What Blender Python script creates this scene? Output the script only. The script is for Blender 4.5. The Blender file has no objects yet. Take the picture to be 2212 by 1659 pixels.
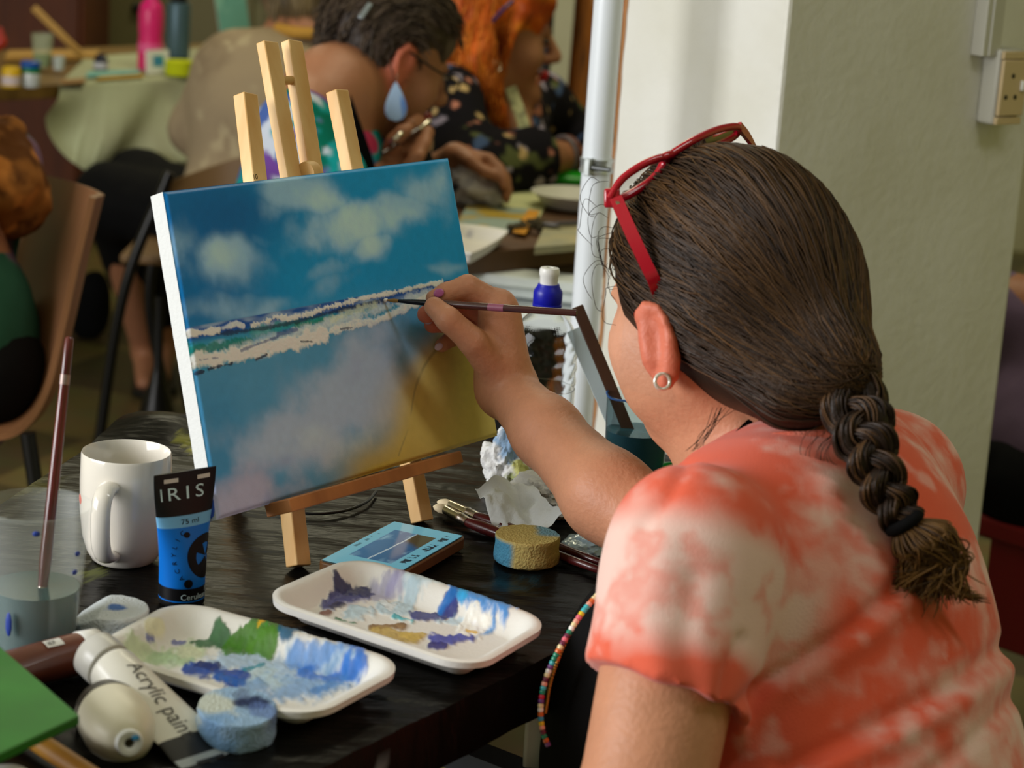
import bpy, bmesh, math, random
import numpy as np
from mathutils import Vector, Matrix
random.seed(7); RNG = np.random.default_rng(7)
SC = bpy.context.scene; COL = SC.collection
# ------------------------------------------------------------------ camera frame (used to measure the place)
FPX = 4800.0; PIT = math.radians(14.2); ROL = math.radians(3.8)
CAM = np.array([0, 0, 1.40]); TZ = 0.74
FW = np.array([0, math.cos(PIT), -math.sin(PIT)]); _U = np.array([0, math.sin(PIT), math.cos(PIT)]); _R = np.array([1.0, 0, 0])
RT = math.cos(ROL)*_R + math.sin(ROL)*_U; UP = -math.sin(ROL)*_R + math.cos(ROL)*_U
def ray(x, y): return FW + RT*(x-1106)/FPX + UP*(829.5-y)/FPX
def at(x, y, d): return CAM + ray(x, y)*d
def onz(x, y, z=TZ):
    q = ray(x, y); return CAM + q*((z-CAM[2])/q[2])
def nrm(v):
    v = np.asarray(v, float); return v/np.linalg.norm(v)
def S(r, g, b, gain=1.0):
    f = lambda c: (c/255/12.92 if c/255 <= .04045 else ((c/255+.055)/1.055)**2.4)
    return (f(r)*gain, f(g)*gain, f(b)*gain)
def SA(a):
    a = np.asarray(a, float)/255
    return np.where(a <= .04045, a/12.92, ((a+.055)/1.055)**2.4)
# ------------------------------------------------------------------ noise
_N = RNG.random((32, 32, 32)).astype(np.float32)
def vnoise(P):
    i = np.floor(P).astype(int); f = P-i; f = f*f*(3-2*f)
    o = 0
    for dx in (0, 1):
        for dy in (0, 1):
            for dz in (0, 1):
                w = (f[..., 0] if dx else 1-f[..., 0])*(f[..., 1] if dy else 1-f[..., 1])*(f[..., 2] if dz else 1-f[..., 2])
                o = o + w*_N[(i[..., 0]+dx) % 32, (i[..., 1]+dy) % 32, (i[..., 2]+dz) % 32]
    return o
def fbm(P, sc=1.0, octv=4, seed=0.0):
    P = np.asarray(P, float)
    if P.shape[-1] == 2: P = np.concatenate([P, np.zeros(P.shape[:-1]+(1,))], -1)
    P = P*sc + seed*3.71; a = 1.0; t = 0; s = 0
    for k in range(octv):
        s = s + a*vnoise(P); t += a; a *= .5; P = P*2.03+1.7
    return s/t
def sstep(a, b, x):
    t = np.clip((x-a)/(b-a), 0, 1); return t*t*(3-2*t)
# ------------------------------------------------------------------ materials
MATS = {}
def mat(name, col=(.8, .8, .8), rough=.5, metal=0.0, spec=.5, attr=False, trans=0.0, ior=1.45, coat=0.0, sss=0.0,
        col2=None, nscale=8.0, stretch=(1, 1, 1), lo=.35, hi=.65, bump=0.0, bscale=40.0, bstretch=None, sheen=0.0, alpha=1.0, emit=None, estr=0.0, gain=None, detail=4.0):
    if name in MATS: return MATS[name]
    m = bpy.data.materials.new(name); m.use_nodes = True; nt = m.node_tree; b = nt.nodes['Principled BSDF']
    L = nt.links.new; N = nt.nodes.new
    b.inputs['Roughness'].default_value = rough; b.inputs['Metallic'].default_value = metal
    b.inputs['Specular IOR Level'].default_value = spec; b.inputs['IOR'].default_value = ior
    b.inputs['Transmission Weight'].default_value = trans; b.inputs['Coat Weight'].default_value = coat
    b.inputs['Sheen Weight'].default_value = sheen; b.inputs['Alpha'].default_value = alpha
    if sss:
        b.inputs['Subsurface Weight'].default_value = sss; b.inputs['Subsurface Radius'].default_value = (.012, .005, .003); b.inputs['Subsurface Scale'].default_value = 1.0
    if emit:
        b.inputs['Emission Color'].default_value = (*emit, 1); b.inputs['Emission Strength'].default_value = estr
    b.inputs['Base Color'].default_value = (*col, 1)
    src = None
    if attr:
        a = N('ShaderNodeAttribute'); a.attribute_name = 'Col'; src = a.outputs['Color']
    if col2 is not None or bump:
        tc = N('ShaderNodeTexCoord')
    if col2 is not None:
        mp = N('ShaderNodeMapping'); mp.inputs['Scale'].default_value = stretch; L(tc.outputs['Object'], mp.inputs['Vector'])
        nz = N('ShaderNodeTexNoise'); nz.inputs['Scale'].default_value = nscale; nz.inputs['Detail'].default_value = detail; L(mp.outputs['Vector'], nz.inputs['Vector'])
        mr = N('ShaderNodeMapRange'); mr.inputs['From Min'].default_value = lo; mr.inputs['From Max'].default_value = hi; L(nz.outputs['Fac'], mr.inputs['Value'])
        mx = N('ShaderNodeMix'); mx.data_type = 'RGBA'; L(mr.outputs['Result'], mx.inputs['Factor'])
        if src is not None:
            mx.blend_type = 'MULTIPLY'; L(src, mx.inputs[6]); mx.inputs[7].default_value = (*col2, 1)
        else:
            mx.inputs[6].default_value = (*col, 1); mx.inputs[7].default_value = (*col2, 1)
        src = mx.outputs[2]
    if src is not None: L(src, b.inputs['Base Color'])
    if bump:
        mp2 = N('ShaderNodeMapping'); mp2.inputs['Scale'].default_value = bstretch or (1, 1, 1); L(tc.outputs['Object'], mp2.inputs['Vector'])
        n2 = N('ShaderNodeTexNoise'); n2.inputs['Scale'].default_value = bscale; n2.inputs['Detail'].default_value = 3; L(mp2.outputs['Vector'], n2.inputs['Vector'])
        bp = N('ShaderNodeBump'); bp.inputs['Strength'].default_value = bump; bp.inputs['Distance'].default_value = .01; L(n2.outputs['Fac'], bp.inputs['Height'])
        L(bp.outputs['Normal'], b.inputs['Normal'])
    MATS[name] = m; return m
# ------------------------------------------------------------------ objects
def thing(name, label, cat, loc, group=None):
    o = bpy.data.objects.new(name, None); COL.objects.link(o); o.empty_display_size = .05
    o.location = Vector(loc); o['label'] = label; o['category'] = cat
    if group: o['group'] = group
    return o
def tag(o, label, cat, group=None):
    o['label'] = label; o['category'] = cat
    if group: o['group'] = group
    return o
def mk(name, geo, m, parent=None, smooth=True, cols=None, bevel=0, label=None, kind=None, sub=0, autos=True):
    V, Fc = geo
    V = np.asarray(V, float)
    me = bpy.data.meshes.new(name)
    o = bpy.data.objects.new(name, me); COL.objects.link(o)
    if parent is None:
        c = (V.min(0)+V.max(0))/2; c[2] = V[:, 2].min(); o.location = Vector(c); V = V-c
    me.from_pydata(V.tolist(), [], [list(map(int, f)) for f in Fc])
    me.update()
    if cols is not None:
        ca = me.color_attributes.new('Col', 'FLOAT_COLOR', 'POINT')
        c4 = np.ones((len(V), 4), np.float32); c4[:, :3] = cols
        ca.data.foreach_set('color', c4.ravel())
    if m is not None: me.materials.append(m)
    if smooth:
        me.polygons.foreach_set('use_smooth', [True]*len(me.polygons))
        if autos: me.set_sharp_from_angle(angle=math.radians(48))
    if parent is not None:
        o.parent = parent
        p = parent; T = Vector((0, 0, 0))
        while p is not None:
            T = T+p.location; p = p.parent
        # world-space vertices: undo the parents' translation
        root = parent
        while root.parent is not None: root = root.parent
        o.matrix_parent_inverse = Matrix.Translation(-root.location)
        if parent.parent is not None: o.matrix_parent_inverse = Matrix.Identity(4)
    if bevel:
        b = o.modifiers.new('b', 'BEVEL'); b.width = bevel; b.segments = 2; b.limit_method = 'ANGLE'; b.angle_limit = math.radians(40)
    if sub:
        s = o.modifiers.new('s', 'SUBSURF'); s.levels = sub; s.render_levels = sub
    if label: o['label'] = label
    if kind: o['kind'] = kind
    return o
def dup(root, move=None, label=None, rot=None):
    r = root.copy(); COL.objects.link(r)
    if move is not None: r.location = Vector(move)
    if rot is not None: r.rotation_euler = rot
    if label: r['label'] = label
    for ch in list(root.children):
        c = ch.copy(); COL.objects.link(c); c.parent = r
        for g in list(ch.children):
            d = g.copy(); COL.objects.link(d); d.parent = c
    return r
# ------------------------------------------------------------------ geometry: everything returns (verts, faces)
def merge(*gs):
    V = []; Fc = []; n = 0
    for v, f in gs:
        v = np.asarray(v, float); V.append(v); Fc += [[i+n for i in q] for q in f]; n += len(v)
    return np.concatenate(V), Fc
def box(c, s, ax=None):
    c = np.asarray(c, float); h = np.asarray(s, float)/2
    A = np.eye(3) if ax is None else np.asarray(ax, float)
    V = [c+A[0]*h[0]*x+A[1]*h[1]*y+A[2]*h[2]*z for z in (-1, 1) for y in (-1, 1) for x in (-1, 1)]
    Fc = [(0, 2, 3, 1), (4, 5, 7, 6), (0, 1, 5, 4), (2, 6, 7, 3), (0, 4, 6, 2), (1, 3, 7, 5)]
    if np.linalg.det(A) < 0: Fc = [f[::-1] for f in Fc]
    return np.array(V), Fc
def beam(a, b, w, t, side):
    a = np.asarray(a, float); b = np.asarray(b, float); z = nrm(b-a); x = np.asarray(side, float); x = nrm(x-z*(x@z)); y = np.cross(z, x)
    return box((a+b)/2, (w, t, np.linalg.norm(b-a)), (x, y, z))
def frame_of(z, ref=None):
    z = nrm(z); r = np.array([0, 0, 1.0]) if ref is None else np.asarray(ref, float)
    if abs(z@nrm(r)) > .98: r = np.array([1.0, 0, 0])
    x = nrm(np.cross(r, z)); return x, np.cross(z, x), z
def catmull(P, n):
    P = np.asarray(P, float); Q = np.concatenate([[2*P[0]-P[1]], P, [2*P[-1]-P[-2]]]); t = np.linspace(0, len(P)-1-1e-9, n)
    i = t.astype(int); u = (t-i)[:, None]; a, b, c, d = Q[i], Q[i+1], Q[i+2], Q[i+3]
    return .5*((2*b)+(-a+c)*u+(2*a-5*b+4*c-d)*u*u+(-a+3*b-3*c+d)*u**3)
def tube(P, R, n=10, caps=True, flat=1.0, ref=None):
    P = np.asarray(P, float); m = len(P); R = np.broadcast_to(np.asarray(R, float), (m,))
    T = np.gradient(P, axis=0); T /= np.linalg.norm(T, axis=1)[:, None]+1e-12
    x, y, _ = frame_of(T[0], ref); V = []; a = np.linspace(0, 2*np.pi, n, endpoint=False)
    for k in range(m):
        x = x-T[k]*(x@T[k]); x = nrm(x); y = np.cross(T[k], x)
        V.append(P[k]+R[k]*(np.cos(a)[:, None]*x+flat*np.sin(a)[:, None]*y))
    V = np.concatenate(V); Fc = []
    for k in range(m-1):
        for j in range(n):
            q = (j+1) % n; Fc.append((k*n+j, k*n+q, (k+1)*n+q, (k+1)*n+j))
    if caps: Fc += [tuple(range(n))[::-1], tuple(range((m-1)*n, m*n))]
    return V, Fc
def ring(P, R, n=8):
    P = np.asarray(P, float); m = len(P); T = np.roll(P, -1, 0)-np.roll(P, 1, 0); T /= np.linalg.norm(T, axis=1)[:, None]
    nm = nrm(np.cross(P[m//3]-P[0], P[2*m//3]-P[0])); a = np.linspace(0, 2*np.pi, n, endpoint=False); V = []
    for k in range(m):
        x = nrm(np.cross(nm, T[k])); V.append(P[k]+R*(np.cos(a)[:, None]*x+np.sin(a)[:, None]*nm))
    Fc = [(k*n+j, k*n+(j+1) % n, ((k+1) % m)*n+(j+1) % n, ((k+1) % m)*n+j) for k in range(m) for j in range(n)]
    return np.concatenate(V), Fc
def lathe(prof, base, axis=(0, 0, 1), n=40, ref=None, sx=1.0):
    x, y, z = frame_of(axis, ref); base = np.asarray(base, float); a = np.linspace(0, 2*np.pi, n, endpoint=False); V = []
    for r, h in prof: V.append(base+z*h+r*(np.cos(a)[:, None]*x*sx+np.sin(a)[:, None]*y))
    V = np.concatenate(V); m = len(prof); Fc = []
    for k in range(m-1):
        for j in range(n):
            q = (j+1) % n; Fc.append((k*n+j, k*n+q, (k+1)*n+q, (k+1)*n+j))
    if prof[0][0] > 1e-6: Fc.append(tuple(range(n))[::-1])
    if prof[-1][0] > 1e-6: Fc.append(tuple(range((m-1)*n, m*n)))
    return V, Fc
def grid(fn, nu, nv):
    u, v = np.meshgrid(np.linspace(0, 1, nu), np.linspace(0, 1, nv)); V = fn(u.ravel(), v.ravel())
    Fc = [(j*nu+i, j*nu+i+1, (j+1)*nu+i+1, (j+1)*nu+i) for j in range(nv-1) for i in range(nu-1)]
    return V, Fc
def prism(poly, ext):
    poly = np.asarray(poly, float); n = len(poly); V = np.concatenate([poly, poly+np.asarray(ext, float)])
    return V, [tuple(range(n))[::-1], tuple(range(n, 2*n))]+[(i, (i+1) % n, n+(i+1) % n, n+i) for i in range(n)]
def ball(c, r, n=12, ax=None):
    r = np.broadcast_to(np.asarray(r, float), (3,)); A = np.eye(3) if ax is None else np.asarray(ax, float); V = []; m = max(6, n//2+1)
    for t in np.linspace(0, np.pi, m):
        for a in np.linspace(0, 2*np.pi, n, endpoint=False):
            V.append(np.array([math.sin(t)*math.cos(a), math.sin(t)*math.sin(a), -math.cos(t)])*r)
    V = np.array(V)@A+np.asarray(c, float)
    return V, [(k*n+j, k*n+(j+1) % n, (k+1)*n+(j+1) % n, (k+1)*n+j) for k in range(m-1) for j in range(n)]
def shell(V, Fc, nu, nv, off):
    """close a grid (nu x nv) into a sheet of real thickness with a second layer at V+off"""
    n = len(V); W = np.concatenate([V, V+off]); F2 = [f[::-1] for f in Fc]+[tuple(i+n for i in f) for f in Fc]
    b = [i for i in range(nu)]+[j*nu+nu-1 for j in range(1, nv)]+[(nv-1)*nu+i for i in range(nu-2, -1, -1)]+[j*nu for j in range(nv-2, 0, -1)]
    F2 += [(b[i], b[(i+1) % len(b)], b[(i+1) % len(b)]+n, b[i]+n) for i in range(len(b))]
    return W, F2
def text_geo(s, size, origin, xdir, ydir, ext=.0, spacing=1.0, warp=None, center=False):
    cu = bpy.data.curves.new('t', 'FONT'); cu.body = s; cu.size = size; cu.space_character = spacing; cu.resolution_u = 3
    if center: cu.align_x = 'CENTER'
    o = bpy.data.objects.new('t', cu); COL.objects.link(o); bpy.context.view_layer.update()
    me = bpy.data.meshes.new_from_object(o.evaluated_get(bpy.context.evaluated_depsgraph_get()))
    bm = bmesh.new(); bm.from_mesh(me); bmesh.ops.triangulate(bm, faces=bm.faces)
    bmesh.ops.subdivide_edges(bm, edges=[e for e in bm.edges if e.calc_length() > size*.25], cuts=2)
    bmesh.ops.triangulate(bm, faces=bm.faces)
    P = np.array([v.co[:2] for v in bm.verts]).reshape(-1, 2); bm.verts.index_update(); Fc = [[v.index for v in f.verts] for f in bm.faces]; bm.free()
    bpy.data.objects.remove(o); bpy.data.curves.remove(cu); bpy.data.meshes.remove(me)
    if warp: return warp(P), Fc
    return np.asarray(origin)+P[:, :1]*np.asarray(xdir)+P[:, 1:]*np.asarray(ydir), Fc
# ------------------------------------------------------------------ painted strokes on a surface: points in 2-D
def polydist(P, L):
    L = np.asarray(L, float); D = np.full(len(P), 1e9)
    if len(L) == 1: return np.linalg.norm(P-L[0], axis=1)
    for a, b in zip(L[:-1], L[1:]):
        e = b-a; h = np.clip(((P-a)@e)/(e@e+1e-12), 0, 1); D = np.minimum(D, np.linalg.norm(P-a-h[:, None]*e, axis=1))
    return D
def strokes(P, base, L, nsc=60.0, k0=0):
    """L: (polyline, width, srgb, alpha, softness, ragged)"""
    C = np.array(base, float); thick = np.zeros(len(P))
    for k, (pl, w, c, al, so, rg) in enumerate(L):
        n = fbm(P, nsc, 3, k+k0+1)-.5; n2 = fbm(P, nsc*4, 2, k+k0+31)-.5
        d = polydist(P, pl)+w*rg*(2.2*n+1.2*n2); a = al*(1-sstep(w*(1-so), w*(1+so*.3)+1e-6, d))
        c = SA(c)*(1+.5*(n2[:, None])); C = C*(1-a[:, None])+np.clip(c, 0, 1)*a[:, None]; thick = np.maximum(thick*(1-a), a*(.4+fbm(P, nsc*5, 2, k+9)))
    return C, thick
# ------------------------------------------------------------------ implicit bodies: smooth unions meshed by surface nets
class Blob:
    def __init__(s): s.p = []
    def cap(s, a, b, ra, rb=None, k=.01, col=None, op=1, cut=None, pl=None):
        a = np.asarray(a, float); b = np.asarray(b, float); rb = ra if rb is None else rb
        r = max(ra, rb); s.p.append(dict(t='c', a=a, b=b, ra=ra, rb=rb, k=k, col=col, op=op, cut=cut, pl=pl, lo=np.minimum(a, b)-r, hi=np.maximum(a, b)+r)); return s
    def chain(s, P, R, k=.008, col=None):
        for i in range(len(P)-1): s.cap(P[i], P[i+1], R[i], R[i+1], k, col)
        return s
    def ell(s, c, r, ax=None, k=.01, col=None, op=1):
        c = np.asarray(c, float); A = np.eye(3) if ax is None else np.asarray(ax, float); r = np.asarray(r, float)
        e = np.sqrt(((A*r[:, None])**2).sum(0)); s.p.append(dict(t='e', c=c, A=A, r=r, k=k, col=col, op=op, lo=c-e, hi=c+e)); return s
    def half(s, c, n, k=.004):
        s.p.append(dict(t='h', c=np.asarray(c, float), n=nrm(n), k=k, col=None, op=-1)); return s
    @staticmethod
    def dist(q, X):
        if q['t'] == 'c':
            ba = q['b']-q['a']; pa = X-q['a']; h = np.clip(pa@ba/(ba@ba+1e-12), 0, 1)
            d = np.sqrt(((pa-h[..., None]*ba)**2).sum(-1))-(q['ra']+(q['rb']-q['ra'])*h)
            if q.get('pl') is not None: d = np.maximum(d, (X-q['pl'][0])@q['pl'][1])
            if q.get('cut') is not None:
                L = np.linalg.norm(ba); d = np.maximum(d, pa@ba/L-L*q['cut'])
            return d
        if q['t'] == 'e':
            y = (X-q['c'])@q['A'].T; k0 = np.sqrt(((y/q['r'])**2).sum(-1)); k1 = np.sqrt(((y/q['r']**2)**2).sum(-1))+1e-9
            return k0*(k0-1)/k1
        return -((X-q['c'])@q['n'])
    def mesh(s, h, lo=None, hi=None, smooth=2, base=(.8, .5, .4), nz=0.0, nsc=20, fold=None):
        un = [q for q in s.p if q['op'] > 0]
        lo = np.min([q['lo'] for q in un], 0)-3*h if lo is None else np.asarray(lo, float); hi = np.max([q['hi'] for q in un], 0)+3*h if hi is None else np.asarray(hi, float)
        n = np.ceil((hi-lo)/h).astype(int)+1; G = np.full(tuple(n), 1.0, np.float32); axs = [lo[i]+h*np.arange(n[i]) for i in range(3)]
        for q in s.p:
            if q['t'] == 'h': i0 = np.zeros(3, int); i1 = n
            else:
                m = q['k']+3*h; i0 = np.clip(np.floor((q['lo']-m-lo)/h).astype(int), 0, n); i1 = np.clip(np.ceil((q['hi']+m-lo)/h).astype(int)+1, 0, n)
            if (i1 <= i0).any(): continue
            sl = tuple(slice(a, b) for a, b in zip(i0, i1)); X = np.stack(np.meshgrid(*[axs[i][i0[i]:i1[i]] for i in range(3)], indexing='ij'), -1)
            d = Blob.dist(q, X); k = q['k']; g = G[sl]
            if q['op'] > 0:
                e = np.clip(k-np.abs(g-d), 0, None)/max(k, 1e-6); G[sl] = np.minimum(g, d)-e*e*k*.25
            else:
                e = np.clip(k-np.abs(g+d), 0, None)/max(k, 1e-6); G[sl] = np.maximum(g, -d)+e*e*k*.25
        G[0] = G[-1] = 1; G[:, 0] = G[:, -1] = 1; G[:, :, 0] = G[:, :, -1] = 1
        ins = G < 0; c = np.zeros(tuple(n-1), np.int8)
        for a in (0, 1):
            for b in (0, 1):
                for d in (0, 1): c += ins[a:n[0]-1+a, b:n[1]-1+b, d:n[2]-1+d]
        act = np.argwhere((c > 0) & (c < 8)); idx = np.full(tuple(n-1), -1, np.int32); idx[tuple(act.T)] = np.arange(len(act))
        off = np.array([[a, b, d] for a in (0, 1) for b in (0, 1) for d in (0, 1)]); val = np.stack([G[tuple((act+o).T)] for o in off], 1)
        acc = np.zeros((len(act), 3)); cnt = np.zeros(len(act))
        for i in range(8):
            for j in range(i+1, 8):
                if np.abs(off[i]-off[j]).sum() != 1: continue
                va, vb = val[:, i], val[:, j]; m = (va < 0) != (vb < 0); t = np.where(m, va/np.where(m, va-vb, 1), 0)
                acc += m[:, None]*(off[i]+t[:, None]*(off[j]-off[i])); cnt += m
        V = lo+h*(act+acc/cnt[:, None]); Q = []
        for ax in range(3):
            o1, o2 = [(1, 2), (2, 0), (0, 1)][ax]; sl0 = [slice(None)]*3; sl1 = [slice(None)]*3; sl0[ax] = slice(0, -1); sl1[ax] = slice(1, None)
            A = ins[tuple(sl0)]; B = ins[tuple(sl1)]; E = np.argwhere(A != B); E = E[(E[:, o1] > 0) & (E[:, o2] > 0) & (E[:, o1] < n[o1]-1) & (E[:, o2] < n[o2]-1)]
            e1 = np.zeros(3, int); e1[o1] = 1; e2 = np.zeros(3, int); e2[o2] = 1
            q = np.stack([idx[tuple((E-e1-e2).T)], idx[tuple((E-e2).T)], idx[tuple(E.T)], idx[tuple((E-e1).T)]], 1)
            fl = ~A[tuple(E.T)]; q[fl] = q[fl][:, ::-1]; Q.append(q)
        Q = np.concatenate(Q); Q = Q[(Q >= 0).all(1)]
        ed = np.concatenate([Q[:, [0, 1]], Q[:, [1, 2]], Q[:, [2, 3]], Q[:, [3, 0]]])
        for _ in range(smooth):
            deg = np.bincount(ed[:, 0], minlength=len(V))+1e-9
            av = np.stack([np.bincount(ed[:, 0], weights=V[ed[:, 1], i], minlength=len(V)) for i in range(3)], 1)/deg[:, None]; V = V*.4+av*.6
        if fold is not None or nz:
            fn = np.cross(V[Q[:, 1]]-V[Q[:, 0]], V[Q[:, 3]]-V[Q[:, 0]]); vn = np.zeros_like(V)
            for i in range(4): np.add.at(vn, Q[:, i], fn)
            vn /= np.linalg.norm(vn, axis=1)[:, None]+1e-12
            dd = np.zeros(len(V))
            if nz: dd = dd+nz*(fbm(V, nsc, 3, 5)-.5)
            if fold is not None: dd = dd+fold(V)
            V = V+vn*dd[:, None]
        W = np.zeros(len(V)); C = np.zeros((len(V), 3))
        for q in un:
            d = Blob.dist(q, V); w = np.exp(-np.clip(d, -.02, .1)/.0035); c_ = np.asarray(base if q['col'] is None else q['col']); C += w[:, None]*c_; W += w
        return (V, Q.tolist()), C/W[:, None]
# ================================================================== camera, light
cd = bpy.data.cameras.new('camera'); co = bpy.data.objects.new('camera', cd); COL.objects.link(co); SC.camera = co
cd.sensor_width = 36; cd.lens = 36*FPX/2212; cd.clip_start = .05; cd.clip_end = 60
M = Matrix.Identity(4)
for i in range(3): M[i][0], M[i][1], M[i][2], M[i][3] = RT[i], UP[i], -FW[i], CAM[i]
co.matrix_world = M
cd.dof.use_dof = True; cd.dof.focus_distance = 2.08; cd.dof.aperture_fstop = 7.0
vs = SC.view_settings; vs.view_transform = 'Standard'; vs.look = 'None'; vs.gamma = 1; vs.use_curve_mapping = False; vs.exposure = -0.38
w = bpy.data.worlds.new('world'); SC.world = w; w.use_nodes = True
w.node_tree.nodes['Background'].inputs[0].default_value = (.75, .85, 1, 1); w.node_tree.nodes['Background'].inputs[1].default_value = .6
def area(name, loc, tgt, sx, sy, watts, col):
    l = bpy.data.lights.new(name, 'AREA'); l.shape = 'RECTANGLE'; l.size = sx; l.size_y = sy; l.energy = watts; l.color = col
    o = bpy.data.objects.new(name, l); COL.objects.link(o); o.location = Vector(loc)
    o.rotation_euler = (Vector(tgt)-Vector(loc)).to_track_quat('-Z', 'Y').to_euler(); return o
area('window_daylight', (-2.98, .75, 1.65), (0.3, 2.2, 1.0), 2.2, 1.5, 168, (.99, .99, 1.0))
for k, (x, y, e) in enumerate([(1.2, 1.4, 13), (.25, 4.1, 24), (-.9, 6.4, 34)]):
    area('ceiling_fill', (x, y, 2.86), (x, y, 0), 1.3, .3, e, (1.0, .99, .96) if k == 0 else (1.0, .93, .66))  # unseen fill lights added overhead to brighten canvas, women's table and back wall
# ================================================================== the room
ROOM = (-3.05, 3.0, -2.4, 8.0, 2.9)
x0, x1, y0, y1, zt = ROOM
mwall = mat('wall_paint', S(214, 211, 184), .75, col2=S(200, 197, 166), nscale=3, bump=.05, bscale=90)
mk('floor', box(((x0+x1)/2, (y0+y1)/2, -.05), (x1-x0+.4, y1-y0+.4, .1)), None, kind='structure', smooth=False)
mk('ceiling', box(((x0+x1)/2, (y0+y1)/2, zt+.05), (x1-x0+.4, y1-y0+.4, .1)), mwall, kind='structure', smooth=False)
mk('wall_back', box(((x0+x1)/2, y1+.05, zt/2), (x1-x0+.4, .1, zt)), mwall, kind='structure', smooth=False)
mk('wall_front', box(((x0+x1)/2, y0-.05, zt/2), (x1-x0+.4, .1, zt)), mwall, kind='structure', smooth=False)
mk('wall_right', box((x1+.05, (y0+y1)/2, zt/2), (.1, y1-y0, zt)), mat('wall_olive', S(186, 186, 112), .75), kind='structure', smooth=False)
wy0, wy1, wz0, wz1 = -.5, 2.0, .85, 2.45
mk('wall_left', merge(box((x0-.05, (y0+wy0)/2, zt/2), (.1, wy0-y0, zt)), box((x0-.05, (y1+wy1)/2, zt/2), (.1, y1-wy1, zt)),
   box((x0-.05, (wy0+wy1)/2, wz0/2), (.1, wy1-wy0, wz0)), box((x0-.05, (wy0+wy1)/2, (zt+wz1)/2), (.1, wy1-wy0, zt-wz1))), mwall, kind='structure', smooth=False)
mwh = mat('white_gloss', S(232, 232, 228), .35)
g = [box((x0-.05, wy0+.03, (wz0+wz1)/2), (.06, .06, wz1-wz0)), box((x0-.05, wy1-.03, (wz0+wz1)/2), (.06, .06, wz1-wz0)), box((x0-.05, (wy0+wy1)/2, wz0+.03), (.06, wy1-wy0, .06)),
     box((x0-.05, (wy0+wy1)/2, wz1-.03), (.06, wy1-wy0, .06)), box((x0-.05, (wy0+wy1)/2, (wz0+wz1)/2), (.05, .05, wz1-wz0))]
mk('window_1', merge(*g), mwh, kind='structure', smooth=False)
# floor: dark tiles with yellowish wax shine
fm = bpy.data.materials.new('floor_tiles'); fm.use_nodes = True; nt = fm.node_tree; bs = nt.nodes['Principled BSDF']
tc = nt.nodes.new('ShaderNodeTexCoord'); mp = nt.nodes.new('ShaderNodeMapping'); mp.inputs['Rotation'].default_value = (0, 0, .35); nt.links.new(tc.outputs['Object'], mp.inputs['Vector'])
ck = nt.nodes.new('ShaderNodeTexChecker'); ck.inputs['Scale'].default_value = 2.6; ck.inputs['Color1'].default_value = (*S(120, 108, 62), 1); ck.inputs['Color2'].default_value = (*S(84, 74, 44), 1); nt.links.new(mp.outputs['Vector'], ck.inputs['Vector'])
nz = nt.nodes.new('ShaderNodeTexNoise'); nz.inputs['Scale'].default_value = 9; nt.links.new(tc.outputs['Object'], nz.inputs['Vector'])
mx = nt.nodes.new('ShaderNodeMix'); mx.data_type = 'RGBA'; mx.blend_type = 'MULTIPLY'; mx.inputs[0].default_value = .5
nt.links.new(ck.outputs['Color'], mx.inputs[6]); nt.links.new(nz.outputs['Color'], mx.inputs[7]); nt.links.new(mx.outputs[2], bs.inputs['Base Color']); bs.inputs['Roughness'].default_value = .35
bpy.data.objects['floor'].data.materials.append(fm)
# the square pillar
E0 = at(1690, 160, 2.75); nL = np.array([-.8, -.6, 0]); nR = np.array([.6, -.8, 0]); aL = np.array([-.6, .8, 0]); aR = np.array([.8, .6, 0]); Z = np.array([0, 0, 1.0])
wL, wR = .3195, .47
mpil = mat('pillar_paint', S(228, 227, 220), .5, col2=S(218, 216, 204), nscale=5, bump=.12, bscale=60)
e2 = np.array([E0[0], E0[1], 0])
pc = e2+aL*wL/2+aR*wR/2; pc[2] = zt/2
mk('wall_pillar', box(pc, (wL, wR, zt), (aL, aR, Z)), mpil, kind='structure', smooth=False, bevel=.006)
# chipped bare strip along the pillar's far edge
zz = np.linspace(.5, 2.0, 120); wv = .003+.010*np.clip(fbm(np.stack([zz*9, zz*0], 1), 1, 4, 2)-.42, 0, 1)*3
cs = e2+aL*(wL-.0015)+nL*.0012
V = []
for z_, w_ in zip(zz, wv): V += [cs+Z*z_, cs+Z*z_-aL*w_]
Fq = [(2*i, 2*i+1, 2*i+3, 2*i+2) for i in range(len(zz)-1)]
mk('trim_1', (np.array(V), Fq), mat('bare_plaster', S(168, 118, 74), .9), kind='structure', smooth=False)
# white down pipe with its clamp
pp = at(1300, 200, 2.80); pp[2] = 0; pr = .0185
t = thing('drain_pipe', 'white plastic pipe running up the edge of the pillar, with a metal clamp', 'pipe', pp)
mpipe = mat('pipe_white', S(226, 232, 238), .3, coat=.3)
mk('pipe', lathe([(pr, 0.0), (pr, zt)], pp, n=40), mpipe, t)
zc = at(1282, 362, 2.80)[2]; msteel = mat('zinc_steel', S(206, 212, 212), .3, .65, col2=S(160, 166, 166), nscale=40)
mk('clamp', lathe([(pr+.0002, zc-.009), (pr+.003, zc-.009), (pr+.003, zc-.005), (pr+.0022, zc-.004), (pr+.0022, zc+.004), (pr+.003, zc+.005), (pr+.003, zc+.009), (pr+.0002, zc+.009)], pp, n=40), msteel, t)
cl = bpy.data.objects['clamp']
tb = nrm(np.array([-.45, -.9, 0]))
ctr = pp+tb*(pr+.005)+Z*zc
mk('clamp_lug', box(ctr, (.008, .012, .022), (np.cross(Z, tb), tb, Z)), msteel, cl, bevel=.001)
mk('screw', tube([ctr+np.cross(tb, Z)*-.004, ctr-np.cross(tb, Z)*.03], .0028, 10), mat('dark_steel', S(90, 92, 92), .35, 1.0), cl)
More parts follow.
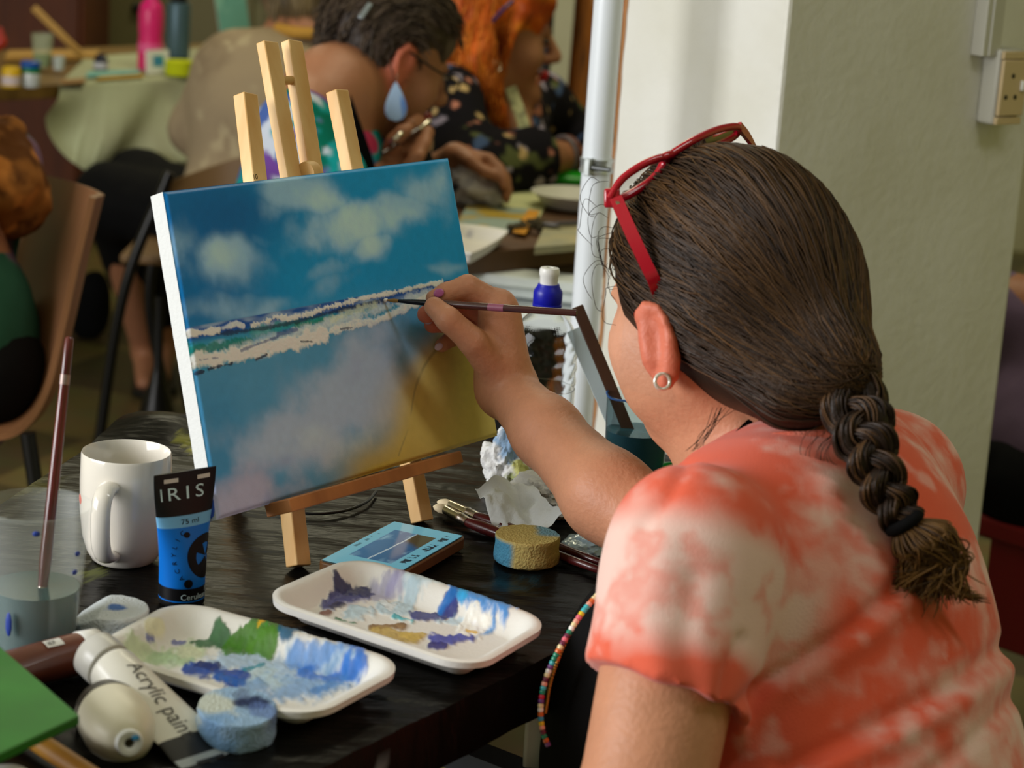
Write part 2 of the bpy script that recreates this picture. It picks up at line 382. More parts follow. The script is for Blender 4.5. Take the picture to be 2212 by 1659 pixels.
# power point and its trunking on the pillar's right face
def face_pt(px, py, off=0.0):
    q = ray(px, py); P0 = e2+nR*off; s = ((P0-CAM)@nR)/(q@nR); return CAM+q*s
so = face_pt(2140, 215); so_b = so.copy()
mso = mat('cream_plastic', S(206, 182, 140), .4); mgr = mat('grey_trunking', S(196, 194, 182), .45)
t = thing('power_socket', 'cream three-hole power socket with a white switch on the pillar', 'power socket', face_pt(2125, 262))
bh, bw, bd = .100, .050, .038
cb = face_pt(2116, 183)+aR*bw*.5
mk('back_box', box(cb+nR*(bd/2-.004), (bw, bd-.008, bh), (aR, nR, Z)), mgr, t, bevel=.004)
fp = mk('face_plate', box(cb+nR*(bd-.003), (bw*.96, .006, bh*.74), (aR, nR, Z)), mso, t, bevel=.0015)
for q_ in (cb+nR*(bd-.004)+Z*bh*.43, cb+nR*(bd-.005)-Z*bh*.44): mk('cover_strip', box(q_, (bw*.96, .006, bh*.1), (aR, nR, Z)), mso, t, bevel=.001)
mbk = mat('black_plastic', S(16, 16, 16), .4)
for dx, dz in ((-.004, .016), (-.014, -.012), (.004, -.012)):
    c = cb+nR*(bd+.0002)+aR*dx+Z*dz; mk('pin_hole', lathe([(0, -.001), (.0032, -.001), (.0032, .0004), (0, .0004)], c, nR, 16), mbk, fp)
c = cb+nR*(bd+.001)+aR*.016+Z*.003; mk('switch', box(c, (.008, .007, .014), (aR, nR, Z)), mat('white_switch', S(225, 225, 215), .35), t, bevel=.002)
tl = face_pt(2110, 118); ttop = zt
ct = tl+aR*.004; zc0 = tl[2]
mk('cable_trunking', merge(box(np.array([ct[0], ct[1], (zc0+ttop)/2])+nR*.011, (.034, .022, ttop-zc0), (aR, nR, Z)), box(np.array([ct[0], ct[1], (zc0+ttop)/2])+nR*.0225-aR*.004, (.006, .003, ttop-zc0), (aR, nR, Z))), mgr, smooth=False, bevel=.0015)
tag(bpy.data.objects['cable_trunking'], 'grey trunking running up the pillar above the power socket', 'trunking')
# ================================================================== the painter's table under black plastic
A_ = np.array([-.41, 2.37, TZ]); n1 = onz(1157, 1428); n2 = onz(930, 1540); E_ = np.array([-.83, .85, TZ])
B_ = onz(1560, 985); C_ = n1+(n1-n2)*1.25
dirn = nrm(n2-n1); 
E_ = n2+dirn*((-.80-n2[0])/dirn[0]); 
def quad(u, v): return (1-v)[:, None]*((1-u)[:, None]*A_+u[:, None]*B_)+v[:, None]*((1-u)[:, None]*E_+u[:, None]*C_)
def sheet(u, v):
    U = np.clip((u-.02)/.96, 0, 1); Vv = np.clip((v-.02)/.96, 0, 1); P = quad(U, Vv)
    ex = np.maximum(np.maximum(-(u-.02), u-.98), np.maximum(-(v-.02), v-.98)); ex = np.clip(ex, 0, 1)/.02
    nrmz = fbm(P[:, :2]*np.array([1.0, 3.0]), 9, 4, 3); nl = fbm(P[:, :2]@np.array([[.9, .3], [-.4, 1.6]])*np.array([2., 9.]), 4, 4, 8)
    P[:, 2] += .0035*(nl-.5)+.002*(nrmz-.5)-.0018-.046*ex*(1+.12*(nrmz-.5)); 
    cen = quad(np.array([.5]), np.array([.5]))[0]; o = P[:, :2]-cen[:2]; P[:, :2] += o/np.linalg.norm(o, axis=1)[:, None]*(.004*ex+.006*ex*(nl-.5))[:, None]
    ap = np.linalg.norm(P[:, :2]-(A_[:2]+np.array([.035, -.07])), axis=1); P[:, 2] += .020*np.exp(-(ap/.06)**2)
    return P
nu, nv = 230, 190
V, Fq = grid(sheet, nu, nv); V, Fq = shell(V, Fq, nu, nv, np.array([0, 0, -.0012]))
mpl = mat('black_plastic_sheet', S(24, 22, 18), .27, spec=.5, ior=1.14, attr=True, bump=.22, bscale=16, bstretch=(1.2, 3.2, 1))
cs_ = np.tile(SA([15, 14, 12]), (len(V), 1))
for (px, py), ln, c in [((405, 962), .02, (110, 110, 20)), ((415, 975), .012, (150, 150, 40)), ((60, 1040), .05, (66, 64, 20)), ((30, 1046), .05, (70, 66, 22)), ((205, 1240), .02, (90, 96, 40)), ((190, 1215), .012, (80, 84, 36)), ((700, 1105), .014, (90, 96, 80)), ((1110, 1258), .03, (20, 52, 66)), ((560, 1140), .01, (90, 60, 24)), ((1010, 1180), .03, (52, 50, 44))]:
    c0 = onz(px, py)[:2]; d = (V[:, :2]-c0); d = np.hypot(d[:, 0], d[:, 1])+ln*1.3*(fbm(V[:, :2], 90, 3, px)-.5)*2; a = (1-sstep(ln*.2, ln*.75, d))*.85; cs_ = cs_*(1-a[:, None])+SA(c)*a[:, None]
for (px, py), ln, c in [((1072, 1492), .008, (150, 160, 20)), ((1088, 1470), .005, (140, 150, 30)), ((800, 1640), .010, (120, 126, 132)), ((910, 1585), .008, (96, 104, 120))]:
    dd = np.linalg.norm(V-onz(px, py, TZ-.02)-0*Z, axis=1)+ln*(fbm(V, 120, 3, px)-.5)*2.4; a = (1-sstep(ln*.3, ln, dd))*.9; cs_ = cs_*(1-a[:, None])+SA(c)*a[:, None]
tag(mk('plastic_tablecloth', (V, Fq), mpl, cols=cs_), "creased black plastic sheet covering the painter's table", 'tablecloth')
t = thing('work_table', "table under the black plastic sheet, with a pale leg at its near corner", 'table', np.array([*((A_+C_)/2)[:2], 0]))
ins = lambda P, s: ((A_+B_+C_+E_)/4)*(1-s)+P*s
mk('table_top', prism([ins(p, .985)-Z*.036 for p in (A_, E_, C_, B_)], Z*.026), mat('table_board', S(92, 74, 52), .6), t, smooth=False)
mleg = mat('table_leg_paint', S(206, 212, 208), .4)
lg1 = onz(1172, 1480, .70); 
for q in (np.array([lg1[0], lg1[1], 0]), ins(A_, .85)*[1, 1, 0], ins(B_, .8)*[1, 1, 0], ins(E_, .85)*[1, 1, 0]):
    mk('leg', box(q+Z*.35, (.024, .024, .70)), mleg, t, bevel=.003)
rl = onz(1075, 1659, .62); rr_ = onz(900, 1590, .62)
mk('rail', beam(rl+nrm(rl-rr_)*.05, rr_+nrm(rr_-rl)*.12, .02, .03, Z), mat('navy_steel', S(40, 52, 72), .4), t)
# yellow and white paint smears on the plastic
# ================================================================== the canvas on its easel
CS = 1.96
ry = [ray(356, 413), ray(972, 340), ray(1079, 940), ray(473, 1122)]
_M = np.stack([ry[1], ry[3], -ry[2]], 1); sv = np.linalg.solve(_M, ry[0])
for _ in range(3):
    cTL, cTR, cBR, cBL = CAM+ry[0]*CS, CAM+ry[1]*CS*sv[0], CAM+ry[2]*CS*sv[2], CAM+ry[3]*CS*sv[1]
    cn = nrm(np.cross(cBR-cBL, cTL-cBL)); cn = cn if cn@FW < 0 else -cn
    q = ray(645, 1228); CS *= (((onz(645, 1228)+cn*.027-CAM)@cn))/((cBL-CAM)@cn)
cTL, cTR, cBR, cBL = CAM+ry[0]*CS, CAM+ry[1]*CS*sv[0], CAM+ry[2]*CS*sv[2], CAM+ry[3]*CS*sv[1]
cw = np.linalg.norm(cTR-cTL); chh = np.linalg.norm(cTL-cBL); ex = nrm(cBR-cBL); ey = nrm(cTL-cBL); cn = nrm(np.cross(ex, ey))
if cn@FW > 0: cn = -cn
def cplane(px, py, off=0.0):
    q = ray(px, py); return CAM+q*(((cBL+cn*off-CAM)@cn)/(q@cn))
_B = np.stack([cTR-cTL, cBL-cTL], 1); _Bi = np.linalg.pinv(_B)
def cuv(pts):      # measured photo position -> metres across / down the canvas
    return np.array([(_Bi@(cplane(*p)-cTL))*np.array([cw, chh]) for p in pts])
def paint_canvas(u, v):
    P = np.stack([u*cw, v*chh], 1); N_ = len(P); n = fbm(P, 22, 5, 1); nb = fbm(P, 9, 4, 4); wv = np.stack([fbm(P, 14, 3, 6)-.5, fbm(P, 14, 3, 7)-.5], 1)
    Pw = P+wv*.05
    mix = lambda C, c, a: C*(1-a[:, None])+SA(c)*a[:, None]
    C = np.tile(SA([2, 92, 150]), (N_, 1))
    C = mix(C, [4, 118, 172], sstep(.1, .38, u)); C = mix(C, [3, 78, 135], np.exp(-(((u-.2)/.2)**2+((v-.1)/.12)**2))*.9)
    C = mix(C, [80, 142, 176], sstep(.36, .57, v)*.7*(1-.5*sstep(.6, 1, u)))
    k = .4286/616
    def cloud(L, col, lo=.25, hi=.75, ro=.9):
        nonlocal C
        f = np.zeros(N_)
        for (x, y), rx, ry_, s in L:
            c = cuv([(x, y)])[0]; d = Pw-c; f = np.maximum(f, s*np.exp(-(d[:, 0]/(rx*k*1.6))**2-(d[:, 1]/(ry_*k))**2))
        a = sstep(lo, hi, f+ro*(n-.5))*np.minimum(1, f*1.6); C = mix(C, col, a); return a
    cloud([((640, 425), 62, 34, .8), ((570, 460), 40, 26, .5), ((925, 400), 62, 40, .8), ((860, 450), 80, 40, .8), ((480, 570), 66, 44, .75), ((395, 560), 40, 60, .6), ((660, 520), 90, 34, .65), ((560, 520), 50, 22, .5), ((560, 660), 170, 20, .55), ((940, 588), 70, 16, .5), ((700, 600), 70, 22, .5)], [120, 158, 188])
    cloud([((760, 500), 100, 56, .95), ((700, 450), 50, 40, .7), ((800, 555), 40, 36, .95), ((860, 480), 60, 36, .7), ((950, 390), 40, 26, .6), ((465, 565), 34, 34, .7), ((610, 535), 60, 16, .55)], [150, 180, 200], .35, .95)
    # wet sand and reflections
    low = v > .0
    hz = cuv([(400, 709), (1014, 597)]); hs = (hz[1, 1]-hz[0, 1])/(hz[1, 0]-hz[0, 0]); dh = P[:, 1]-(hz[0, 1]+hs*(P[:, 0]-hz[0, 0]))
    below = sstep(-.0006, .0006, dh)
    L_ = C.copy(); C = np.tile(SA([52, 116, 158]), (N_, 1)); C = mix(C, [70, 128, 165], sstep(.3, .7, nb)*.7)
    cloud([((770, 850), 110, 80, .95), ((650, 930), 120, 64, .85), ((790, 770), 80, 50, .7), ((700, 870), 80, 60, .7)], [134, 152, 176])
    cloud([((500, 1070), 90, 50, .9), ((540, 1010), 70, 40, .6), ((620, 1060), 70, 40, .7)], [138, 140, 164])
    cloud([((640, 1050), 60, 36, .6), ((760, 950), 66, 50, .7), ((640, 945), 60, 34, .6)], [154, 170, 178], .3, .9)
    cloud([((610, 985), 26, 20, .6), ((590, 1080), 16, 28, .6), ((770, 800), 30, 34, .5), ((500, 1090), 26, 20, .6)], [108, 112, 156], .3, .9)
    edge = cuv([(1010, 660), (975, 725), (925, 780), (897, 840), (884, 915), (862, 985), (790, 1025), (700, 1062)])
    xs = np.interp(P[:, 1], edge[:, 1], edge[:, 0]); ds = P[:, 0]-xs+.018*(n-.5)
    sand = sstep(-.045, .012, ds)*sstep(edge[0, 1]-.02, edge[0, 1]+.02, P[:, 1])
    C = mix(C, [158, 148, 108], sstep(-.09, -.01, ds)*.6*sstep(edge[0, 1], edge[0, 1]+.03, P[:, 1])); C = mix(C, [164, 148, 82], sand); C = mix(C, [150, 130, 60], sand*sstep(.45, .7, nb)*.5)
    C = mix(C, [154, 134, 36], np.exp(-((P-cuv([(800, 1005)])[0])**2@np.array([1/.05**2, 1/.02**2])))*.75)
    el = polydist(P+.004*(wv), catmull(np.column_stack([edge[1:6], np.zeros(5)]), 30)[:, :2]); C = mix(C, [110, 102, 70], (1-sstep(.0004, .0024, el+.003*(n-.5)))*.6*sstep(.35, .6, fbm(P, 40, 3, 17)+.1))
    C = L_*(1-below[:, None])+C*below[:, None]
    # sea band
    up_ = cuv([(412, 722), (500, 708), (560, 702), (640, 692), (740, 660), (840, 640), (930, 618), (985, 604)])
    f2t = cuv([(412, 768), (470, 758), (540, 745), (600, 726), (680, 708), (760, 684), (850, 655), (925, 636)]); f2b = cuv([(425, 806), (500, 786), (560, 776), (640, 752), (700, 728), (760, 706), (830, 690), (880, 664), (930, 645)])
    yt = hz[0, 1]+hs*(P[:, 0]-hz[0, 0]); yb = np.interp(P[:, 0], f2b[:, 0], f2b[:, 1]); sea = sstep(-.0006, .0006, P[:, 1]-yt)*(1-sstep(-.003, .003, P[:, 1]-yb))*(P[:, 0] < cuv([(975, 605)])[0, 0])
    C = mix(C, [44, 122, 158], sea); C = mix(C, [16, 66, 138], sea*(1-sstep(.008, .016, P[:, 1]-yt))); C = mix(C, [150, 172, 190], sea*sstep(.5, .7, fbm(P*[1, 4], 26, 3, 12))*.6)
    K = lambda *p: cuv(p)
    W = (196, 200, 196); DK = (26, 34, 60); GR = (0, 104, 92)
    st = [(K((410, 757), (450, 752), (490, 744), (540, 735)), 7*k, GR, .8, .6, .8), (K((545, 716), (600, 706), (660, 697), (720, 684)), 7*k, (20, 128, 128), .7, .8, 1.2), (K((640, 703), (700, 690)), 4*k, (16, 110, 90), .7, .6, 1.), (K((405, 735), (410, 770)), 6*k, (0, 130, 130), .8, .5, .6),
          (K((470, 722), (520, 716), (600, 704), (660, 690), (740, 668), (830, 648)), 3*k, DK, .75, .5, 1.2),
          (K((412, 720), (440, 719), (470, 713)), 5*k, W, .95, .4, .9), (K((480, 710), (510, 698), (525, 704)), 3.5*k, (178, 186, 200), .9, .5, 1.), (K((545, 702), (575, 695), (600, 684), (620, 688), (660, 680), (720, 660), (760, 652)), 4*k, W, .9, .5, 1.5), (K((760, 650), (810, 640), (850, 632), (900, 620), (955, 609)), 3.6*k, W, .9, .5, 1.5),
          (K((500, 750), (560, 738), (610, 725), (650, 712), (700, 703)), 5*k, (160, 176, 190), .6, .8, 1.4), (K((640, 722), (700, 700), (760, 686), (820, 668), (880, 648), (940, 632)), 8*k, (176, 188, 196), .7, .7, 1.2), (K((715, 692), (760, 672), (810, 658)), 6*k, (178, 190, 166), .6, .8, 1.2),
          (K((418, 780), (470, 774), (520, 764), (580, 750), (640, 738), (700, 722)), 10.5*k, W, .95, .45, .8), (K((700, 722), (760, 702), (820, 690), (870, 668), (930, 640)), 6*k, (190, 196, 200), .85, .5, .9),
          (K((520, 758), (560, 742), (600, 728)), 2*k, (60, 70, 120), .7, .6, 1.2), (K((600, 722), (640, 712)), 3*k, (40, 60, 120), .7, .6, 1.),
          (K((426, 806), (440, 801)), 1.6*k, DK, .9, .5, 2.), (K((450, 797), (500, 785)), 1.4*k, DK, .9, .5, 2.), (K((552, 777), (576, 766)), 1.8*k, DK, .9, .5, .8), (K((650, 738), (675, 738)), 1.5*k, DK, .8, .5, 1.5), (K((735, 711), (760, 708)), 1.4*k, DK, .7, .5, 1.5), (K((430, 778), (470, 773)), 1.2*k, (90, 90, 130), .7, .5, 2.)]
    C, th = strokes(P, C, [(a_, b_, c_, d_, e_, f_*.8) for a_, b_, c_, d_, e_, f_ in st], 110)
    hd = K((940, 622), (985, 607), (1014, 600), (1014, 614), (985, 618)); dd_ = polydist(P, K((985, 610), (1012, 604))); C = mix(C, [112, 92, 84], (1-sstep(.003, .006, dd_+.005*(n-.5)))*.9)
    C = C*(1+.10*(fbm(P, 160, 2, 3)-.5)[:, None]); return np.clip(C*CGAIN, 0, .95), th
CGAIN = 1.9
cth = .018
eas = nrm(ex-ey*0)
nu, nv = 430, 310
uu, vv = np.meshgrid(np.linspace(0, 1, nu), np.linspace(0, 1, nv)); uu = uu.ravel(); vv = vv.ravel()
Cc, th = paint_canvas(uu, vv)
Pc = cTL+uu[:, None]*(cTR-cTL)+vv[:, None]*(cBL-cTL); edg = np.minimum(np.minimum(uu*cw, (1-uu)*cw), np.minimum(vv*chh, (1-vv)*chh))
Pc = Pc+cn*(th*.0007-.003*(1-sstep(0, .005, edg))**2)[:, None]
Fq = [(j*nu+i, (j+1)*nu+i, (j+1)*nu+i+1, j*nu+i+1) for j in range(nv-1) for i in range(nu-1)]
t = thing('stretched_canvas', 'stretched canvas painted with a blue sea beach under clouds, standing on the wooden easel', 'painting', (cBL+cBR)/2)
mpt = mat('oil_paint', attr=True, rough=.42, spec=.35, bump=.10, bscale=900)
mk('painted_front', (Pc, Fq), mpt, t, cols=Cc, autos=False)
mcan = mat('canvas_white', S(216, 218, 217), .8, bump=.1, bscale=300)
b4 = [cTL, cTR, cBR, cBL]
rim = []
for a, b in zip(b4, b4[1:]+b4[:1]):
    for q in np.linspace(0, 1, 16, endpoint=False): rim.append(a+(b-a)*q)
rim = np.array(rim); m_ = len(rim); nz_ = (fbm(rim, 30, 2, 2)-.5)[:, None]; ctr = (cTL+cBR)/2
V = np.concatenate([rim-cn*.0028, rim-cn*.006+nrm(rim[0]-rim[0]+1e-9)*0, rim-cn*cth+nz_*.002*(rim-ctr)/.2, rim*.9+ctr*.1-cn*cth])
Fq = [(r*m_+i, r*m_+(i+1) % m_, (r+1)*m_+(i+1) % m_, (r+1)*m_+i) for r in range(3) for i in range(m_)]
mk('canvas_edge', (V, [f for f in Fq]), mcan, t)
mk('smudge', (lambda G: G)(merge(ball(cBL+ey*.016-cn*.008-ex*.0004, (.0012, .006, .014), 12, (ex, cn, ey)))), mat('blue_smudge', S(46, 86, 190), .6), t)
# easel
mpine = mat('pine', S(232, 196, 138), .5, col2=S(214, 164, 98), nscale=26, stretch=(1, 1, .07), bump=.05, bscale=60, bstretch=(1, 1, .1))
mpin2 = mat('stained_pine', S(190, 128, 72), .55, col2=S(150, 96, 52), nscale=18, stretch=(1, 1, .3))
t = thing('table_easel', 'small pine table easel holding the beach painting', 'easel', (onz(645, 1232)+onz(910, 1130))/2)
off = -(cth+.009)
def eb(a, b, w_, d_, name, o_=off, m=mpine, par=None):
    A = cplane(*a, o_); B = cplane(*b, o_); return mk(name, beam(B, A, w_, d_, ex), m, par or t, bevel=.0012)
lf = onz(645, 1228)+Z*.002; lt = cplane(530, 205, off)
mk('leg', beam(lf, lt, .0185, .0145, ex), mpine, t, bevel=.0012)
lt2 = cplane(728, 197, off); lq = cplane(908, 1105, off); lf2 = lq+(lq-lt2)*((TZ+.001-lq[2])/(lq-lt2)[2])
mk('leg', beam(lf2, lt2, .0185, .0145, ex), mpine, t, bevel=.0012)
eb((577, 92), (745, 1040), .0200, .0110, 'mast_rail', off+.002); eb((630, 90), (782, 1040), .0200, .0110, 'mast_rail', off+.002)
pg = cplane(618, 174, off+.002); mk('peg', tube([pg-ex*.012, pg+ex*.014], .0042, 12), mat('dowel', S(200, 160, 100), .5), t)
bk = cplane(668, 374, off+.012); mk('clamp_block', lathe([(.011, -.006), (.012, 0), (.011, .006)], bk, ex, 16), mpine, t)
la = cplane(600, 1098, .006); lb = cplane(973, 992, .006)
mk('ledge', beam(la, lb, .012, .030, ey), mpin2, t, bevel=.001)
rb_ = cplane(690, 440, off-.014); rf = onz(640, 1010); rf = np.array([cplane(760, 1000, off)[0]-cn[0]*.16, cplane(760, 1000, off)[1]-cn[1]*.16, TZ])
mk('rear_leg', beam(rf, rb_, .018, .014, ex), mpine, t, bevel=.001)
eb((612, 660), (855, 600), .016, .012, 'crossbar', off-.012)
# dark writing at the canvas edge of the left leg
q0 = cplane(547, 388, off+.0077)
mk('stamp', text_geo('10', .007, q0, ex, ey), mbk, bpy.data.objects['leg.004'] if 'leg.004' in bpy.data.objects else t, smooth=False)
# ================================================================== things on the table
def loft(secs, n=36, caps=True, ex_=2.0):
    a = np.linspace(0, 2*np.pi, n, endpoint=False); V = []
    for c, ax, ay, rx, ry_ in secs:
        ca, sa = np.cos(a), np.sin(a); e = 2/ex_
        V.append(np.asarray(c)+(np.sign(ca)*np.abs(ca)**e*rx)[:, None]*np.asarray(ax)+(np.sign(sa)*np.abs(sa)**e*ry_)[:, None]*np.asarray(ay))
    V = np.concatenate(V); m = len(secs)
    Fc = [(k*n+j, k*n+(j+1) % n, (k+1)*n+(j+1) % n, (k+1)*n+j) for k in range(m-1) for j in range(n)]
    if caps: Fc += [tuple(range(n))[::-1], tuple(range((m-1)*n, m*n))]
    return V, Fc
mcer = mat('mug_glaze', S(226, 220, 208), .16, coat=.5, sss=0)
# mug
mb = onz(268, 1207); t = thing('coffee_mug', 'white ceramic mug standing behind the blue paint tube', 'mug', mb)
H_ = .1; prof = [(0, .002), (.024, .002), (.0265, 0), (.029, .002), (.0335, .010), (.0375, .024), (.0400, .048), (.0402, .075), (.0395, H_-.002), (.0388, H_), (.0375, H_-.002), (.0378, .07), (.036, .03), (.030, .012), (0, .010)]
mk('body', lathe(prof, mb, n=64), mcer, t)
ha = nrm([-.17, -.985, 0]); hp = lambda r, h: mb+ha*r+Z*h
mk('handle', tube(catmull([hp(.0385, .078), hp(.049, .0775), hp(.0585, .070), hp(.0615, .052), hp(.059, .032), hp(.050, .0185), hp(.0345, .0135)], 36), .0058, 14, flat=1.5, ref=np.cross(ha, Z)), mcer, t)
mk('paint_mark', ball(mb+nrm([-.93, -.36, 0])*.0392+Z*.058, (.0015, .006, .006), 10, frame_of([0, 0, 1], [.36, -.93, 0])), mat('red_mark', S(196, 84, 66), .5), t)
# blue paint tube standing on its cap
tb0 = onz(392, 1298); tax = nrm([.75, .65, 0]); tay = nrm([.65, -.75, 0]); tr = .0195; TH = .1155
t = thing('acrylic_paint_tube', 'blue and black paint tube standing upright on its cap beside the mug', 'paint tube', tb0)
def tsec(h):
    s = sstep(.15, 1, h); return tr*(1-s)+.0305*s, tr*(1-s)+.0014*s
def tpt(a, h, e=.0):
    rx, ry_ = tsec(h); tt = a/tr; return tb0+Z*(TH*h)[..., None]+(rx*np.sin(tt)+e*np.sin(tt))[..., None]*tax+((ry_+e)*np.cos(tt))[..., None]*tay
hs_ = np.concatenate([np.linspace(.045, 1, 150)]); n_ = 72; aa = np.linspace(-np.pi, np.pi, n_, endpoint=False)*tr
V = np.concatenate([tpt(aa, np.full(n_, h)) for h in hs_]); m_ = len(hs_)
Fq = [(k*n_+j, k*n_+(j+1) % n_, (k+1)*n_+(j+1) % n_, (k+1)*n_+j) for k in range(m_-1) for j in range(n_)]+[tuple(range((m_-1)*n_, m_*n_))]
hh = np.repeat(hs_, n_); CB, CK, CL = SA([6, 104, 196]), SA([14, 14, 16]), SA([110, 170, 212])
tc_ = np.where((hh < .055)[:, None], CB, np.where((hh < .15)[:, None], CK, np.where((hh < .60)[:, None], CB, np.where((hh < .685)[:, None], CL, CK))))
bd_ = mk('tube_body', (V, Fq), mat('tube_print', attr=True, rough=.4, spec=.25), t, cols=tc_)
mk('cap', lathe([(0, 0), (.0185, 0), (.0195, .001), (.0195, .0055), (0, .0055)], tb0, n=40), mbk, t)
def twarp(x0_, h0, rot=0.0, e=.00035):
    c, s_ = math.cos(rot), math.sin(rot)
    return lambda P: tpt(x0_+P[:, 0]*c-P[:, 1]*s_, h0+(P[:, 0]*s_+P[:, 1]*c)/TH, e)
mtx = mat('tube_white_ink', S(190, 220, 228), .5); mtk = mat('tube_black_ink', S(10, 10, 14), .5, spec=.2)
mk('brand_name', text_geo('IRIS', .0155, None, None, None, spacing=1.35, warp=twarp(-.020, .80)), mtx, bd_, smooth=False)
mk('volume_text', text_geo('75 ml', .006, None, None, None, warp=twarp(-.006, .622)), mtk, bd_, smooth=False)
mk('colour_name', text_geo('Cerulean Blue', .0072, None, None, None, warp=twarp(-.012, .066)), mtx, bd_, smooth=False)
mk('colour_number', text_geo('310', .0055, None, None, None, warp=twarp(.012, .112)), mtx, bd_, smooth=False)
for i, ch in enumerate('ACRYLIC'):
    th_ = math.radians(214-i*14); R_ = .0265
    mk('type_letter', text_geo(ch, .0058, None, None, None, center=True, warp=twarp(.0125+R_*math.cos(th_), .37+R_*math.sin(th_)/TH, th_-math.pi/2)), mtk, bd_, smooth=False)
def disc(cx, ch, r0, r1, n=40, a0=0, a1=2*np.pi):
    a = np.linspace(a0, a1, n); P = np.concatenate([np.stack([np.cos(a), np.sin(a)], 1)*r for r in np.linspace(r0, r1, 5)])
    return twarp(cx, ch)(P), [(k*n+j, k*n+j+1, (k+1)*n+j+1, (k+1)*n+j) for k in range(4) for j in range(n-1)]
mk('emblem', merge(disc(.0135, .37, .011, .0185), disc(.0135, .37, .0005, .0125, 10, 1.9, 2.7), disc(.0135, .37, .0005, .0125, 10, 3.7, 5.2), disc(.0135, .37, .0005, .0125, 10, .2, .9)), mtk, bd_, smooth=False)
for c_ in ((-.0055, .19, .0038), (-.003, .545, .0024)): mk('dot', disc(c_[0], c_[1], .0001, c_[2]), mtk, bd_, smooth=False)
mhole = mat('hang_hole', S(205, 202, 196), .6)
for x_ in (-.010, .012): mk('hang_slot', (twarp(x_, .945, 0, .0005)(np.array([[-.005, -.0018], [.005, -.0018], [.005, .0018], [-.005, .0018]])), [(0, 1, 2, 3)]), mhole, bd_, smooth=False)
# frosted beaker of green water, brush in it
fb = onz(75, 1393); fr = mat('frosted_plastic', S(222, 230, 226), .3, alpha=.11)
mwat = mat('teal_water', S(10, 70, 72), .12, spec=.5)
t = thing('plastic_beaker', 'frosted plastic beaker of green-blue water at the left edge of the table', 'beaker', fb)
mk('cup', lathe([(0, 0), (.0315, 0), (.033, .002), (.0355, .045), (.0365, .049), (.0425, .113), (.0442, .1145), (.0442, .117), (.043, .118), (.0412, .116), (.0352, .05), (.0318, .003), (0, .003)], fb, n=56), fr, t)
mk('water', lathe([(0, .0035), (.0312, .0035), (.0345, .047), (.0347, .050), (0, .050)], fb, n=48), mwat, t)
for az, h_ in ((-1.35, .107), (-.45, .085), (-.5, .07), (-1.9, .03)):
    d_ = np.array([math.cos(az), math.sin(az), 0]); mk('paint_spot', ball(fb+d_*(.0355+.0068*h_/.113+(.0012 if h_ < .05 else .0))+Z*h_, (.003, .001, .0022+.008*(h_ < .05)), 10, (np.cross(Z, d_), d_, Z)), mat('ultramarine_spot', S(36, 62, 150), .5), t)
mmar = mat('maroon_lacquer', S(92, 30, 28), .25, coat=.4, col2=S(70, 22, 24), nscale=30); msil = mat('silver_ferrule', S(220, 212, 196), .22, 1.0); mbri = mat('pale_bristle', S(222, 206, 170), .7); mgold = mat('gold_ring', S(170, 120, 60), .4, .6)
def brush(name, label, a, b, c, d, r, group=None, bris=mbri, ferr=msil, hand=mmar, flat=1.0, cat='paintbrush', ref=None, taper=.55):
    """a tip, b ferrule start, c ferrule end, d handle end"""
    a, b, c, d = [np.asarray(x, float) for x in (a, b, c, d)]
    t = thing(name, label, cat, (a+d)/2, group)
    mk('bristles', tube([b, b+(a-b)*.4, b+(a-b)*.8, a], [r*.85, r*.95, r*.6, r*.12], 12, flat=flat, ref=ref), bris, t)
    mk('ferrule', tube([c, c+(b-c)*.3, c+(b-c)*.34, c+(b-c)*.4, b], [r*.95, r*.98, r*1.1, r*.95, r*.85], 16, flat=flat, ref=ref), ferr, t)
    mk('handle', tube([c, c+(d-c)*.12, c+(d-c)*.35, c+(d-c)*.8, d-(d-c)*.01, d], [r*.95, r*1.2, r*1.1, r*taper*1.1, r*taper, r*taper*.6], 16, flat=flat, ref=ref), hand, t)
    return t
ba = fb+np.array([.004, -.012, .006]); bt = at(150, 727, 1.76); ux = nrm(bt-ba); L_ = np.linalg.norm(bt-ba)
t = brush('paintbrush', 'maroon-handled paintbrush standing in the frosted beaker', ba, ba+ux*.02, ba+ux*.045, bt, .0042, taper=.85)
q = ba+ux*L_*.86; mk('band', tube([q-ux*.004, q+ux*.004], .0041, 14), mat('pale_band', S(150, 130, 124), .4, .5), t)
# white sponge disc behind
def sponge(name, label, c, r, h, colf, tilt=(0, 0, 1), sx=1.0, ref=(1, 0, 0), cutf=None, nz=.0012):
    prof = [(0, 0), (r*.9, 0), (r, .002)]+[(r*(1+.01*math.sin(i)), h*i/7) for i in range(1, 7)]+[(r, h-.0015), (r*.97, h)]+[(r*k, h) for k in np.linspace(.9, .0, 14)]
    V, Fq = lathe(prof, c, tilt, 72, ref, sx); V = V+(fbm(V, 260, 3, 3)[:, None]-.5)*nz*(V-(np.asarray(c)+nrm(tilt)*h/2))/r*2
    if cutf is not None: V = cutf(V)
    return mk(name, (V, Fq), mat('sponge_foam', attr=True, rough=.9, spec=.15, bump=.4, bscale=450), cols=colf(V))
def blotch(V, base, L, nsc=60):
    C = np.tile(SA(base), (len(V), 1))
    for i, (p, r, c, s) in enumerate(L):
        d = np.linalg.norm(V-p, axis=1)+r*1.3*(fbm(V, nsc, 3, i+2)-.5); a = (1-sstep(r*.55, r, d))*s; C = C*(1-a[:, None])+SA(c)*a[:, None]
    return C
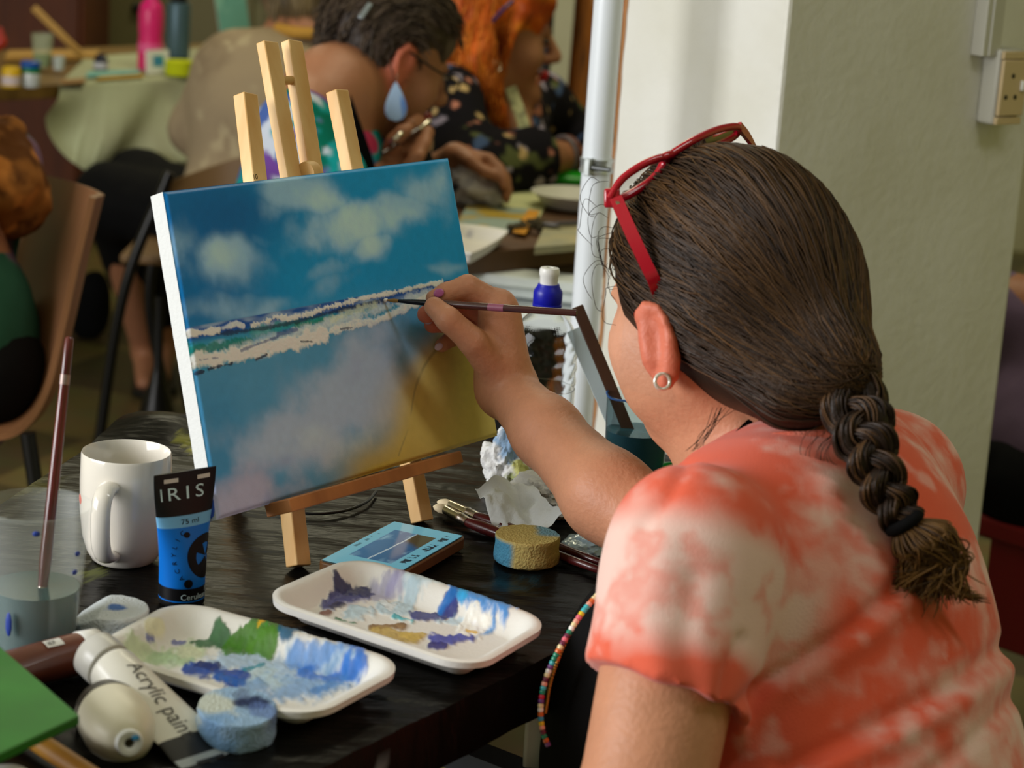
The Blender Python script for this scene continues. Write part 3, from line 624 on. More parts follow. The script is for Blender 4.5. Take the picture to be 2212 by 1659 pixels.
sc_ = onz(238, 1372); o = sponge('sponge', 'white sponge with a small blue mark, between beaker and blue tube', sc_, .0305, .024, lambda V: blotch(V, (216, 224, 230), [(sc_+Z*.024+np.array([.004, 0, 0]), .009, (60, 110, 190), .9)], 160), cutf=lambda V: V*1.0-np.clip(-(V[:, :1]-sc_[0])-.006, 0, 1)*np.array([0, 0, .55])*((V[:, 2:]-sc_[2])/.024))
tag(o, 'white sponge with a small blue mark, between beaker and blue tube', 'sponge')
# brown tube lying, white cap
a = onz(-40, 1462, TZ+.017); b = onz(170, 1412, TZ+.0165); u = nrm(b-a); u[2] = 0; u = nrm(u); sd = np.cross(Z, u)
t = thing('acrylic_paint_tube', 'brown paint tube with a white cap lying against the beaker', 'paint tube', b)
mbr = mat('brown_print', S(112, 54, 34), .4, coat=.3, col2=S(90, 42, 26), nscale=20)
mk('tube_body', loft([(b-u*l, sd, Z, rx, ry_) for l, rx, ry_ in ((.16, .024, .002), (.09, .019, .013), (.03, .0165, .016), (.012, .0165, .0165), (0, .0165, .0165))], 40), mbr, t)
mk('cap', lathe([(0, .0002), (.0165, .0002), (.0172, .001), (.0165, .017), (.0155, .018), (0, .018)], b, u, 36), mwh, t)
q = at(135, 1375, np.dot(b-CAM, FW)-.022); fn = nrm(Z*.8-sd*.6)
ct = b-u*.022; surf = lambda x, an: ct+np.outer(x, u)+.0169*(np.cos(an)[:, None]*Z-np.sin(an)[:, None]*sd)
lab_w = lambda P: surf(P[:, 0], .25-P[:, 1]/.0169)
V, Fq = grid(lambda uu, vv: lab_w(np.stack([-.011+uu*.015, -.0045+vv*.009], 1)), 4, 8)
lb_ = mk('price_label', (V, Fq), mat('paper_label', S(226, 226, 222), .6), t)
mk('label_text', text_geo('IEF', .0065, None, None, None, warp=lambda P: surf(P[:, 0]-.0095, .25-(P[:, 1]-.0025)/.0171)*1.0+np.array([0, 0, .0003])), mbk, lb_, smooth=False)
# white tube "Acrylic paint"
a = onz(236, 1440, TZ+.030); b = onz(404, 1592, TZ+.006); u = nrm(b-a); L_ = np.linalg.norm(b-a); sd = nrm(np.cross(Z, u)); nn = np.cross(u, sd)
if nn[2] < 0: nn = -nn
t = thing('acrylic_paint_tube', 'white paint tube with black lettering lying with its black flat end towards the front', 'paint tube', (a+b)/2)
mwt = mat('white_tube', S(222, 219, 208), .35, coat=.2)
sec = [(0.0, .012, .012), (.03, .0185, .0175), (.07, .0195, .0185), (.3, .020, .017), (.6, .0225, .011), (.85, .0245, .0045), (1.0, .025, .0022)]
tb_ = mk('tube_body', loft([(a+u*L_*s, sd, nn, rx, ry_) for s, rx, ry_ in sec], 44), mwt, t)
mk('cap', lathe([(0, -.020), (.0165, -.020), (.0185, -.018), (.0190, -.004), (.0185, 0), (0, 0)], a-u*.001, u, 36), mat('milky_cap', S(206, 204, 196), .3, trans=.15), t)
mk('flat_end', loft([(b-u*.0005, sd, nn, .0251, .0024), (b+u*.012-Z*.001, sd, nn, .0262, .0015), (b+u*.020-Z*.002, sd, nn, .0265, .0012)], 36, ex_=5), mbk, t)
tab0 = b+u*.020-Z*.0015; tabm = mat('grey_tab', S(150, 160, 168), .4)
V, Fq = prism([tab0+sd*.0262, tab0-sd*.0262, tab0-sd*.0255+u*.019-Z*.001, tab0+sd*.0255+u*.019-Z*.001], Z*.0012)
tb2 = mk('hang_tab', (V, Fq), tabm, t, smooth=False)
hc = tab0+u*.0085+Z*.0012
mk('slot', merge(box(hc, (.024, .0035, .0012), (sd, u, nn)), box(hc+u*.003, (.006, .0055, .0012), (sd, u, nn))), mbk, tb2, bevel=.0008)
def twp(P):
    s = P[:, 0]/L_; rx = np.interp(s, [q_[0] for q_ in sec], [q_[1] for q_ in sec]); ry_ = np.interp(s, [q_[0] for q_ in sec], [q_[2] for q_ in sec])
    an = .0+P[:, 1]/.017; return a+np.outer(P[:, 0], u)+(rx+.0004)[:, None]*np.sin(-an)[:, None]*(-sd*-1)*-1+((ry_+.0004)*np.cos(an))[:, None]*nn
_flip = 1.0 if (np.cross(u, sd)@nn) > 0 else -1.0
mk('lettering', text_geo('Acrylic paint', .0150, None, None, None, warp=lambda P: twp(np.stack([P[:, 0]+L_*.24, _flip*(P[:, 1]-.004)], 1))), mat('dark_ink', S(62, 58, 52), .5), tb_, smooth=False)
# white squeeze bottle pointing its nozzle at us
nzc = at(280, 1606, 1.56); bx = nrm([.36, -.90, .10]); 
t = thing('squeeze_bottle', 'white squeeze bottle lying with its open nozzle pointing at the camera', 'bottle', nzc-bx*.05)
mk('bottle', lathe([(0, -.085), (.020, -.085), (.0235, -.08), (.0255, -.065), (.0258, -.045), (.0250, -.032), (.0215, -.018), (.0155, -.009), (.0098, -.004), (0, -.004)], nzc, bx, 48), mat('bottle_white', S(224, 218, 196), .38, sss=0), t)
mk('nozzle', lathe([(.0098, -.005), (.0098, -.0005), (.0088, .0008), (.0045, .0008), (.0036, 0), (.0034, -.004), (0, -.004)], nzc, bx, 36), mat('nozzle_white', S(230, 232, 232), .35), t)
mk('opening', lathe([(0, -.0036), (.0033, -.0036), (.0033, -.0030), (0, -.0030)], nzc, bx, 20), mat('hole_dark', S(60, 52, 36), .8), t)
mk('paint_spot', ball(nzc-Z*-.004+bx*.0008-np.cross(bx, Z)*.004, (.003, .0022, .0008), 10, frame_of(bx)), mat('cerulean_spot', S(60, 150, 215), .5), t)
mk('label_band', lathe([(.0245, -.079), (.0259, -.064)], nzc, bx, 48), mat('bottle_label', S(58, 54, 46), .4, col2=S(120, 112, 100), nscale=90, lo=.55, hi=.62), t)
# green folder, ochre stick, small lid in the near corner
def hslab(pts, z_, th, name, m, label, cat, bev=.001):
    P = [onz(*p, z_) for p in pts]; o = mk(name, prism([p-Z*th for p in P], Z*th), m, smooth=False, bevel=bev); return tag(o, label, cat)
hslab([(172, 1545), (-70, 1335), (-420, 1500), (-130, 1690)], .797, .007, 'folder', mat('green_card', S(36, 120, 34), .45, col2=S(28, 104, 28), nscale=12), 'bright green folder, its corner jutting over the paint tubes', 'folder')
a = onz(10, 1555, TZ+.010); b = onz(215, 1690, TZ+.010)
tag(mk('wooden_dowel', tube([a, b], .0075, 18), mat('ochre_wood', S(180, 128, 40), .5, col2=S(150, 100, 30), nscale=20)), 'ochre wooden stick lying under the green folder', 'stick')
q = onz(12, 1672, TZ+.012); tag(mk('jar_lid', lathe([(0, 0), (.016, 0), (.018, .003), (.018, .010), (.016, .012), (0, .012)], q-Z*.012, (0, 0, 1), 32), mwh), 'small white lid at the near left corner, below the ochre stick', 'lid')
# ---------------------------------------------------------------- foam trays
def tray(name, label, cor, zr, strk, Ht=.022):
    c = [onz(*p, TZ+Ht) for p in cor]; c0 = sum(c)/4
    def plan(a, b):
        hx, hy = np.linalg.norm(c[1]-c[0])/2*1.07, np.linalg.norm(c[3]-c[0])/2*1.07; p = np.stack([a*hx, b*hy], 1); core = np.array([hx-.036, hy-.036]); q = np.clip(p, -core, core); d = p-q
        d = d*(np.abs(d).max(1)/(np.linalg.norm(d, axis=1)+1e-9))[:, None]; p = q+d; plan.ed = .036-np.linalg.norm(d, axis=1); x, y = p[:, 0]/hx*1.07, p[:, 1]/hy*1.07
        u, v = (x+1)/2, (y+1)/2; return (1-u)[:, None]*((1-v)[:, None]*c[0]+v[:, None]*c[3])+u[:, None]*((1-v)[:, None]*c[1]+v[:, None]*c[2])
    nu, nv = 190, 140; a, b = np.meshgrid(np.linspace(-1, 1, nu), np.linspace(-1, 1, nv)); a = a.ravel(); b = b.ravel()
    P = plan(a, b); Lu = np.linalg.norm(c[1]-c[0])/2; Lv = np.linalg.norm(c[3]-c[0])/2
    ed = plan.ed
    h = (1-sstep(.005, .030, ed)); zc_ = TZ+.0045+(Ht-.0045)*h-.0008*(1-sstep(0, .0035, ed)); P[:, 2] = zc_
    st = [([onz(*p, TZ+.006 if len(s) < 7 else TZ+s[6])[:2]*[1, .42] for p in s[0]], s[1]*1.85/4800, *s[2:6]) for s in strk]
    C, th = strokes(P[:, :2]*[1, .42], np.tile(SA([228, 226, 220]), (len(P), 1)), st, 75)
    P[:, 2] += th*.0016
    Fq = [(j*nu+i, j*nu+i+1, (j+1)*nu+i+1, (j+1)*nu+i) for j in range(nv-1) for i in range(nu-1)]
    fnv = np.cross(P[1]-P[0], P[nu]-P[0])
    if fnv[2] < 0: Fq = [f[::-1] for f in Fq]
    W, F2 = shell(P, Fq, nu, nv, np.zeros(3)); n = len(P); W[n:] = P; W[n:, 2] = np.maximum(zc_-.0055, TZ+.0006); 
    W[n:, :2] = c0[:2]+(P[:, :2]-c0[:2])*(1-.006)
    F2 = [f[::-1] for f in F2]
    C2 = np.concatenate([C, np.tile(SA([230, 228, 224]), (n, 1))])
    o = mk(name, (W, F2), mat('foam_tray_paint', attr=True, rough=.42, spec=.4, bump=.06, bscale=300), cols=np.clip(C2, 0, .9))
    return tag(o, label, 'paint tray', 'white foam trays used as palettes')
tray('foam_tray', 'white foam tray with green and pale blue paint, nearest the front edge', [(208, 1400), (395, 1298), (870, 1430), (655, 1545)], 0, [
    ([(300, 1420), (360, 1410), (430, 1400)], 26, (196, 214, 170), .8, .7, .9), ([(330, 1420), (400, 1425)], 20, (166, 196, 150), .8, .6, .8), ([(400, 1405), (430, 1410)], 14, (210, 214, 180), .8, .6, .8), ([(375, 1388), (395, 1385)], 5, (70, 80, 160), .8, .5, 1.5), ([(320, 1398), (330, 1395)], 4, (70, 80, 160), .8, .5, 1.5),
    ([(325, 1350), (345, 1345)], 13, (226, 222, 170), .6, .4, .4, .02),
    ([(440, 1440), (520, 1425), (600, 1440), (700, 1450), (760, 1440)], 34, (158, 186, 214), .85, .7, .8), ([(520, 1470), (600, 1480), (690, 1485), (750, 1470)], 30, (112, 158, 208), .85, .7, .8), ([(560, 1450), (600, 1470)], 20, (190, 212, 220), .8, .6, .9), ([(640, 1430), (700, 1440), (760, 1430)], 16, (90, 140, 206), .8, .6, .9), ([(650, 1450), (710, 1465), (780, 1460), (775, 1435)], 13, (30, 104, 200), .85, .6, .9), ([(680, 1490), (740, 1470)], 12, (70, 130, 200), .8, .6, .9), ([(745, 1440), (770, 1415)], 9, (40, 116, 210), .8, .6, 1., .012),
    ([(418, 1440), (470, 1450), (510, 1465)], 17, (16, 66, 160), .95, .4, 1.), ([(430, 1436), (460, 1440)], 9, (14, 36, 110), .9, .4, 1.2), ([(470, 1460), (520, 1475)], 10, (30, 96, 186), .9, .5, 1.), ([(530, 1445), (570, 1435)], 6, (20, 128, 150), .85, .5, 1.2),
    ([(430, 1385), (470, 1385), (510, 1400)], 14, (50, 104, 60), .95, .35, .8), ([(500, 1400), (560, 1390), (600, 1395)], 17, (66, 120, 30), .95, .35, .8), ([(540, 1410), (590, 1405)], 14, (74, 126, 34), .95, .35, .9), ([(560, 1380), (600, 1375)], 10, (120, 160, 20), .9, .5, 1.2), ([(580, 1362), (575, 1376)], 5, (60, 140, 40), .9, .4, 1.4, .012), ([(556, 1370), (568, 1358)], 6, (226, 176, 30), .9, .4, 1.6, .015), ([(590, 1356), (606, 1352)], 4, (230, 176, 30), .9, .4, 1.8, .015), ([(618, 1398), (655, 1392)], 13, (10, 84, 120), .95, .35, .9), ([(615, 1382), (650, 1378)], 7, (150, 190, 90), .7, .6, 1.6)])
tray('foam_tray', 'white foam tray with bright blue and ochre paint, in front of the phone', [(574, 1290), (775, 1204), (1180, 1338), (1012, 1436)], 0, [
    ([(720, 1300), (760, 1290), (800, 1285), (860, 1278)], 20, (130, 128, 178), .6, .8, 1.), ([(840, 1270), (870, 1255)], 10, (150, 146, 190), .6, .8, 1., .012), ([(880, 1245), (960, 1262)], 12, (190, 222, 238), .6, .7, .8, .02),
    ([(710, 1305), (745, 1290), (800, 1282)], 14, (66, 68, 130), .95, .4, .9), ([(725, 1275), (760, 1278), (790, 1280)], 11, (44, 46, 92), .95, .4, .8), ([(712, 1308), (740, 1305)], 8, (54, 52, 82), .9, .4, 1.2),
    ([(760, 1320), (820, 1312), (880, 1315), (890, 1300)], 21, (176, 202, 216), .85, .5, .9), ([(830, 1300), (845, 1308)], 9, (222, 228, 230), .9, .5, 1.4), ([(850, 1330), (890, 1338)], 6, (40, 172, 186), .9, .5, 1.2), ([(725, 1335), (770, 1345)], 6, (30, 110, 74), .9, .5, 1.4), ([(695, 1322), (712, 1320)], 5, (120, 70, 58), .9, .5, 1.6),
    ([(800, 1355), (850, 1350), (870, 1352)], 10, (140, 104, 54), .95, .4, .8), ([(805, 1362), (860, 1375), (900, 1378)], 15, (196, 168, 90), .95, .35, .7), ([(870, 1370), (915, 1368)], 12, (206, 176, 84), .9, .4, .8),
    ([(1000, 1285), (1050, 1300), (1095, 1315)], 24, (40, 160, 224), .9, .5, 1.), ([(985, 1310), (1040, 1330), (1090, 1345)], 20, (24, 128, 206), .9, .5, 1.), ([(1030, 1370), (1060, 1360)], 14, (40, 140, 214), .85, .5, 1.1), ([(990, 1275), (1000, 1300)], 14, (52, 168, 228), .9, .4, .9, .012), ([(1060, 1290), (1085, 1300)], 11, (200, 226, 236), .8, .6, 1.4, .008), ([(1095, 1315), (1100, 1300)], 10, (36, 150, 222), .9, .4, .9, .016),
    ([(895, 1328), (940, 1330), (975, 1325)], 11, (36, 44, 124), .95, .35, .9), ([(950, 1322), (980, 1310)], 8, (30, 110, 190), .9, .5, 1.), ([(950, 1340), (1000, 1345)], 8, (176, 206, 224), .7, .6, 1.4),
    ([(945, 1378), (980, 1380), (1010, 1372)], 18, (58, 66, 168), .95, .35, .8), ([(935, 1392), (960, 1396)], 9, (34, 30, 130), .95, .35, .8), ([(1005, 1355), (1040, 1358)], 19, (244, 242, 234), .98, .3, .9), ([(1010, 1362), (1028, 1366)], 3, (224, 180, 70), .9, .4, 1.2)])
# blue-stained sponge beside the near tray
sp = onz(508, 1588); o = sponge('sponge', '', sp, .0290, .024, lambda V: blotch(V, (150, 182, 214), [(sp+np.array([-.012, .0, .022]), .02, (206, 212, 198), .9), (sp+np.array([.012, .006, .022]), .014, (38, 46, 84), .95), (sp+np.array([.002, .016, .023]), .010, (110, 130, 160), .8), (sp+np.array([.02, -.006, .020]), .014, (96, 120, 176), .7), (sp+np.array([-.01, -.024, .008]), .018, (112, 156, 206), .7)], 70), tilt=(.05, -.12, 1))
tag(o, 'sponge stained pale and dark blue, in front of the near foam tray', 'sponge')
# phone showing a beach picture
pz = TZ+.0125; pc4 = [onz(683, 1211, pz), onz(850, 1123, pz), onz(1010, 1156, pz)]; pc4.append(pc4[0]+pc4[2]-pc4[1])
pu = nrm(pc4[1]-pc4[0]); pl_ = np.linalg.norm(pc4[1]-pc4[0]); pv0 = pc4[2]-pc4[1]; pw_ = np.linalg.norm(pv0); pv_ = nrm(pv0); pcn = (pc4[0]+pc4[2])/2
t = thing('smartphone', 'phone in a brown case showing a blue beach picture, lying behind the far tray', 'phone', pcn-Z*.0125)
def rrect(c, ax, ay, hx, hy, r, n=7):
    P = []
    for sx, sy, a0 in ((1, 1, 0), (-1, 1, 90), (-1, -1, 180), (1, -1, 270)):
        for k in range(n):
            a = math.radians(a0+90*k/(n-1)); P.append(c+ax*(sx*(hx-r)+r*math.cos(a))+ay*(sy*(hy-r)+r*math.sin(a)))
    return P
up_sign = np.cross(pu, pv_)[2]
mk('case', prism(rrect(pcn-Z*.0118, pu, pv_, pl_/2, pw_/2, .009), Z*.0110), mat('case_brown', S(112, 76, 42), .4), t, bevel=.0012)
mk('bezel', prism(rrect(pcn-Z*.0012, pu, pv_, pl_/2-.002, pw_/2-.002, .008), Z*.0009), mbk, t)
ms = bpy.data.materials.new('phone_screen'); ms.use_nodes = True; b_ = ms.node_tree.nodes['Principled BSDF']; at_ = ms.node_tree.nodes.new('ShaderNodeAttribute'); at_.attribute_name = 'Col'
ms.node_tree.links.new(at_.outputs['Color'], b_.inputs['Emission Color']); b_.inputs['Emission Strength'].default_value = .62; b_.inputs['Base Color'].default_value = (.02, .02, .02, 1); b_.inputs['Roughness'].default_value = .12
def scr(u, v): return pcn+Z*.0001+np.outer((u-.5)*(pl_-.008), pu)+np.outer((v-.5)*(pw_-.006), pv_)
nu, nv = 130, 90; V, Fq = grid(scr, nu, nv)
gu, gv = [x.ravel() for x in np.meshgrid(np.linspace(0, 1, nu), np.linspace(0, 1, nv))]
P = np.stack([gu, gv], 1); cs_ = np.tile(SA([128, 206, 224]), (len(P), 1)); pic = ((gu > .2) & (gu < .84) & (gv > .17) & (gv < .77))
pcx = SA([60, 130, 178])*(1-gv[:, None])+SA([20, 92, 140])*gv[:, None]; n = fbm(P, 7, 4, 2); pcx = pcx+(SA([150, 200, 220])-pcx)*sstep(.5, .75, n)[:, None]
wl = np.abs(gv-(.47+.1*(gu-.5))+.03*(n-.5)); pcx = np.where((wl < .012)[:, None], SA([210, 228, 232]), pcx); sd_ = sstep(.62, .72, gu+.35*(gv-.47)+.05*(n-.5))*(gv > .5); pcx = pcx*(1-sd_[:, None])+SA([84, 76, 52])*sd_[:, None]
cs_ = np.where(pic[:, None], pcx, cs_); txt = ((gv > .83) & (gv < .93) & (((gu > .22) & (gu < .46)) | ((gu > .54) & (gu < .92))) & (fbm(P*[1, .25], 60, 1, 3) > .46)); cs_ = np.where(txt[:, None], SA([24, 52, 66]), cs_)
txt = ((gv > .055) & (gv < .10) & (gu > .34) & (gu < .72) & (fbm(P*[1, .2], 44, 1, 3) > .55)); cs_ = np.where(txt[:, None], SA([60, 130, 150]), cs_)
if np.cross(pu, pv_)[2] < 0: Fq = [f[::-1] for f in Fq]
mk('screen', (V, Fq), ms, t, cols=cs_, autos=False)
# yellow and blue sponge
sp2 = onz(1136, 1212); 
o = sponge('sponge', '', sp2, .0300, .026, lambda V: (lambda s, tp: SA([206, 186, 116])*(1-s[:, None])+SA([96, 172, 212])*(1-.25*fbm(V, 300, 2, 4)[:, None])*s[:, None])(np.clip(sstep(.010, .016, -(V[:, 0]-sp2[0])+.006*(fbm(V, 40, 3, 2)-.5))*(1-sstep(.022, .026, V[:, 2]-sp2[2]))+sstep(.005, .012, V[:, 0]-sp2[0]+.01*(fbm(V, 60, 3, 8)-.5))*sstep(.021, .026, V[:, 2]-sp2[2])*sstep(-.005, .004, V[:, 1]-sp2[1])*.8, 0, 1), 0))
tag(o, 'round sponge half blue half yellow, beside the crumpled paper', 'sponge')
# two flat brushes with silver ferrules
for k, (pa, pb_, pc_, pd_, lab) in enumerate([((936, 1094), (962, 1101), (1012, 1128), (1296, 1232), 'nearer of the two silver-ferruled brushes lying beside the phone'), ((944, 1084), (972, 1090), (1030, 1116), (1300, 1216), 'farther of the two silver-ferruled brushes lying beside the phone')]):
    zs = TZ+.0065+.0008*k; brush('paintbrush', lab, onz(*pa, zs), onz(*pb_, zs), onz(*pc_, zs), onz(*pd_, zs), .0052, 'flat brushes by the phone', taper=.7)
# crumpled kitchen paper
def crumple(name, c, r, cols, label, seed, sc=26, amp=.55, flat=.75):
    V, Fq = ball((0, 0, 0), 1.0, 90); n1_ = fbm(V*.06, sc, 4, seed); n2_ = np.abs(fbm(V*.06, sc*1.5, 4, seed+3)-.5)*2; R_ = 1+amp*(n1_-.5)*2-.5*n2_
    V = V*R_[:, None]*np.asarray(r); V[:, 2] = np.maximum(V[:, 2], -r[2]*.55); V[:, 2] -= V[:, 2].min(); V = V+c; return tag(mk(name, (V, Fq), mat('kitchen_paper', attr=True, rough=.9, spec=.1, bump=.3, bscale=160), cols=cols(V)), label, 'paper towel')
kc = onz(1095, 1045); crumple('paper_towel', kc, (.027, .024, .034), lambda V: blotch(V, (226, 226, 224), [(kc+np.array([.002, -.004, .045]), .022, (96, 150, 196), .75), (kc+np.array([.014, -.02, .022]), .013, (206, 206, 90), .8), (kc+np.array([.006, -.02, .014]), .008, (150, 160, 60), .8)], 130), 'crumpled white kitchen paper stained blue and yellow, beside the water bottle', 2)
kd = onz(1180, 1108); crumple('paper_towel', kd, (.040, .034, .024), lambda V: blotch(V, (206, 206, 200), [(kd+np.array([.03, -.01, .014]), .02, (120, 116, 96), .6), (kd+np.array([.012, 0, .03]), .014, (150, 176, 190), .5)], 120), 'crumpled greyish kitchen paper heaped behind the yellow and blue sponge', 7, sc=30)
def tis(u, v):
    P = onz(1028, 1050, TZ+.03)*((1-u)*(1-v))[:, None]+onz(1150, 1045, TZ+.034)*(u*(1-v))[:, None]+onz(1215, 1128, TZ+.03)*(u*v)[:, None]+onz(1085, 1150, TZ+.012)*((1-u)*v)[:, None]
    n = fbm(np.stack([u, v], 1), 3.2, 3, 4)-.5; P[:, 2] += .022*n+.010*np.sin(u*5+v*3)*.6-.016*(1-u)*v; P[:, 0] += .006*(fbm(np.stack([u, v], 1), 4, 2, 9)-.5); return P
V, Fq = grid(tis, 40, 30); V, Fq = shell(V, Fq, 40, 30, np.array([0, 0, -.0006]))
tag(mk('paper_napkin', (V, Fq), mat('tissue_paper', S(214, 218, 218), .9, spec=.1, bump=.2, bscale=200)), 'torn sheet of white tissue draped in front of the stained kitchen paper', 'napkin')
kb = onz(1262, 1192); V, Fq = ball((0, 0, 0), 1.0, 60); R_ = 1+.8*(fbm(V*.05, 40, 3, 5)-.5); V = V*R_[:, None]*[.020, .026, .010]; V[:, 2] = np.maximum(V[:, 2], -.005); V = V+kb+Z*.0055
tag(mk('plastic_bag', (V, Fq), mat('pale_film', S(176, 204, 222), .2, coat=.5)), 'scrap of pale blue plastic film beside the yellow and blue sponge', 'plastic scrap')
# cable behind the easel legs
tag(mk('cable', tube(catmull([onz(600, 1092, TZ+.003), onz(668, 1109, TZ+.003), onz(740, 1104, TZ+.003), onz(790, 1085, TZ+.003), onz(812, 1062, TZ+.003)], 40), .0016, 8), mbk), 'thin black cable curling on the table behind the easel ledge', 'cable')
# ---------------------------------------------------------------- water bottle
wb = onz(1160, 978); t = thing('water_bottle', 'clear ribbed plastic water bottle with a blue cap and white spout', 'water bottle', wb)
mclr = mat('clear_plastic', (.97, .98, .98), .03, trans=1.0, ior=1.22, spec=.5)
pr_ = [(.001, .003), (.026, .001), (.034, .002), (.0362, .008), (.0362, .068), (.0352, .074), (.0362, .081), (.0352, .088), (.0364, .096), (.0354, .103), (.0366, .111), (.0355, .118), (.0352, .126), (.0325, .136), (.0262, .146), (.0180, .1545), (.0128, .159), (.0122, .167)]
dense = catmull(np.array(pr_), 90); dense[0, 0] = 0; n_ = 72; out = []
def bshape(off):
    V, Fq = lathe([(max(r-off, 0), h) for r, h in dense], wb, n=n_)
    k = np.repeat(dense[:, 1], n_); an = np.tile(np.linspace(0, 2*np.pi, n_, endpoint=False), len(dense)); bandm = sstep(.066, .08, k)*(1-sstep(.135, .15, k))
    d = V-wb; d[:, 2] = 0; V = V+d*(bandm*(.013*np.sin(k*420+3.6*np.sin(an*2+1))+.035*(fbm(V, 60, 2, 4)-.5)))[:, None]; return V, Fq
Vo, Fo = bshape(0); Vi, Fi = bshape(.0007); mk('bottle', merge((Vo, Fo[:-1]), (Vi, [f[::-1] for f in Fi[:-1]])), mclr, t)
mk('cap', lathe([(.0126, .162), (.0156, .162), (.0158, .163), (.0158, .1655), (.0150, .166), (.0156, .167), (.0156, .1775), (.0150, .180), (.0125, .1835), (.0112, .187), (0, .187)], wb, n=44), mat('cap_blue', S(18, 24, 168), .35), t)
mk('spout', lathe([(.0095, .186), (.0098, .194), (.0108, .197), (.0108, .2015), (.0098, .204), (.004, .2045), (.004, .2035), (0, .2035)], wb, n=36), mwh, t)
# beaker with blue water on the right, two things standing in it
rb2 = onz(1368, 1022); t = thing('plastic_beaker', 'clear beaker of dark blue water in front of the pillar', 'beaker', rb2)
mgl = mat('blue_tinted_plastic', S(214, 226, 228), .06, trans=1.0, ior=1.12)
mk('cup', lathe([(0, 0), (.030, 0), (.0312, .002), (.0345, .084), (.0352, .0845), (.0352, .086), (.0338, .086), (.0303, .003), (0, .003)], rb2, n=56), mgl, t)
mk('water', lathe([(0, .0035), (.0300, .0035), (.0318, .045), (.0322, .0475), (0, .0470)], rb2, n=48), mat('blue_water', S(62, 104, 116), .1), t)
mk('paint_rim', tube([rb2+np.array([.0346*math.cos(a), .0346*math.sin(a), .0862-.002*abs(math.sin(a*3))]) for a in np.linspace(2.6, 4.6, 26)], .0011, 8), mat('blue_rim_paint', S(40, 90, 160), .5), t)
a = at(1247, 662, 2.335); b = rb2+np.array([.008, .004, .012]); u = nrm(a-b)
tag(mk('flat_brush_handle', beam(b, a, .0125, .0055, np.cross(u, FW)), mat('dark_brown_wood', S(66, 44, 34), .35, coat=.2, col2=S(84, 58, 44), nscale=30, stretch=(1, 1, .2)), bevel=.001), 'flat dark brown brush handle standing in the blue water beaker', 'brush handle')
a = at(1238, 712, 2.36); b = rb2+np.array([-.004, .010, .010]); u = nrm(a-b)
tag(mk('plastic_scraper', beam(b, a, .0150, .0016, np.cross(u, FW)), mat('milky_plastic', S(200, 214, 218), .3, trans=.35), bevel=.0006), 'milky plastic strip standing behind the brown brush handle in the beaker', 'scraper')
gq = onz(1462, 1030); tag(mk('bottle_cap', lathe([(0, 0), (.021, 0), (.022, .002), (.022, .009), (.0205, .0105), (.0185, .0105), (.0180, .004), (0, .004)], gq, (0, 0, 1), 40), mat('green_lid', S(22, 150, 60), .35)), 'green plastic lid lying to the right of the blue water beaker', 'lid')
# ================================================================== the painting woman
SK = np.array(S(194, 136, 104)); SKR = np.array(S(208, 116, 90)); SKL = np.array(S(206, 148, 118))
mskin = mat('skin', attr=True, rough=.48, spec=.35, sss=.08, bump=.12, bscale=220)
hC = at(1560, 610, 1.87); hf = nrm([-.66, .68, -.30]); hl = nrm(np.cross(Z, hf)); hu = np.cross(hf, hl); HA = np.stack([hf, hl, hu])
def hp_(f, l, u): return hC+hf*f+hl*l+hu*u
W = Blob()
# head
W.ell(hp_(-.005, 0, .008), (.093, .073, .090), HA, .01, SK)
W.ell(hp_(.036, 0, -.045), (.062, .062, .078), HA, .03, SK)
W.cap(hp_(-.005, .050, -.070), hp_(.070, .012, -.112), .023, .019, .03, SK).cap(hp_(-.005, -.050, -.070), hp_(.070, -.012, -.112), .023, .019, .03, SK)
for s_ in (1, -1): W.ell(hp_(.050, .038*s_, -.078), (.034, .026, .026), HA, .03, SK)
for s_ in (1, -1): W.ell(hp_(.060, .042*s_, -.043), (.032, .028, .032), HA, .02, SKL)
W.cap(hp_(.086, -.032, .002), hp_(.086, .032, .002), .011, .011, .015, SK)
W.cap(hp_(.094, 0, -.004), hp_(.116, 0, -.042), .008, .012, .012, SKL); W.ell(hp_(.103, 0, -.048), (.012, .018, .010), HA, .01, SKL)
for s_ in (1, -1): W.ell(hp_(.092, .031*s_, -.016), (.012, .018, .011), HA, .012, SK, op=-1)
for s_ in (1, -1): W.ell(hp_(.078, .031*s_, -.016), (.012, .0135, .0125), HA, .004, SKL)
W.cap(hp_(.096, -.018, -.078), hp_(.096, .018, -.078), .007, .007, .008, np.array(S(170, 84, 78))); W.ell(hp_(.078, 0, -.112), (.016, .018, .014), HA, .02, SK)
# ear (left): bowl, rim, lobe
eo = lambda x, y, d: at(x, y, d)
W.ell(eo(1408, 745, 1.812), (.010, .012, .030), HA, .006, SKR)
rimp = [eo(1390, 712, 1.818), eo(1382, 680, 1.812), eo(1396, 662, 1.806), eo(1416, 668, 1.800), eo(1433, 695, 1.796), eo(1446, 735, 1.794), eo(1452, 775, 1.796), eo(1448, 806, 1.800), eo(1436, 826, 1.806)]
W.chain(rimp, [.0045, .005, .0055, .006, .0065, .007, .0072, .0078, .0080], .004, SKR)
W.chain([eo(1412, 700, 1.803), eo(1428, 735, 1.798), eo(1432, 780, 1.800)], [.0035, .004, .005], .004, SKR)
W.ell(eo(1410, 715, 1.794), (.008, .008, .019), HA, .003, op=-1).ell(eo(1418, 745, 1.795), (.004, .004, .016), HA, .003, op=-1)
W.ell(eo(1403, 770, 1.806), (.006, .006, .009), HA, .005, SKR)
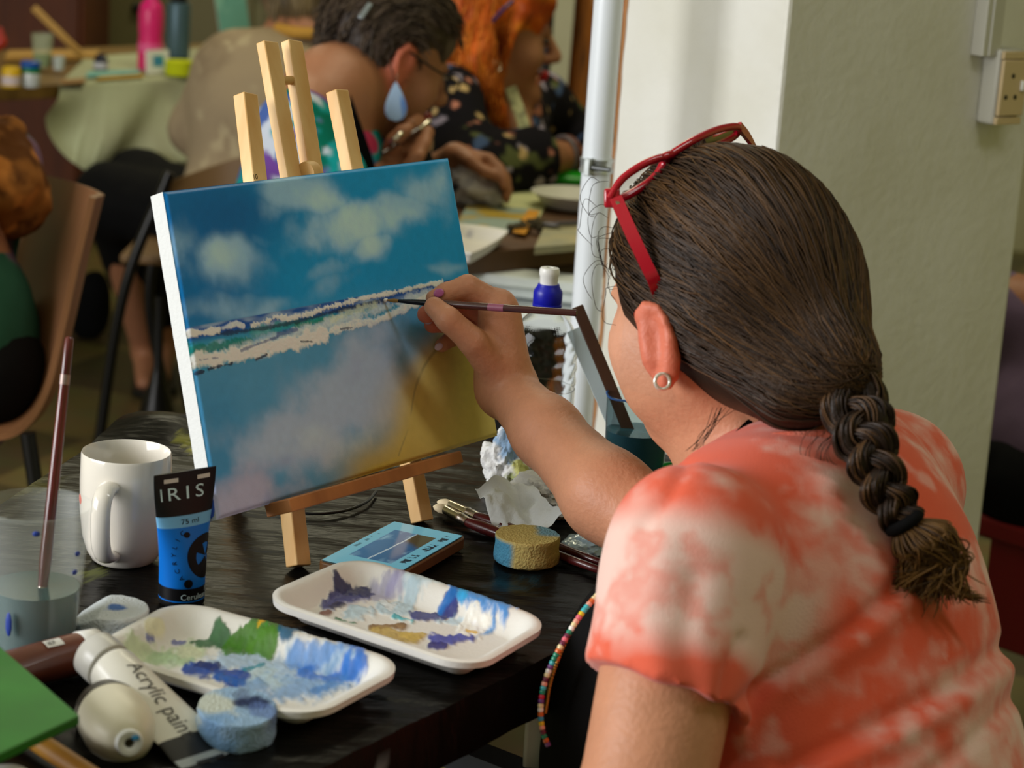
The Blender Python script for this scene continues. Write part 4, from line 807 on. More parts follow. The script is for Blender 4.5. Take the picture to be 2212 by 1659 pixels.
# neck, trunk, arms, legs
C7 = at(1725, 1010, 1.85)
W.cap(hp_(-.010, 0, -.055), at(1640, 1000, 1.88), .054, .060, .03, SK).cap(hp_(.02, 0, -.09), at(1590, 1020, 1.92), .040, .045, .03, SK).cap(at(1640, 1000, 1.88), C7+[0, 0, -.03], .056, .060, .03, SK)
bR = nrm([.70, .71, .02]); bF = nrm([-.71, .70, -.12]); bU = np.cross(bR, bF); BA = np.stack([bR, bF, bU])
shL = at(1492, 1208, 1.665); shR = at(1915, 1045, 1.975)
W.cap(shL, shR, .050, .050, .03, SK).ell(at(1740, 1290, 1.83), (.15, .095, .125), BA, .04, SK).ell(at(1800, 1560, 1.80), (.145, .105, .17), BA, .04, SK).ell(at(1840, 1880, 1.76), (.165, .13, .12), BA, .05, SK)
elL = at(1378, 1790, 1.60); haL = at(1190, 1930, 1.82)
W.cap(shL, elL, .0535, .0475, .03, SK).cap(elL, haL, .046, .030, .02, SK).ell(haL, (.045, .03, .022), None, .02, SK)
pel = at(1860, 2010, 1.76)
LEGS = []
def trousers(root, pel_, ls, m, h=.0075, name='trousers'):
    B_ = Blob(); B_.ell(pel_, (.185, .17, .125), None, .05)
    for hip, kn, an in ls: B_.cap(hip, kn, .096, .074, .04).cap(kn, an+(kn-an)*.12, .068, .056, .04)
    G_, _ = B_.mesh(h, smooth=2, nz=.008, nsc=16); return mk(name, G_, m, root, autos=False)
def stool(pos, zt_, label):
    t = thing('stool', label, 'stool', [pos[0], pos[1], 0]); c = np.array([pos[0], pos[1], 0.])
    mk('seat', lathe([(0, zt_-.03), (.155, zt_-.03), (.165, zt_-.02), (.165, zt_-.006), (.158, zt_), (0, zt_)], c, n=40), mat('stool_seat', S(120, 84, 54), .5), t)
    for k in range(4): a = math.pi/4+k*math.pi/2; d = np.array([math.cos(a), math.sin(a), 0]); mk('leg', tube([c+d*.19, c+d*.12+Z*(zt_-.03)], .012, 10), mat('stool_leg', S(40, 38, 36), .4, .5), t)
for s_ in (-1, 1):
    hip = pel+bR*.085*s_; kn = hip+np.array([-.19, .24, -.10])+bR*.03*s_; an = np.array([kn[0]+.03, kn[1]-.03, .09])
    LEGS.append((hip, kn, an)); W.cap(hip, kn, .082, .060, .05, SK).cap(kn, an, .055, .038, .03, SK).cap(an, an+np.array([-.10, .10, -.05]), .036, .026, .02, SK)
HD = 2.125
elR = at(1480, 1190, 1.93); wr = at(1094, 838, HD+.015)
W.cap(shR, elR, .050, .043, .03, SK).cap(elR, at(1312, 1070, 1.985), .040, .0385, .02, SK).cap(at(1312, 1070, 1.985), at(1180, 932, 2.07), .0385, .0305, .02, SK).cap(at(1180, 932, 2.07), wr, .0305, .0255, .02, SK)
# right hand: palm, thumb and four fingers closed on the brush
hand = Blob(); hand.p = []
def H(x, y, d): return at(x, y, HD+d)
mcp = [H(1078, 660, .005), H(1070, 690, .030), H(1062, 722, .050), H(1052, 752, .062)]
for q_, r_ in zip(mcp, (.0165, .0165, .0155, .014)): W.cap(wr, q_, .0235, r_, .014, SK)
W.cap(H(1075, 800, -.004), H(1022, 738, -.030), .019, .0138, .012, SK)
W.cap(H(1088, 770, .0), H(1080, 690, .0), .020, .018, .015, SK)
W.chain([H(1022, 738, -.030), H(968, 690, -.040), H(938, 663, -.033)], [.0135, .0118, .0098], .004, SK)
W.chain([mcp[0], H(1010, 620, -.006), H(964, 634, -.010), H(938, 645, -.010)], [.0135, .0118, .0102, .0086], .0035, SK)
W.chain([mcp[1], H(1004, 652, .026), H(955, 668, .014), H(920, 679, .006)], [.0130, .0112, .0100, .0088], .003, SKR)
W.chain([mcp[2], H(1004, 694, .048), H(962, 697, .036), H(934, 701, .026)], [.0122, .0106, .0096, .0085], .003, SKR)
W.chain([mcp[3], H(1012, 720, .060), H(980, 728, .050), H(954, 746, .040)], [.0112, .0096, .0084, .0072], .003, SK)
root = thing('person', 'woman with a long brown braid and coral tie-dye top painting at the easel', 'person', [pel[0], pel[1], 0])
G1, c1 = W.mesh(.0042, smooth=2)
hb_lo = np.min(mcp, 0)-.085; hb_hi = np.maximum(np.max(mcp, 0), wr)+.05
G2, c2 = W.mesh(.0020, lo=hb_lo, hi=hb_hi, smooth=2)
ear_lo = at(1345, 640, 1.86)-[.0, .05, .08]; ear_hi = at(1475, 640, 1.86)+[.0, .04, .02]
G3, c3 = W.mesh(.0018, lo=np.minimum(ear_lo, ear_hi), hi=np.maximum(ear_lo, ear_hi), smooth=1)
# coarse skin stays just under the fine hand and ear
v1 = G1[0]; keep = ~(((v1 > hb_lo+.006) & (v1 < hb_hi-.006)).all(1))
Fk = [f for f in G1[1] if keep[f].all()]
def inner(G, lo, hi):
    v = G[0]; e = .002; ok = ((v > np.asarray(lo)+e) & (v < np.asarray(hi)-e)).all(1); return (v, [f for f in G[1] if ok[f].all()])
l3, h3 = np.minimum(ear_lo, ear_hi), np.maximum(ear_lo, ear_hi)
mottl = lambda V, C: C*(1+.16*(fbm(V, 60, 3, 2)-.5)[:, None]+.10*(fbm(V, 350, 2, 4)-.5)[:, None])
GG = merge((v1, Fk), inner(G2, hb_lo, hb_hi), inner(G3, l3, h3)); CC = np.concatenate([c1, c2, c3])
mk('body', GG, mskin, root, cols=mottl(GG[0], CC), autos=False)
for (x, y, d, ax, r, m_) in [(948, 633, -.019, (-22, 8), (.0052, .0012, .0042), mat('violet_nail', S(176, 96, 150), .3)), (926, 693, .020, (-14, 4), (.0045, .0012, .0035), mat('lilac_nail', S(206, 176, 196), .25)), (948, 749, .036, (-20, 14), (.0045, .0012, .0034), mat('lilac_nail'))]:
    u = nrm(RT*ax[0]-UP*ax[1]); mk('fingernail', ball(H(x, y, d)-FW*.003, r, 14, (u, -FW, np.cross(u, -FW))), m_, root)
# ---- T-shirt
T_ = Blob(); up_dir = nrm(shL-elL); hem = shL+(elL-shL)*.0
T_.cap(shL+[0, 0, -.008], shR+[0, 0, -.004], .060, .060, .03)
T_.cap(at(1560, 1130, 1.76), at(1660, 1090, 1.86), .045, .048, .05).cap(at(1830, 985, 1.92), at(1750, 1050, 1.86), .042, .046, .05)
T_.ell(at(1745, 1275, 1.83), (.170, .112, .138), BA, .05).ell(at(1795, 1540, 1.81), (.165, .130, .19), BA, .05).ell(at(1830, 1860, 1.77), (.175, .140, .16), BA, .06)
T_.ell(at(1540, 1530, 1.88), (.12, .095, .14), BA, .06)
slE = shL+nrm(elL-shL)*.155; hP1 = at(1255, 1432, 1.66); hP2 = at(1585, 1566, 1.66); hN = nrm(np.cross(hP2-hP1, FW-UP*.25)); hN = hN if hN@(elL-shL) > 0 else -hN
T_.cap(shL+nrm(shL-elL)*.01, shL+nrm(elL-shL)*.26, .0625, .0640, .024, pl=(hP1, hN))
T_.cap(shR, shR+nrm(elR-shR)*.15, .062, .058, .03)
# sleeve opening
dL = nrm(elL-shL); hemn = nrm(dL+nrm(np.cross(dL, bF))*.0)
T_.cap(shL+dL*.140, elL+dL*.1, .0560, .0560, .002, op=-1)
# creases
def crease(P, r, k=.02): 
    for a_, b_ in zip(P[:-1], P[1:]): T_.cap(a_, b_, r, r, k, op=-1)
Tp = T_
def foldf(V):
    d = np.zeros(len(V))
    def proj(V):
        q = V-CAM; z_ = q@FW; return np.stack([1106+FPX*(q@RT)/z_, 829.5-FPX*(q@UP)/z_], 1), z_
    P2, zz_ = proj(V)   # folds are laid along measured lines on the near side of the cloth, as real relief
    near = zz_ < 1.95
    def ln(L, w_, amp):
        nonlocal d
        dd = polydist(P2, L); d = d+np.where(near, amp*np.exp(-(dd/w_)**2), 0)
    ln([(1575, 1555), (1640, 1480), (1740, 1420), (1850, 1345), (1930, 1270), (1985, 1190)], 16, -.006); ln([(1600, 1590), (1680, 1500), (1780, 1440), (1890, 1365), (1960, 1300)], 26, .004)
    ln([(1560, 1540), (1575, 1440), (1600, 1380)], 14, -.0045); ln([(1500, 1480), (1480, 1380), (1500, 1250)], 30, -.003); ln([(1420, 1450), (1400, 1330), (1440, 1180)], 34, .003)
    ln([(1690, 1659), (1900, 1560), (2050, 1480), (2180, 1390)], 20, -.005); ln([(1720, 1690), (1930, 1600), (2080, 1520), (2200, 1430)], 26, .005); ln([(1980, 1690), (2100, 1600), (2200, 1500)], 18, -.004)
    ln([(1480, 1010), (1440, 1080), (1390, 1130)], 18, -.003); ln([(1800, 1060), (1760, 1200), (1780, 1350)], 40, .003)
    return d
Gt, ct_ = T_.mesh(.0042, smooth=2, nz=.004, nsc=14, fold=foldf)
V = Gt[0]
# cut the sleeve at its hem and the neck hole
Ft = Gt[1]
n1_ = fbm(V, 11, 4, 3); n2_ = fbm(V, 34, 4, 5); n3_ = fbm(V, 90, 3, 8); dye = sstep(.36, .60, .55*n1_+.33*n2_+.12*n3_+.05)
lt = (V-shL)@dL; rad = np.linalg.norm((V-shL)-np.outer(lt, dL), axis=1); slv = sstep(.13, .085, rad)*sstep(-.06, .0, lt)*(1-sstep(.19, .22, lt))
ringd = (sstep(.060, .105, lt)+.8*(1-sstep(-.045, .0, lt)))*(.6+.8*n2_); topd = 0; dye = dye*(1-slv)+slv*np.clip(ringd*(.55+1.4*n1_)*1.15+.55*sstep(.5, .68, n2_), 0, 1)*.95
col = SA([232, 196, 184])*(1-dye[:, None])+SA([224, 92, 62])*dye[:, None]
col = col*(1-.35*sstep(.62, .8, n2_)[:, None])+SA([238, 216, 206])*(.35*sstep(.62, .8, n2_)[:, None])
mtee = mat('tie_dye_cotton', attr=True, rough=.9, spec=.15, sheen=.2, bump=.16, bscale=700)
tee = mk('tie_dye_shirt', (V, Ft), mtee, root, cols=col, autos=False)
# sleeve hem as a rolled edge
x_, y_, z_ = frame_of(dL); a_ = np.linspace(0, 2*np.pi, 60, endpoint=False)
# collar
def hit(px, py, blobs, d0=1.5, d1=2.3, n=400):
    q = ray(px, py); dd = np.linspace(d0, d1, n); X = CAM+dd[:, None]*q; m = np.full(n, 9.0)
    for B_ in blobs:
        for p_ in B_.p:
            if p_['op'] > 0: m = np.minimum(m, Blob.dist(p_, X))
    i = np.argmax(m < .002); return X[i] if (m < .002).any() else X[np.argmin(m)]
cl_ = catmull([hit(x, y, [T_]) for x, y in ((1556, 982), (1580, 972), (1640, 958), (1710, 950), (1780, 946), (1830, 950))], 60)-FW*.002
mk('collar', tube(cl_, .0058, 10, flat=1.3, ref=[0, 0, 1]), mat('collar_rib', S(236, 150, 130), .9, col2=S(228, 96, 70), nscale=30, bump=.2, bscale=400), root)
trousers(root, pel, LEGS, mat('dark_denim', S(38, 42, 56), .85, bump=.15, bscale=500)); stool(pel+[.02, -.02, 0], pel[2]-.115, "stool under the painting woman")
# ---- black apron: bib round the front, neck strap
A2 = Blob(); A2.ell(at(1512, 1540, 1.885), (.142, .120, .150), BA, .05).ell(at(1560, 1790, 1.86), (.16, .14, .14), BA, .05)
A2.half(at(1600, 1450, 1.86), -bF*1.0+bR*.0, .006)
Ga, _ = A2.mesh(.006, smooth=2, nz=.004, nsc=12)
mapr = mat('black_apron_cloth', S(9, 9, 10), .85, spec=.15, bump=.1, bscale=500)
mk('apron', Ga, mapr, root, autos=False)
def strap(P, wv, th, ndir, n=40):
    P = catmull(P, n); T = np.gradient(P, axis=0); V = []
    for p, t_ in zip(P, T):
        t_ = nrm(t_); nn = nrm(np.asarray(ndir)-t_*(t_@np.asarray(ndir))); s_ = np.cross(t_, nn); V += [p+s_*wv/2+nn*th, p-s_*wv/2+nn*th, p-s_*wv/2-nn*th, p+s_*wv/2-nn*th]
    F_ = [(4*i+j, 4*i+(j+1) % 4, 4*i+4+(j+1) % 4, 4*i+4+j) for i in range(n-1) for j in range(4)]+[(0, 1, 2, 3), (4*n-1, 4*n-2, 4*n-3, 4*n-4)]
    return np.array(V), F_
mk('apron_strap', strap([hit(x, y, [W, T_])-FW*.004 for x, y in ((1585, 985), (1606, 952), (1632, 926), (1662, 905), (1700, 890), (1745, 880))], .020, .0012, -FW+UP*.4), mapr, root)
# ---- hair: a close-fitting mass, thousands of strands combed back to the plait
HB = Blob()
HB.ell(hp_(-.008, 0, .014), (.104, .088, .099), HA, .02).ell(hp_(-.040, 0, -.020), (.066, .074, .080), HA, .04)
bb = at(1812, 800, 1.765)
HB.cap(hp_(-.050, .0, -.035), bb, .062, .032, .05)
HB.cap(hp_(-.030, .035, -.042), at(1705, 852, 1.775), .029, .026, .04)
def hsdf(X):
    F_ = None
    for q in HB.p:
        d = Blob.dist(q, X)
        if F_ is None: F_ = d
        else: e = np.clip(q['k']-np.abs(F_-d), 0, None)/q['k']; F_ = np.minimum(F_, d)-e*e*q['k']*.25
    return F_
hO = hp_(-.03, 0, -.005)
def hsurf(D, off=0.0):
    lo = np.full(len(D), .03); hi = np.full(len(D), .36)
    for _ in range(22):
        m = (lo+hi)/2; s_ = hsdf(hO+D*m[:, None])-off < 0; lo = np.where(s_, m, lo); hi = np.where(s_, hi, m)
    return hO+D*lo[:, None]
# hairline: keep the mass clear of the face, ear and throat
def hairmask(V):
    q = (V-hC)@HA.T; f, l, u = q[:, 0], q[:, 1], q[:, 2]
    face = (f > .046+.55*np.clip(u, -.2, .08)*.0) & (u < .050-.9*(f-.075)) & (f > .052+np.clip(-.02-u, 0, .05)*-.35)
    ear_ = (np.abs(l) > .055) & (f > -.006) & (f < .030) & (u < -.02)
    jaw = (f > -.012) & (u < -.058); return ~(face | ear_ | jaw)
Gh, _ = HB.mesh(.0045, smooth=2); V = Gh[0]; ok = hairmask(V); Fh = [f for f in Gh[1] if ok[f].any()]
DK = np.array(S(46, 32, 22)); GD = np.array(S(100, 70, 38))
mhair = mat('brown_hair', attr=True, rough=.45, spec=.3, bump=.1, bscale=500)
mk('hair', (V-0.002*nrm([0, 0, 1]), Fh), mhair, root, cols=np.tile(DK*.7, (len(V), 1)), autos=False)
def strands(paths, rad, cols, n=3):
    Vs = []; Fs = []; Cs = []; k0 = 0
    for P, c, r in zip(paths, cols, rad):
        m = len(P); R_ = r*np.concatenate([np.linspace(.5, 1, 3), np.ones(m-6), np.linspace(1, .35, 3)]); T = np.gradient(P, axis=0); T /= np.linalg.norm(T, axis=1)[:, None]+1e-9
        x = np.cross(T, [.31, .2, .93]); x /= np.linalg.norm(x, axis=1)[:, None]+1e-9; y = np.cross(T, x)
        for a in np.arange(n)*2*np.pi/n: Vs.append(P+R_[:, None]*(math.cos(a)*x+math.sin(a)*y))
        for j in range(n):
            q = (j+1) % n; i = np.arange(m-1); Fs.append(np.stack([k0+j*m+i, k0+q*m+i, k0+q*m+i+1, k0+j*m+i+1], 1))
        Cs.append(np.tile(c, (m*n, 1))); k0 += m*n
    return (np.concatenate(Vs), np.concatenate(Fs).tolist()), np.concatenate(Cs)
NS = 2600; rr = np.random.default_rng(3); paths = []; cs2 = []; rd = []
D = []; 
# roots: along the front hairline, the temples and all over the crown
base_d = rr.normal(size=(NS*4, 3)); base_d /= np.linalg.norm(base_d, axis=1)[:, None]
Pb = hsurf(base_d@HA, 0); qb = (Pb-hC)@HA.T
sel = (qb[:, 2] > -.055) & hairmask(Pb) & (qb[:, 0] > -.075) ; Pb = Pb[sel][:NS]
eD = nrm(bb-hO)
for P0 in Pb:
    d0 = nrm(P0-hO); e_ = nrm(eD+rr.normal(size=3)*.07); om = math.acos(np.clip(d0@e_, -1, 1)); m = 14; s_ = np.linspace(0, 1, m); 
    q0 = (P0-hC)@HA.T
    Dp = (np.sin((1-s_)*om)[:, None]*d0+np.sin(s_*om)[:, None]*e_)/math.sin(om)
    lift = hu*(.30*np.sin(np.pi*s_)*(q0[2] > .0))[:, None]-hu*(.16*np.sin(np.pi*s_)*(q0[2] <= 0))[:, None]*.6
    Dp = Dp+lift*.5; Dp /= np.linalg.norm(Dp, axis=1)[:, None]; paths.append(Dp)
AllD = np.concatenate(paths); offs = np.repeat(rr.uniform(-.001, .0035, len(paths)), 14); lum = []
AllP = hsurf(AllD, 0)+AllD*offs[:, None]; mk_ok = hairmask(AllP).reshape(-1, 14)
paths2 = []
for i in range(len(paths)):
    P = AllP[i*14:(i+1)*14]; w_ = (fbm(P, 40, 2, i % 7)-.5)[:, None]*.004; P = P+w_
    if mk_ok[i].mean() < .8: continue
    paths2.append(catmull(P, 22)); nn_ = vnoise(P[:1]*55+3)[0]; g_ = min(1, .25*rr.random()+.75*sstep(.52, .80, nn_)+.6*(P[4, 0] > hC[0]+.035)*(rr.random() > .72)); cs2.append((DK*(.45+1.0*rr.random()))*(1-g_)+GD*g_*(.5+.6*rr.random())); rd.append(.0006+.0006*rr.random())
Gs, cS = strands(paths2, rd, cs2); mk('hair_strands', Gs, mhair, root, cols=cS, autos=False)
# plait
bl = catmull([bb+nrm(hO-bb)*.02, at(1836, 860, 1.745), at(1862, 930, 1.72), at(1892, 1000, 1.705), at(1922, 1075, 1.70), at(1958, 1135, 1.70)], 120)
bt_ = np.gradient(bl, axis=0); bt_ /= np.linalg.norm(bt_, axis=1)[:, None]; bs_ = np.cross(bt_, -FW); bs_ /= np.linalg.norm(bs_, axis=1)[:, None]; bn = np.cross(bs_, bt_)
tt = np.linspace(0, 1, 120); wd = .0180*(1-.50*tt); pp_ = []; cc_ = []; rr_2 = []
for k in range(3):
    ph = 2*np.pi*k/3; w0 = 2*np.pi*2.05; cxx = bl+(wd*np.sin(w0*tt+ph))[:, None]*bs_+(wd*.42*np.sin(2*(w0*tt+ph)))[:, None]*bn
    fat = .0145*(1-.45*tt)*(1+.12*np.sin(tt*23+k*2))
    for j in range(90):
        a = rr.random()*2*np.pi; q = math.sqrt(rr.random()); P = cxx+(fat*q*math.cos(a))[:, None]*bs_+(fat*.8*q*math.sin(a))[:, None]*bn+(fbm(bl+j*.01, 60, 2, j % 9)-.5)[:, None]*.003
        pp_.append(P[::2]); g_ = sstep(.6, .95, rr.random())*.5; cc_.append(DK*(.5+1.0*rr.random())*(1-g_)+GD*g_); rr_2.append(.0010+.0008*rr.random())
    if k == 0: core = []
    core.append(tube(cxx, fat*.62, 12))
mk('braid', merge(*core), mhair, root, cols=np.tile(DK*.6, (len(merge(*core)[0]), 1)), autos=False)
Gb, cB = strands(pp_, rr_2, cc_); mk('braid_strands', Gb, mhair, root, cols=cB, autos=False)
mk('hair_tie', ring([bl[-4]+.0125*(math.cos(a)*bs_[-4]+math.sin(a)*bn[-4]) for a in np.linspace(0, 2*np.pi, 30, endpoint=False)], .0048, 10), mapr, root)
pp_ = []; cc_ = []; rr_2 = []
for j in range(620):
    a = rr.random()*2*np.pi; q = math.sqrt(rr.random()); o_ = math.cos(a)*bs_[-1]*q; o2 = math.sin(a)*bn[-1]*q; f_ = rr.random(); ph = rr.random()*6.28
    tgt = at(2000+rr.normal()*34, 1262+rr.normal()*26, 1.70+rr.normal()*.012); m1 = at(2046+rr.normal()*20, 1214+rr.normal()*16, 1.69)
    if f_ > .93: m1 = at(2060, 1262, 1.70); tgt = at(2104+rr.normal()*12, 1292+rr.normal()*6, 1.705)
    elif f_ < .35: m1 = at(1985+rr.normal()*14, 1212+rr.normal()*14, 1.69); tgt = at(1972+rr.normal()*22, 1272+rr.normal()*18, 1.70)
    elif f_ < .6: m1 = at(2070+rr.normal()*10, 1220+rr.normal()*12, 1.69); tgt = at(2046+rr.normal()*20, 1275+rr.normal()*14, 1.695)
    P = catmull([bl[-6]+(o_+o2)*.006, bl[-1]+(o_+o2)*.011, at(1998, 1172, 1.697)+(o_+o2)*.024, m1, tgt], 26); t_ = np.linspace(0, 1, 26)[:, None]
    P = P+t_*t_*.006*(np.sin(t_*9+ph)*bs_[-1]+np.cos(t_*8+ph)*UP); pp_.append(P); g_ = rr.random()**.7; cc_.append(DK*(.7+rr.random())*(1-g_)+np.array(S(128, 92, 46))*g_); rr_2.append(.0006+.0004*rr.random())
Gb, cB = strands(pp_, rr_2, cc_); mk('braid_tail', Gb, mhair, root, cols=cB, autos=False)
# loose curls at the brow and nape
pp_ = []; cc_ = []
for j in range(15):
    s0 = at(1325+rr.normal()*14, 500+rr.normal()*70, 1.875); P = catmull([s0, s0-RT*(.008+.006*rr.random())+UP*rr.normal()*.004, s0-RT*(.013+.008*rr.random())-UP*(.006+.012*rr.random()), s0-RT*(.008+.010*rr.random())-UP*(.018+.014*rr.random()), s0-RT*(.003+.008*rr.random())-UP*(.024+.016*rr.random())], 18); pp_.append(P); cc_.append(DK*(.5+.6*rr.random()))
for j in range(10):
    s0 = at(1790+rr.normal()*20, 930+rr.normal()*8, 1.735); r_ = .006+.006*rr.random(); P = np.array([s0-UP*.02*t_*1.3-RT*.01*t_+r_*(math.cos(t_*6)*RT+math.sin(t_*6)*UP)*t_ for t_ in np.linspace(0, 1, 20)]); pp_.append(P); cc_.append(DK*.8)
for j in range(10):
    s0 = at(1500, 880, 1.80); P = catmull([at(1560+rr.normal()*12, 880, 1.805), at(1530+rr.normal()*10, 935, 1.80), at(1500+rr.normal()*14, 975, 1.80)], 16); pp_.append(P); cc_.append(DK*.9)
Gb, cB = strands(pp_, [.00028]*len(pp_), cc_); mk('loose_curls', Gb, mhair, root, cols=cB, autos=False, kind='stuff')
# ---- hoop earring
ec = at(1431, 824, 1.792); e1, e2_ = nrm(RT+FW*.25), UP
tag(mk('hoop_earring', ring([ec+.0062*(math.cos(a)*e1+math.sin(a)*e2_) for a in np.linspace(0, 2*np.pi, 32, endpoint=False)], .0016, 10), mat('pearl_silver', S(238, 232, 220), .25, .5)), "small silver hoop in the painting woman's ear", 'earring')
# ---- red glasses pushed up on the head
mred = mat('red_acetate', S(172, 8, 36), .2, coat=.5); mlens = mat('lens', (.92, .90, .90), .03, trans=1.0, ior=1.08)
gl = [(1312, 432, 1.822), (1362, 376, 1.828), (1432, 340, 1.838), (1508, 298, 1.862), (1596, 271, 1.905), (1622, 308, 1.935)]
t = thing('eyeglasses', "red-framed glasses pushed up on the painting woman's brown hair", 'glasses', at(1450, 380, 1.84))
def lens_loop(P, n=48): return catmull([at(*p) for p in P]+[at(*P[0])], n)[:-1]
l1 = [(1318, 425, 1.818), (1345, 386, 1.822), (1390, 355, 1.828), (1432, 340, 1.836), (1438, 352, 1.846), (1412, 386, 1.846), (1372, 414, 1.838), (1338, 430, 1.828)]
l2 = [(1448, 334, 1.842), (1500, 302, 1.856), (1550, 280, 1.880), (1592, 274, 1.902), (1590, 290, 1.912), (1560, 308, 1.905), (1510, 326, 1.885), (1462, 344, 1.86)]
for L_ in (l1, l2):
    P = lens_loop(L_); r_ = mk('rim', ring(P, .0034, 10), mred, t); c_ = P.mean(0); n_ = len(P)
    mk('lens', (np.concatenate([P, [c_]]), [(i, (i+1) % n_, n_) for i in range(n_)]), mlens, r_)
mk('bridge', tube(catmull([at(1432, 341, 1.836), at(1441, 336, 1.838), at(1450, 333, 1.842)], 10), .0036, 10), mred, t)
mk('hinge', box(at(1322, 428, 1.820), (.013, .006, .016), (RT, FW, UP)), mred, t, bevel=.002)
mk('temple_arm', strap([at(1330, 428, 1.816), at(1362, 500, 1.800), at(1395, 570, 1.793), at(1414, 610, 1.795), at(1432, 665, 1.815), at(1462, 750, 1.84)], .0105, .0016, -FW), mred, t)
q = at(1338, 447, 1.8115); mk('silver_mark', box(q, (.003, .0008, .010), (nrm(RT*.9-UP*.0), FW, nrm(UP-RT*.42))), msil, t)
mk('temple_arm', strap([at(1598, 274, 1.906), at(1624, 310, 1.935), at(1660, 390, 1.97)], .009, .0016, RT), mred, t)
# ---- brush in the hand
bt0 = cplane(830, 648, .0012); be = at(1246, 676, HD-.075); u = nrm(be-bt0); L_ = np.linalg.norm(be-bt0)
t = thing('paintbrush', "slim dark paintbrush in the painting woman's hand, its tip on the canvas", 'paintbrush', (bt0+be)/2)
mdk = mat('plum_lacquer', S(70, 34, 34), .25, coat=.4)
mk('bristles', tube([bt0+u*.016, bt0+u*.010, bt0], [.0016, .0020, .0004], 10), mat('sable', S(150, 116, 60), .6), t)
mk('white_paint', ball(bt0+u*.0015, (.0035, .002, .002), 10, frame_of(u)), mat('white_paint', S(236, 236, 232), .4), t)
mk('ferrule', tube([bt0+u*.014, bt0+u*.03, bt0+u*.044], [.0016, .0026, .0030], 12), mat('black_ferrule', S(30, 32, 38), .25, .6), t)
mk('handle', tube([bt0+u*.044, bt0+u*.07, bt0+u*.11, be-u*.001, be], [.0031, .0037, .0036, .0032, .0026], 14), mdk, t)
mk('paint_smear', tube([bt0+u*(L_*.55), bt0+u*(L_*.63)], .0037, 12), mat('pink_smear', S(150, 84, 110), .4), t)
# ---- bead strands hanging in front of the apron
bc = [S(232, 112, 130), S(238, 220, 170), S(60, 160, 205), S(196, 40, 70), S(245, 240, 235), S(240, 170, 150), S(110, 40, 70), S(70, 190, 200), S(230, 200, 40), S(220, 110, 50), S(120, 70, 140), S(30, 140, 110)]
P = catmull([at(1292, 1284, 1.80), at(1262, 1318, 1.79), at(1232, 1362, 1.785), at(1205, 1408, 1.78), at(1183, 1455, 1.78), at(1171, 1500, 1.78), at(1168, 1545, 1.78), at(1174, 1585, 1.78), at(1185, 1612, 1.78)], 400)
t = thing('bead_strand', 'strand of many-coloured beads hanging down in front of the black apron', 'beads', P[200])
mk('cord', tube(P[::8], .0006, 6), mapr, t)
al = np.concatenate([[0], np.cumsum(np.linalg.norm(np.diff(P, axis=0), axis=1))]); nb_ = int(al[-1]/.0035); rb3 = np.random.default_rng(11)
def bead(c, ax, r, m): return mk('bead', lathe([(r*.3, -r*.8), (r*.85, -r*.6), (r, 0), (r*.85, r*.6), (r*.3, r*.8)], c, ax, 12), m, t)
for i in range(min(nb_, 60)):
    k = np.searchsorted(al, (i+.5)*al[-1]/min(nb_, 60)); k = min(k, 398); j = int(rb3.integers(len(bc))); bead(P[k], P[k+1]-P[k], .0026, mat('bead_%d' % j, bc[j], .25, coat=.3))
P = catmull([at(1240, 1352, 1.788), at(1216, 1400, 1.786), at(1200, 1440, 1.786), at(1188, 1480, 1.786), at(1182, 1515, 1.786), at(1178, 1540, 1.786)], 200)
t = thing('bead_strand', 'fine strand of tiny gold beads beside the many-coloured beads', 'beads', P[100])
mk('cord', tube(P[::8], .0005, 6), mapr, t)
for i in range(32): k = min(int((i+.5)*200/32), 198); bead(P[k], P[k+1]-P[k], .0016, mat('bead_gold', S(190, 140, 60), .3, .7) if i not in (9, 10) else mat('bead_9', bc[9], .25, coat=.3))
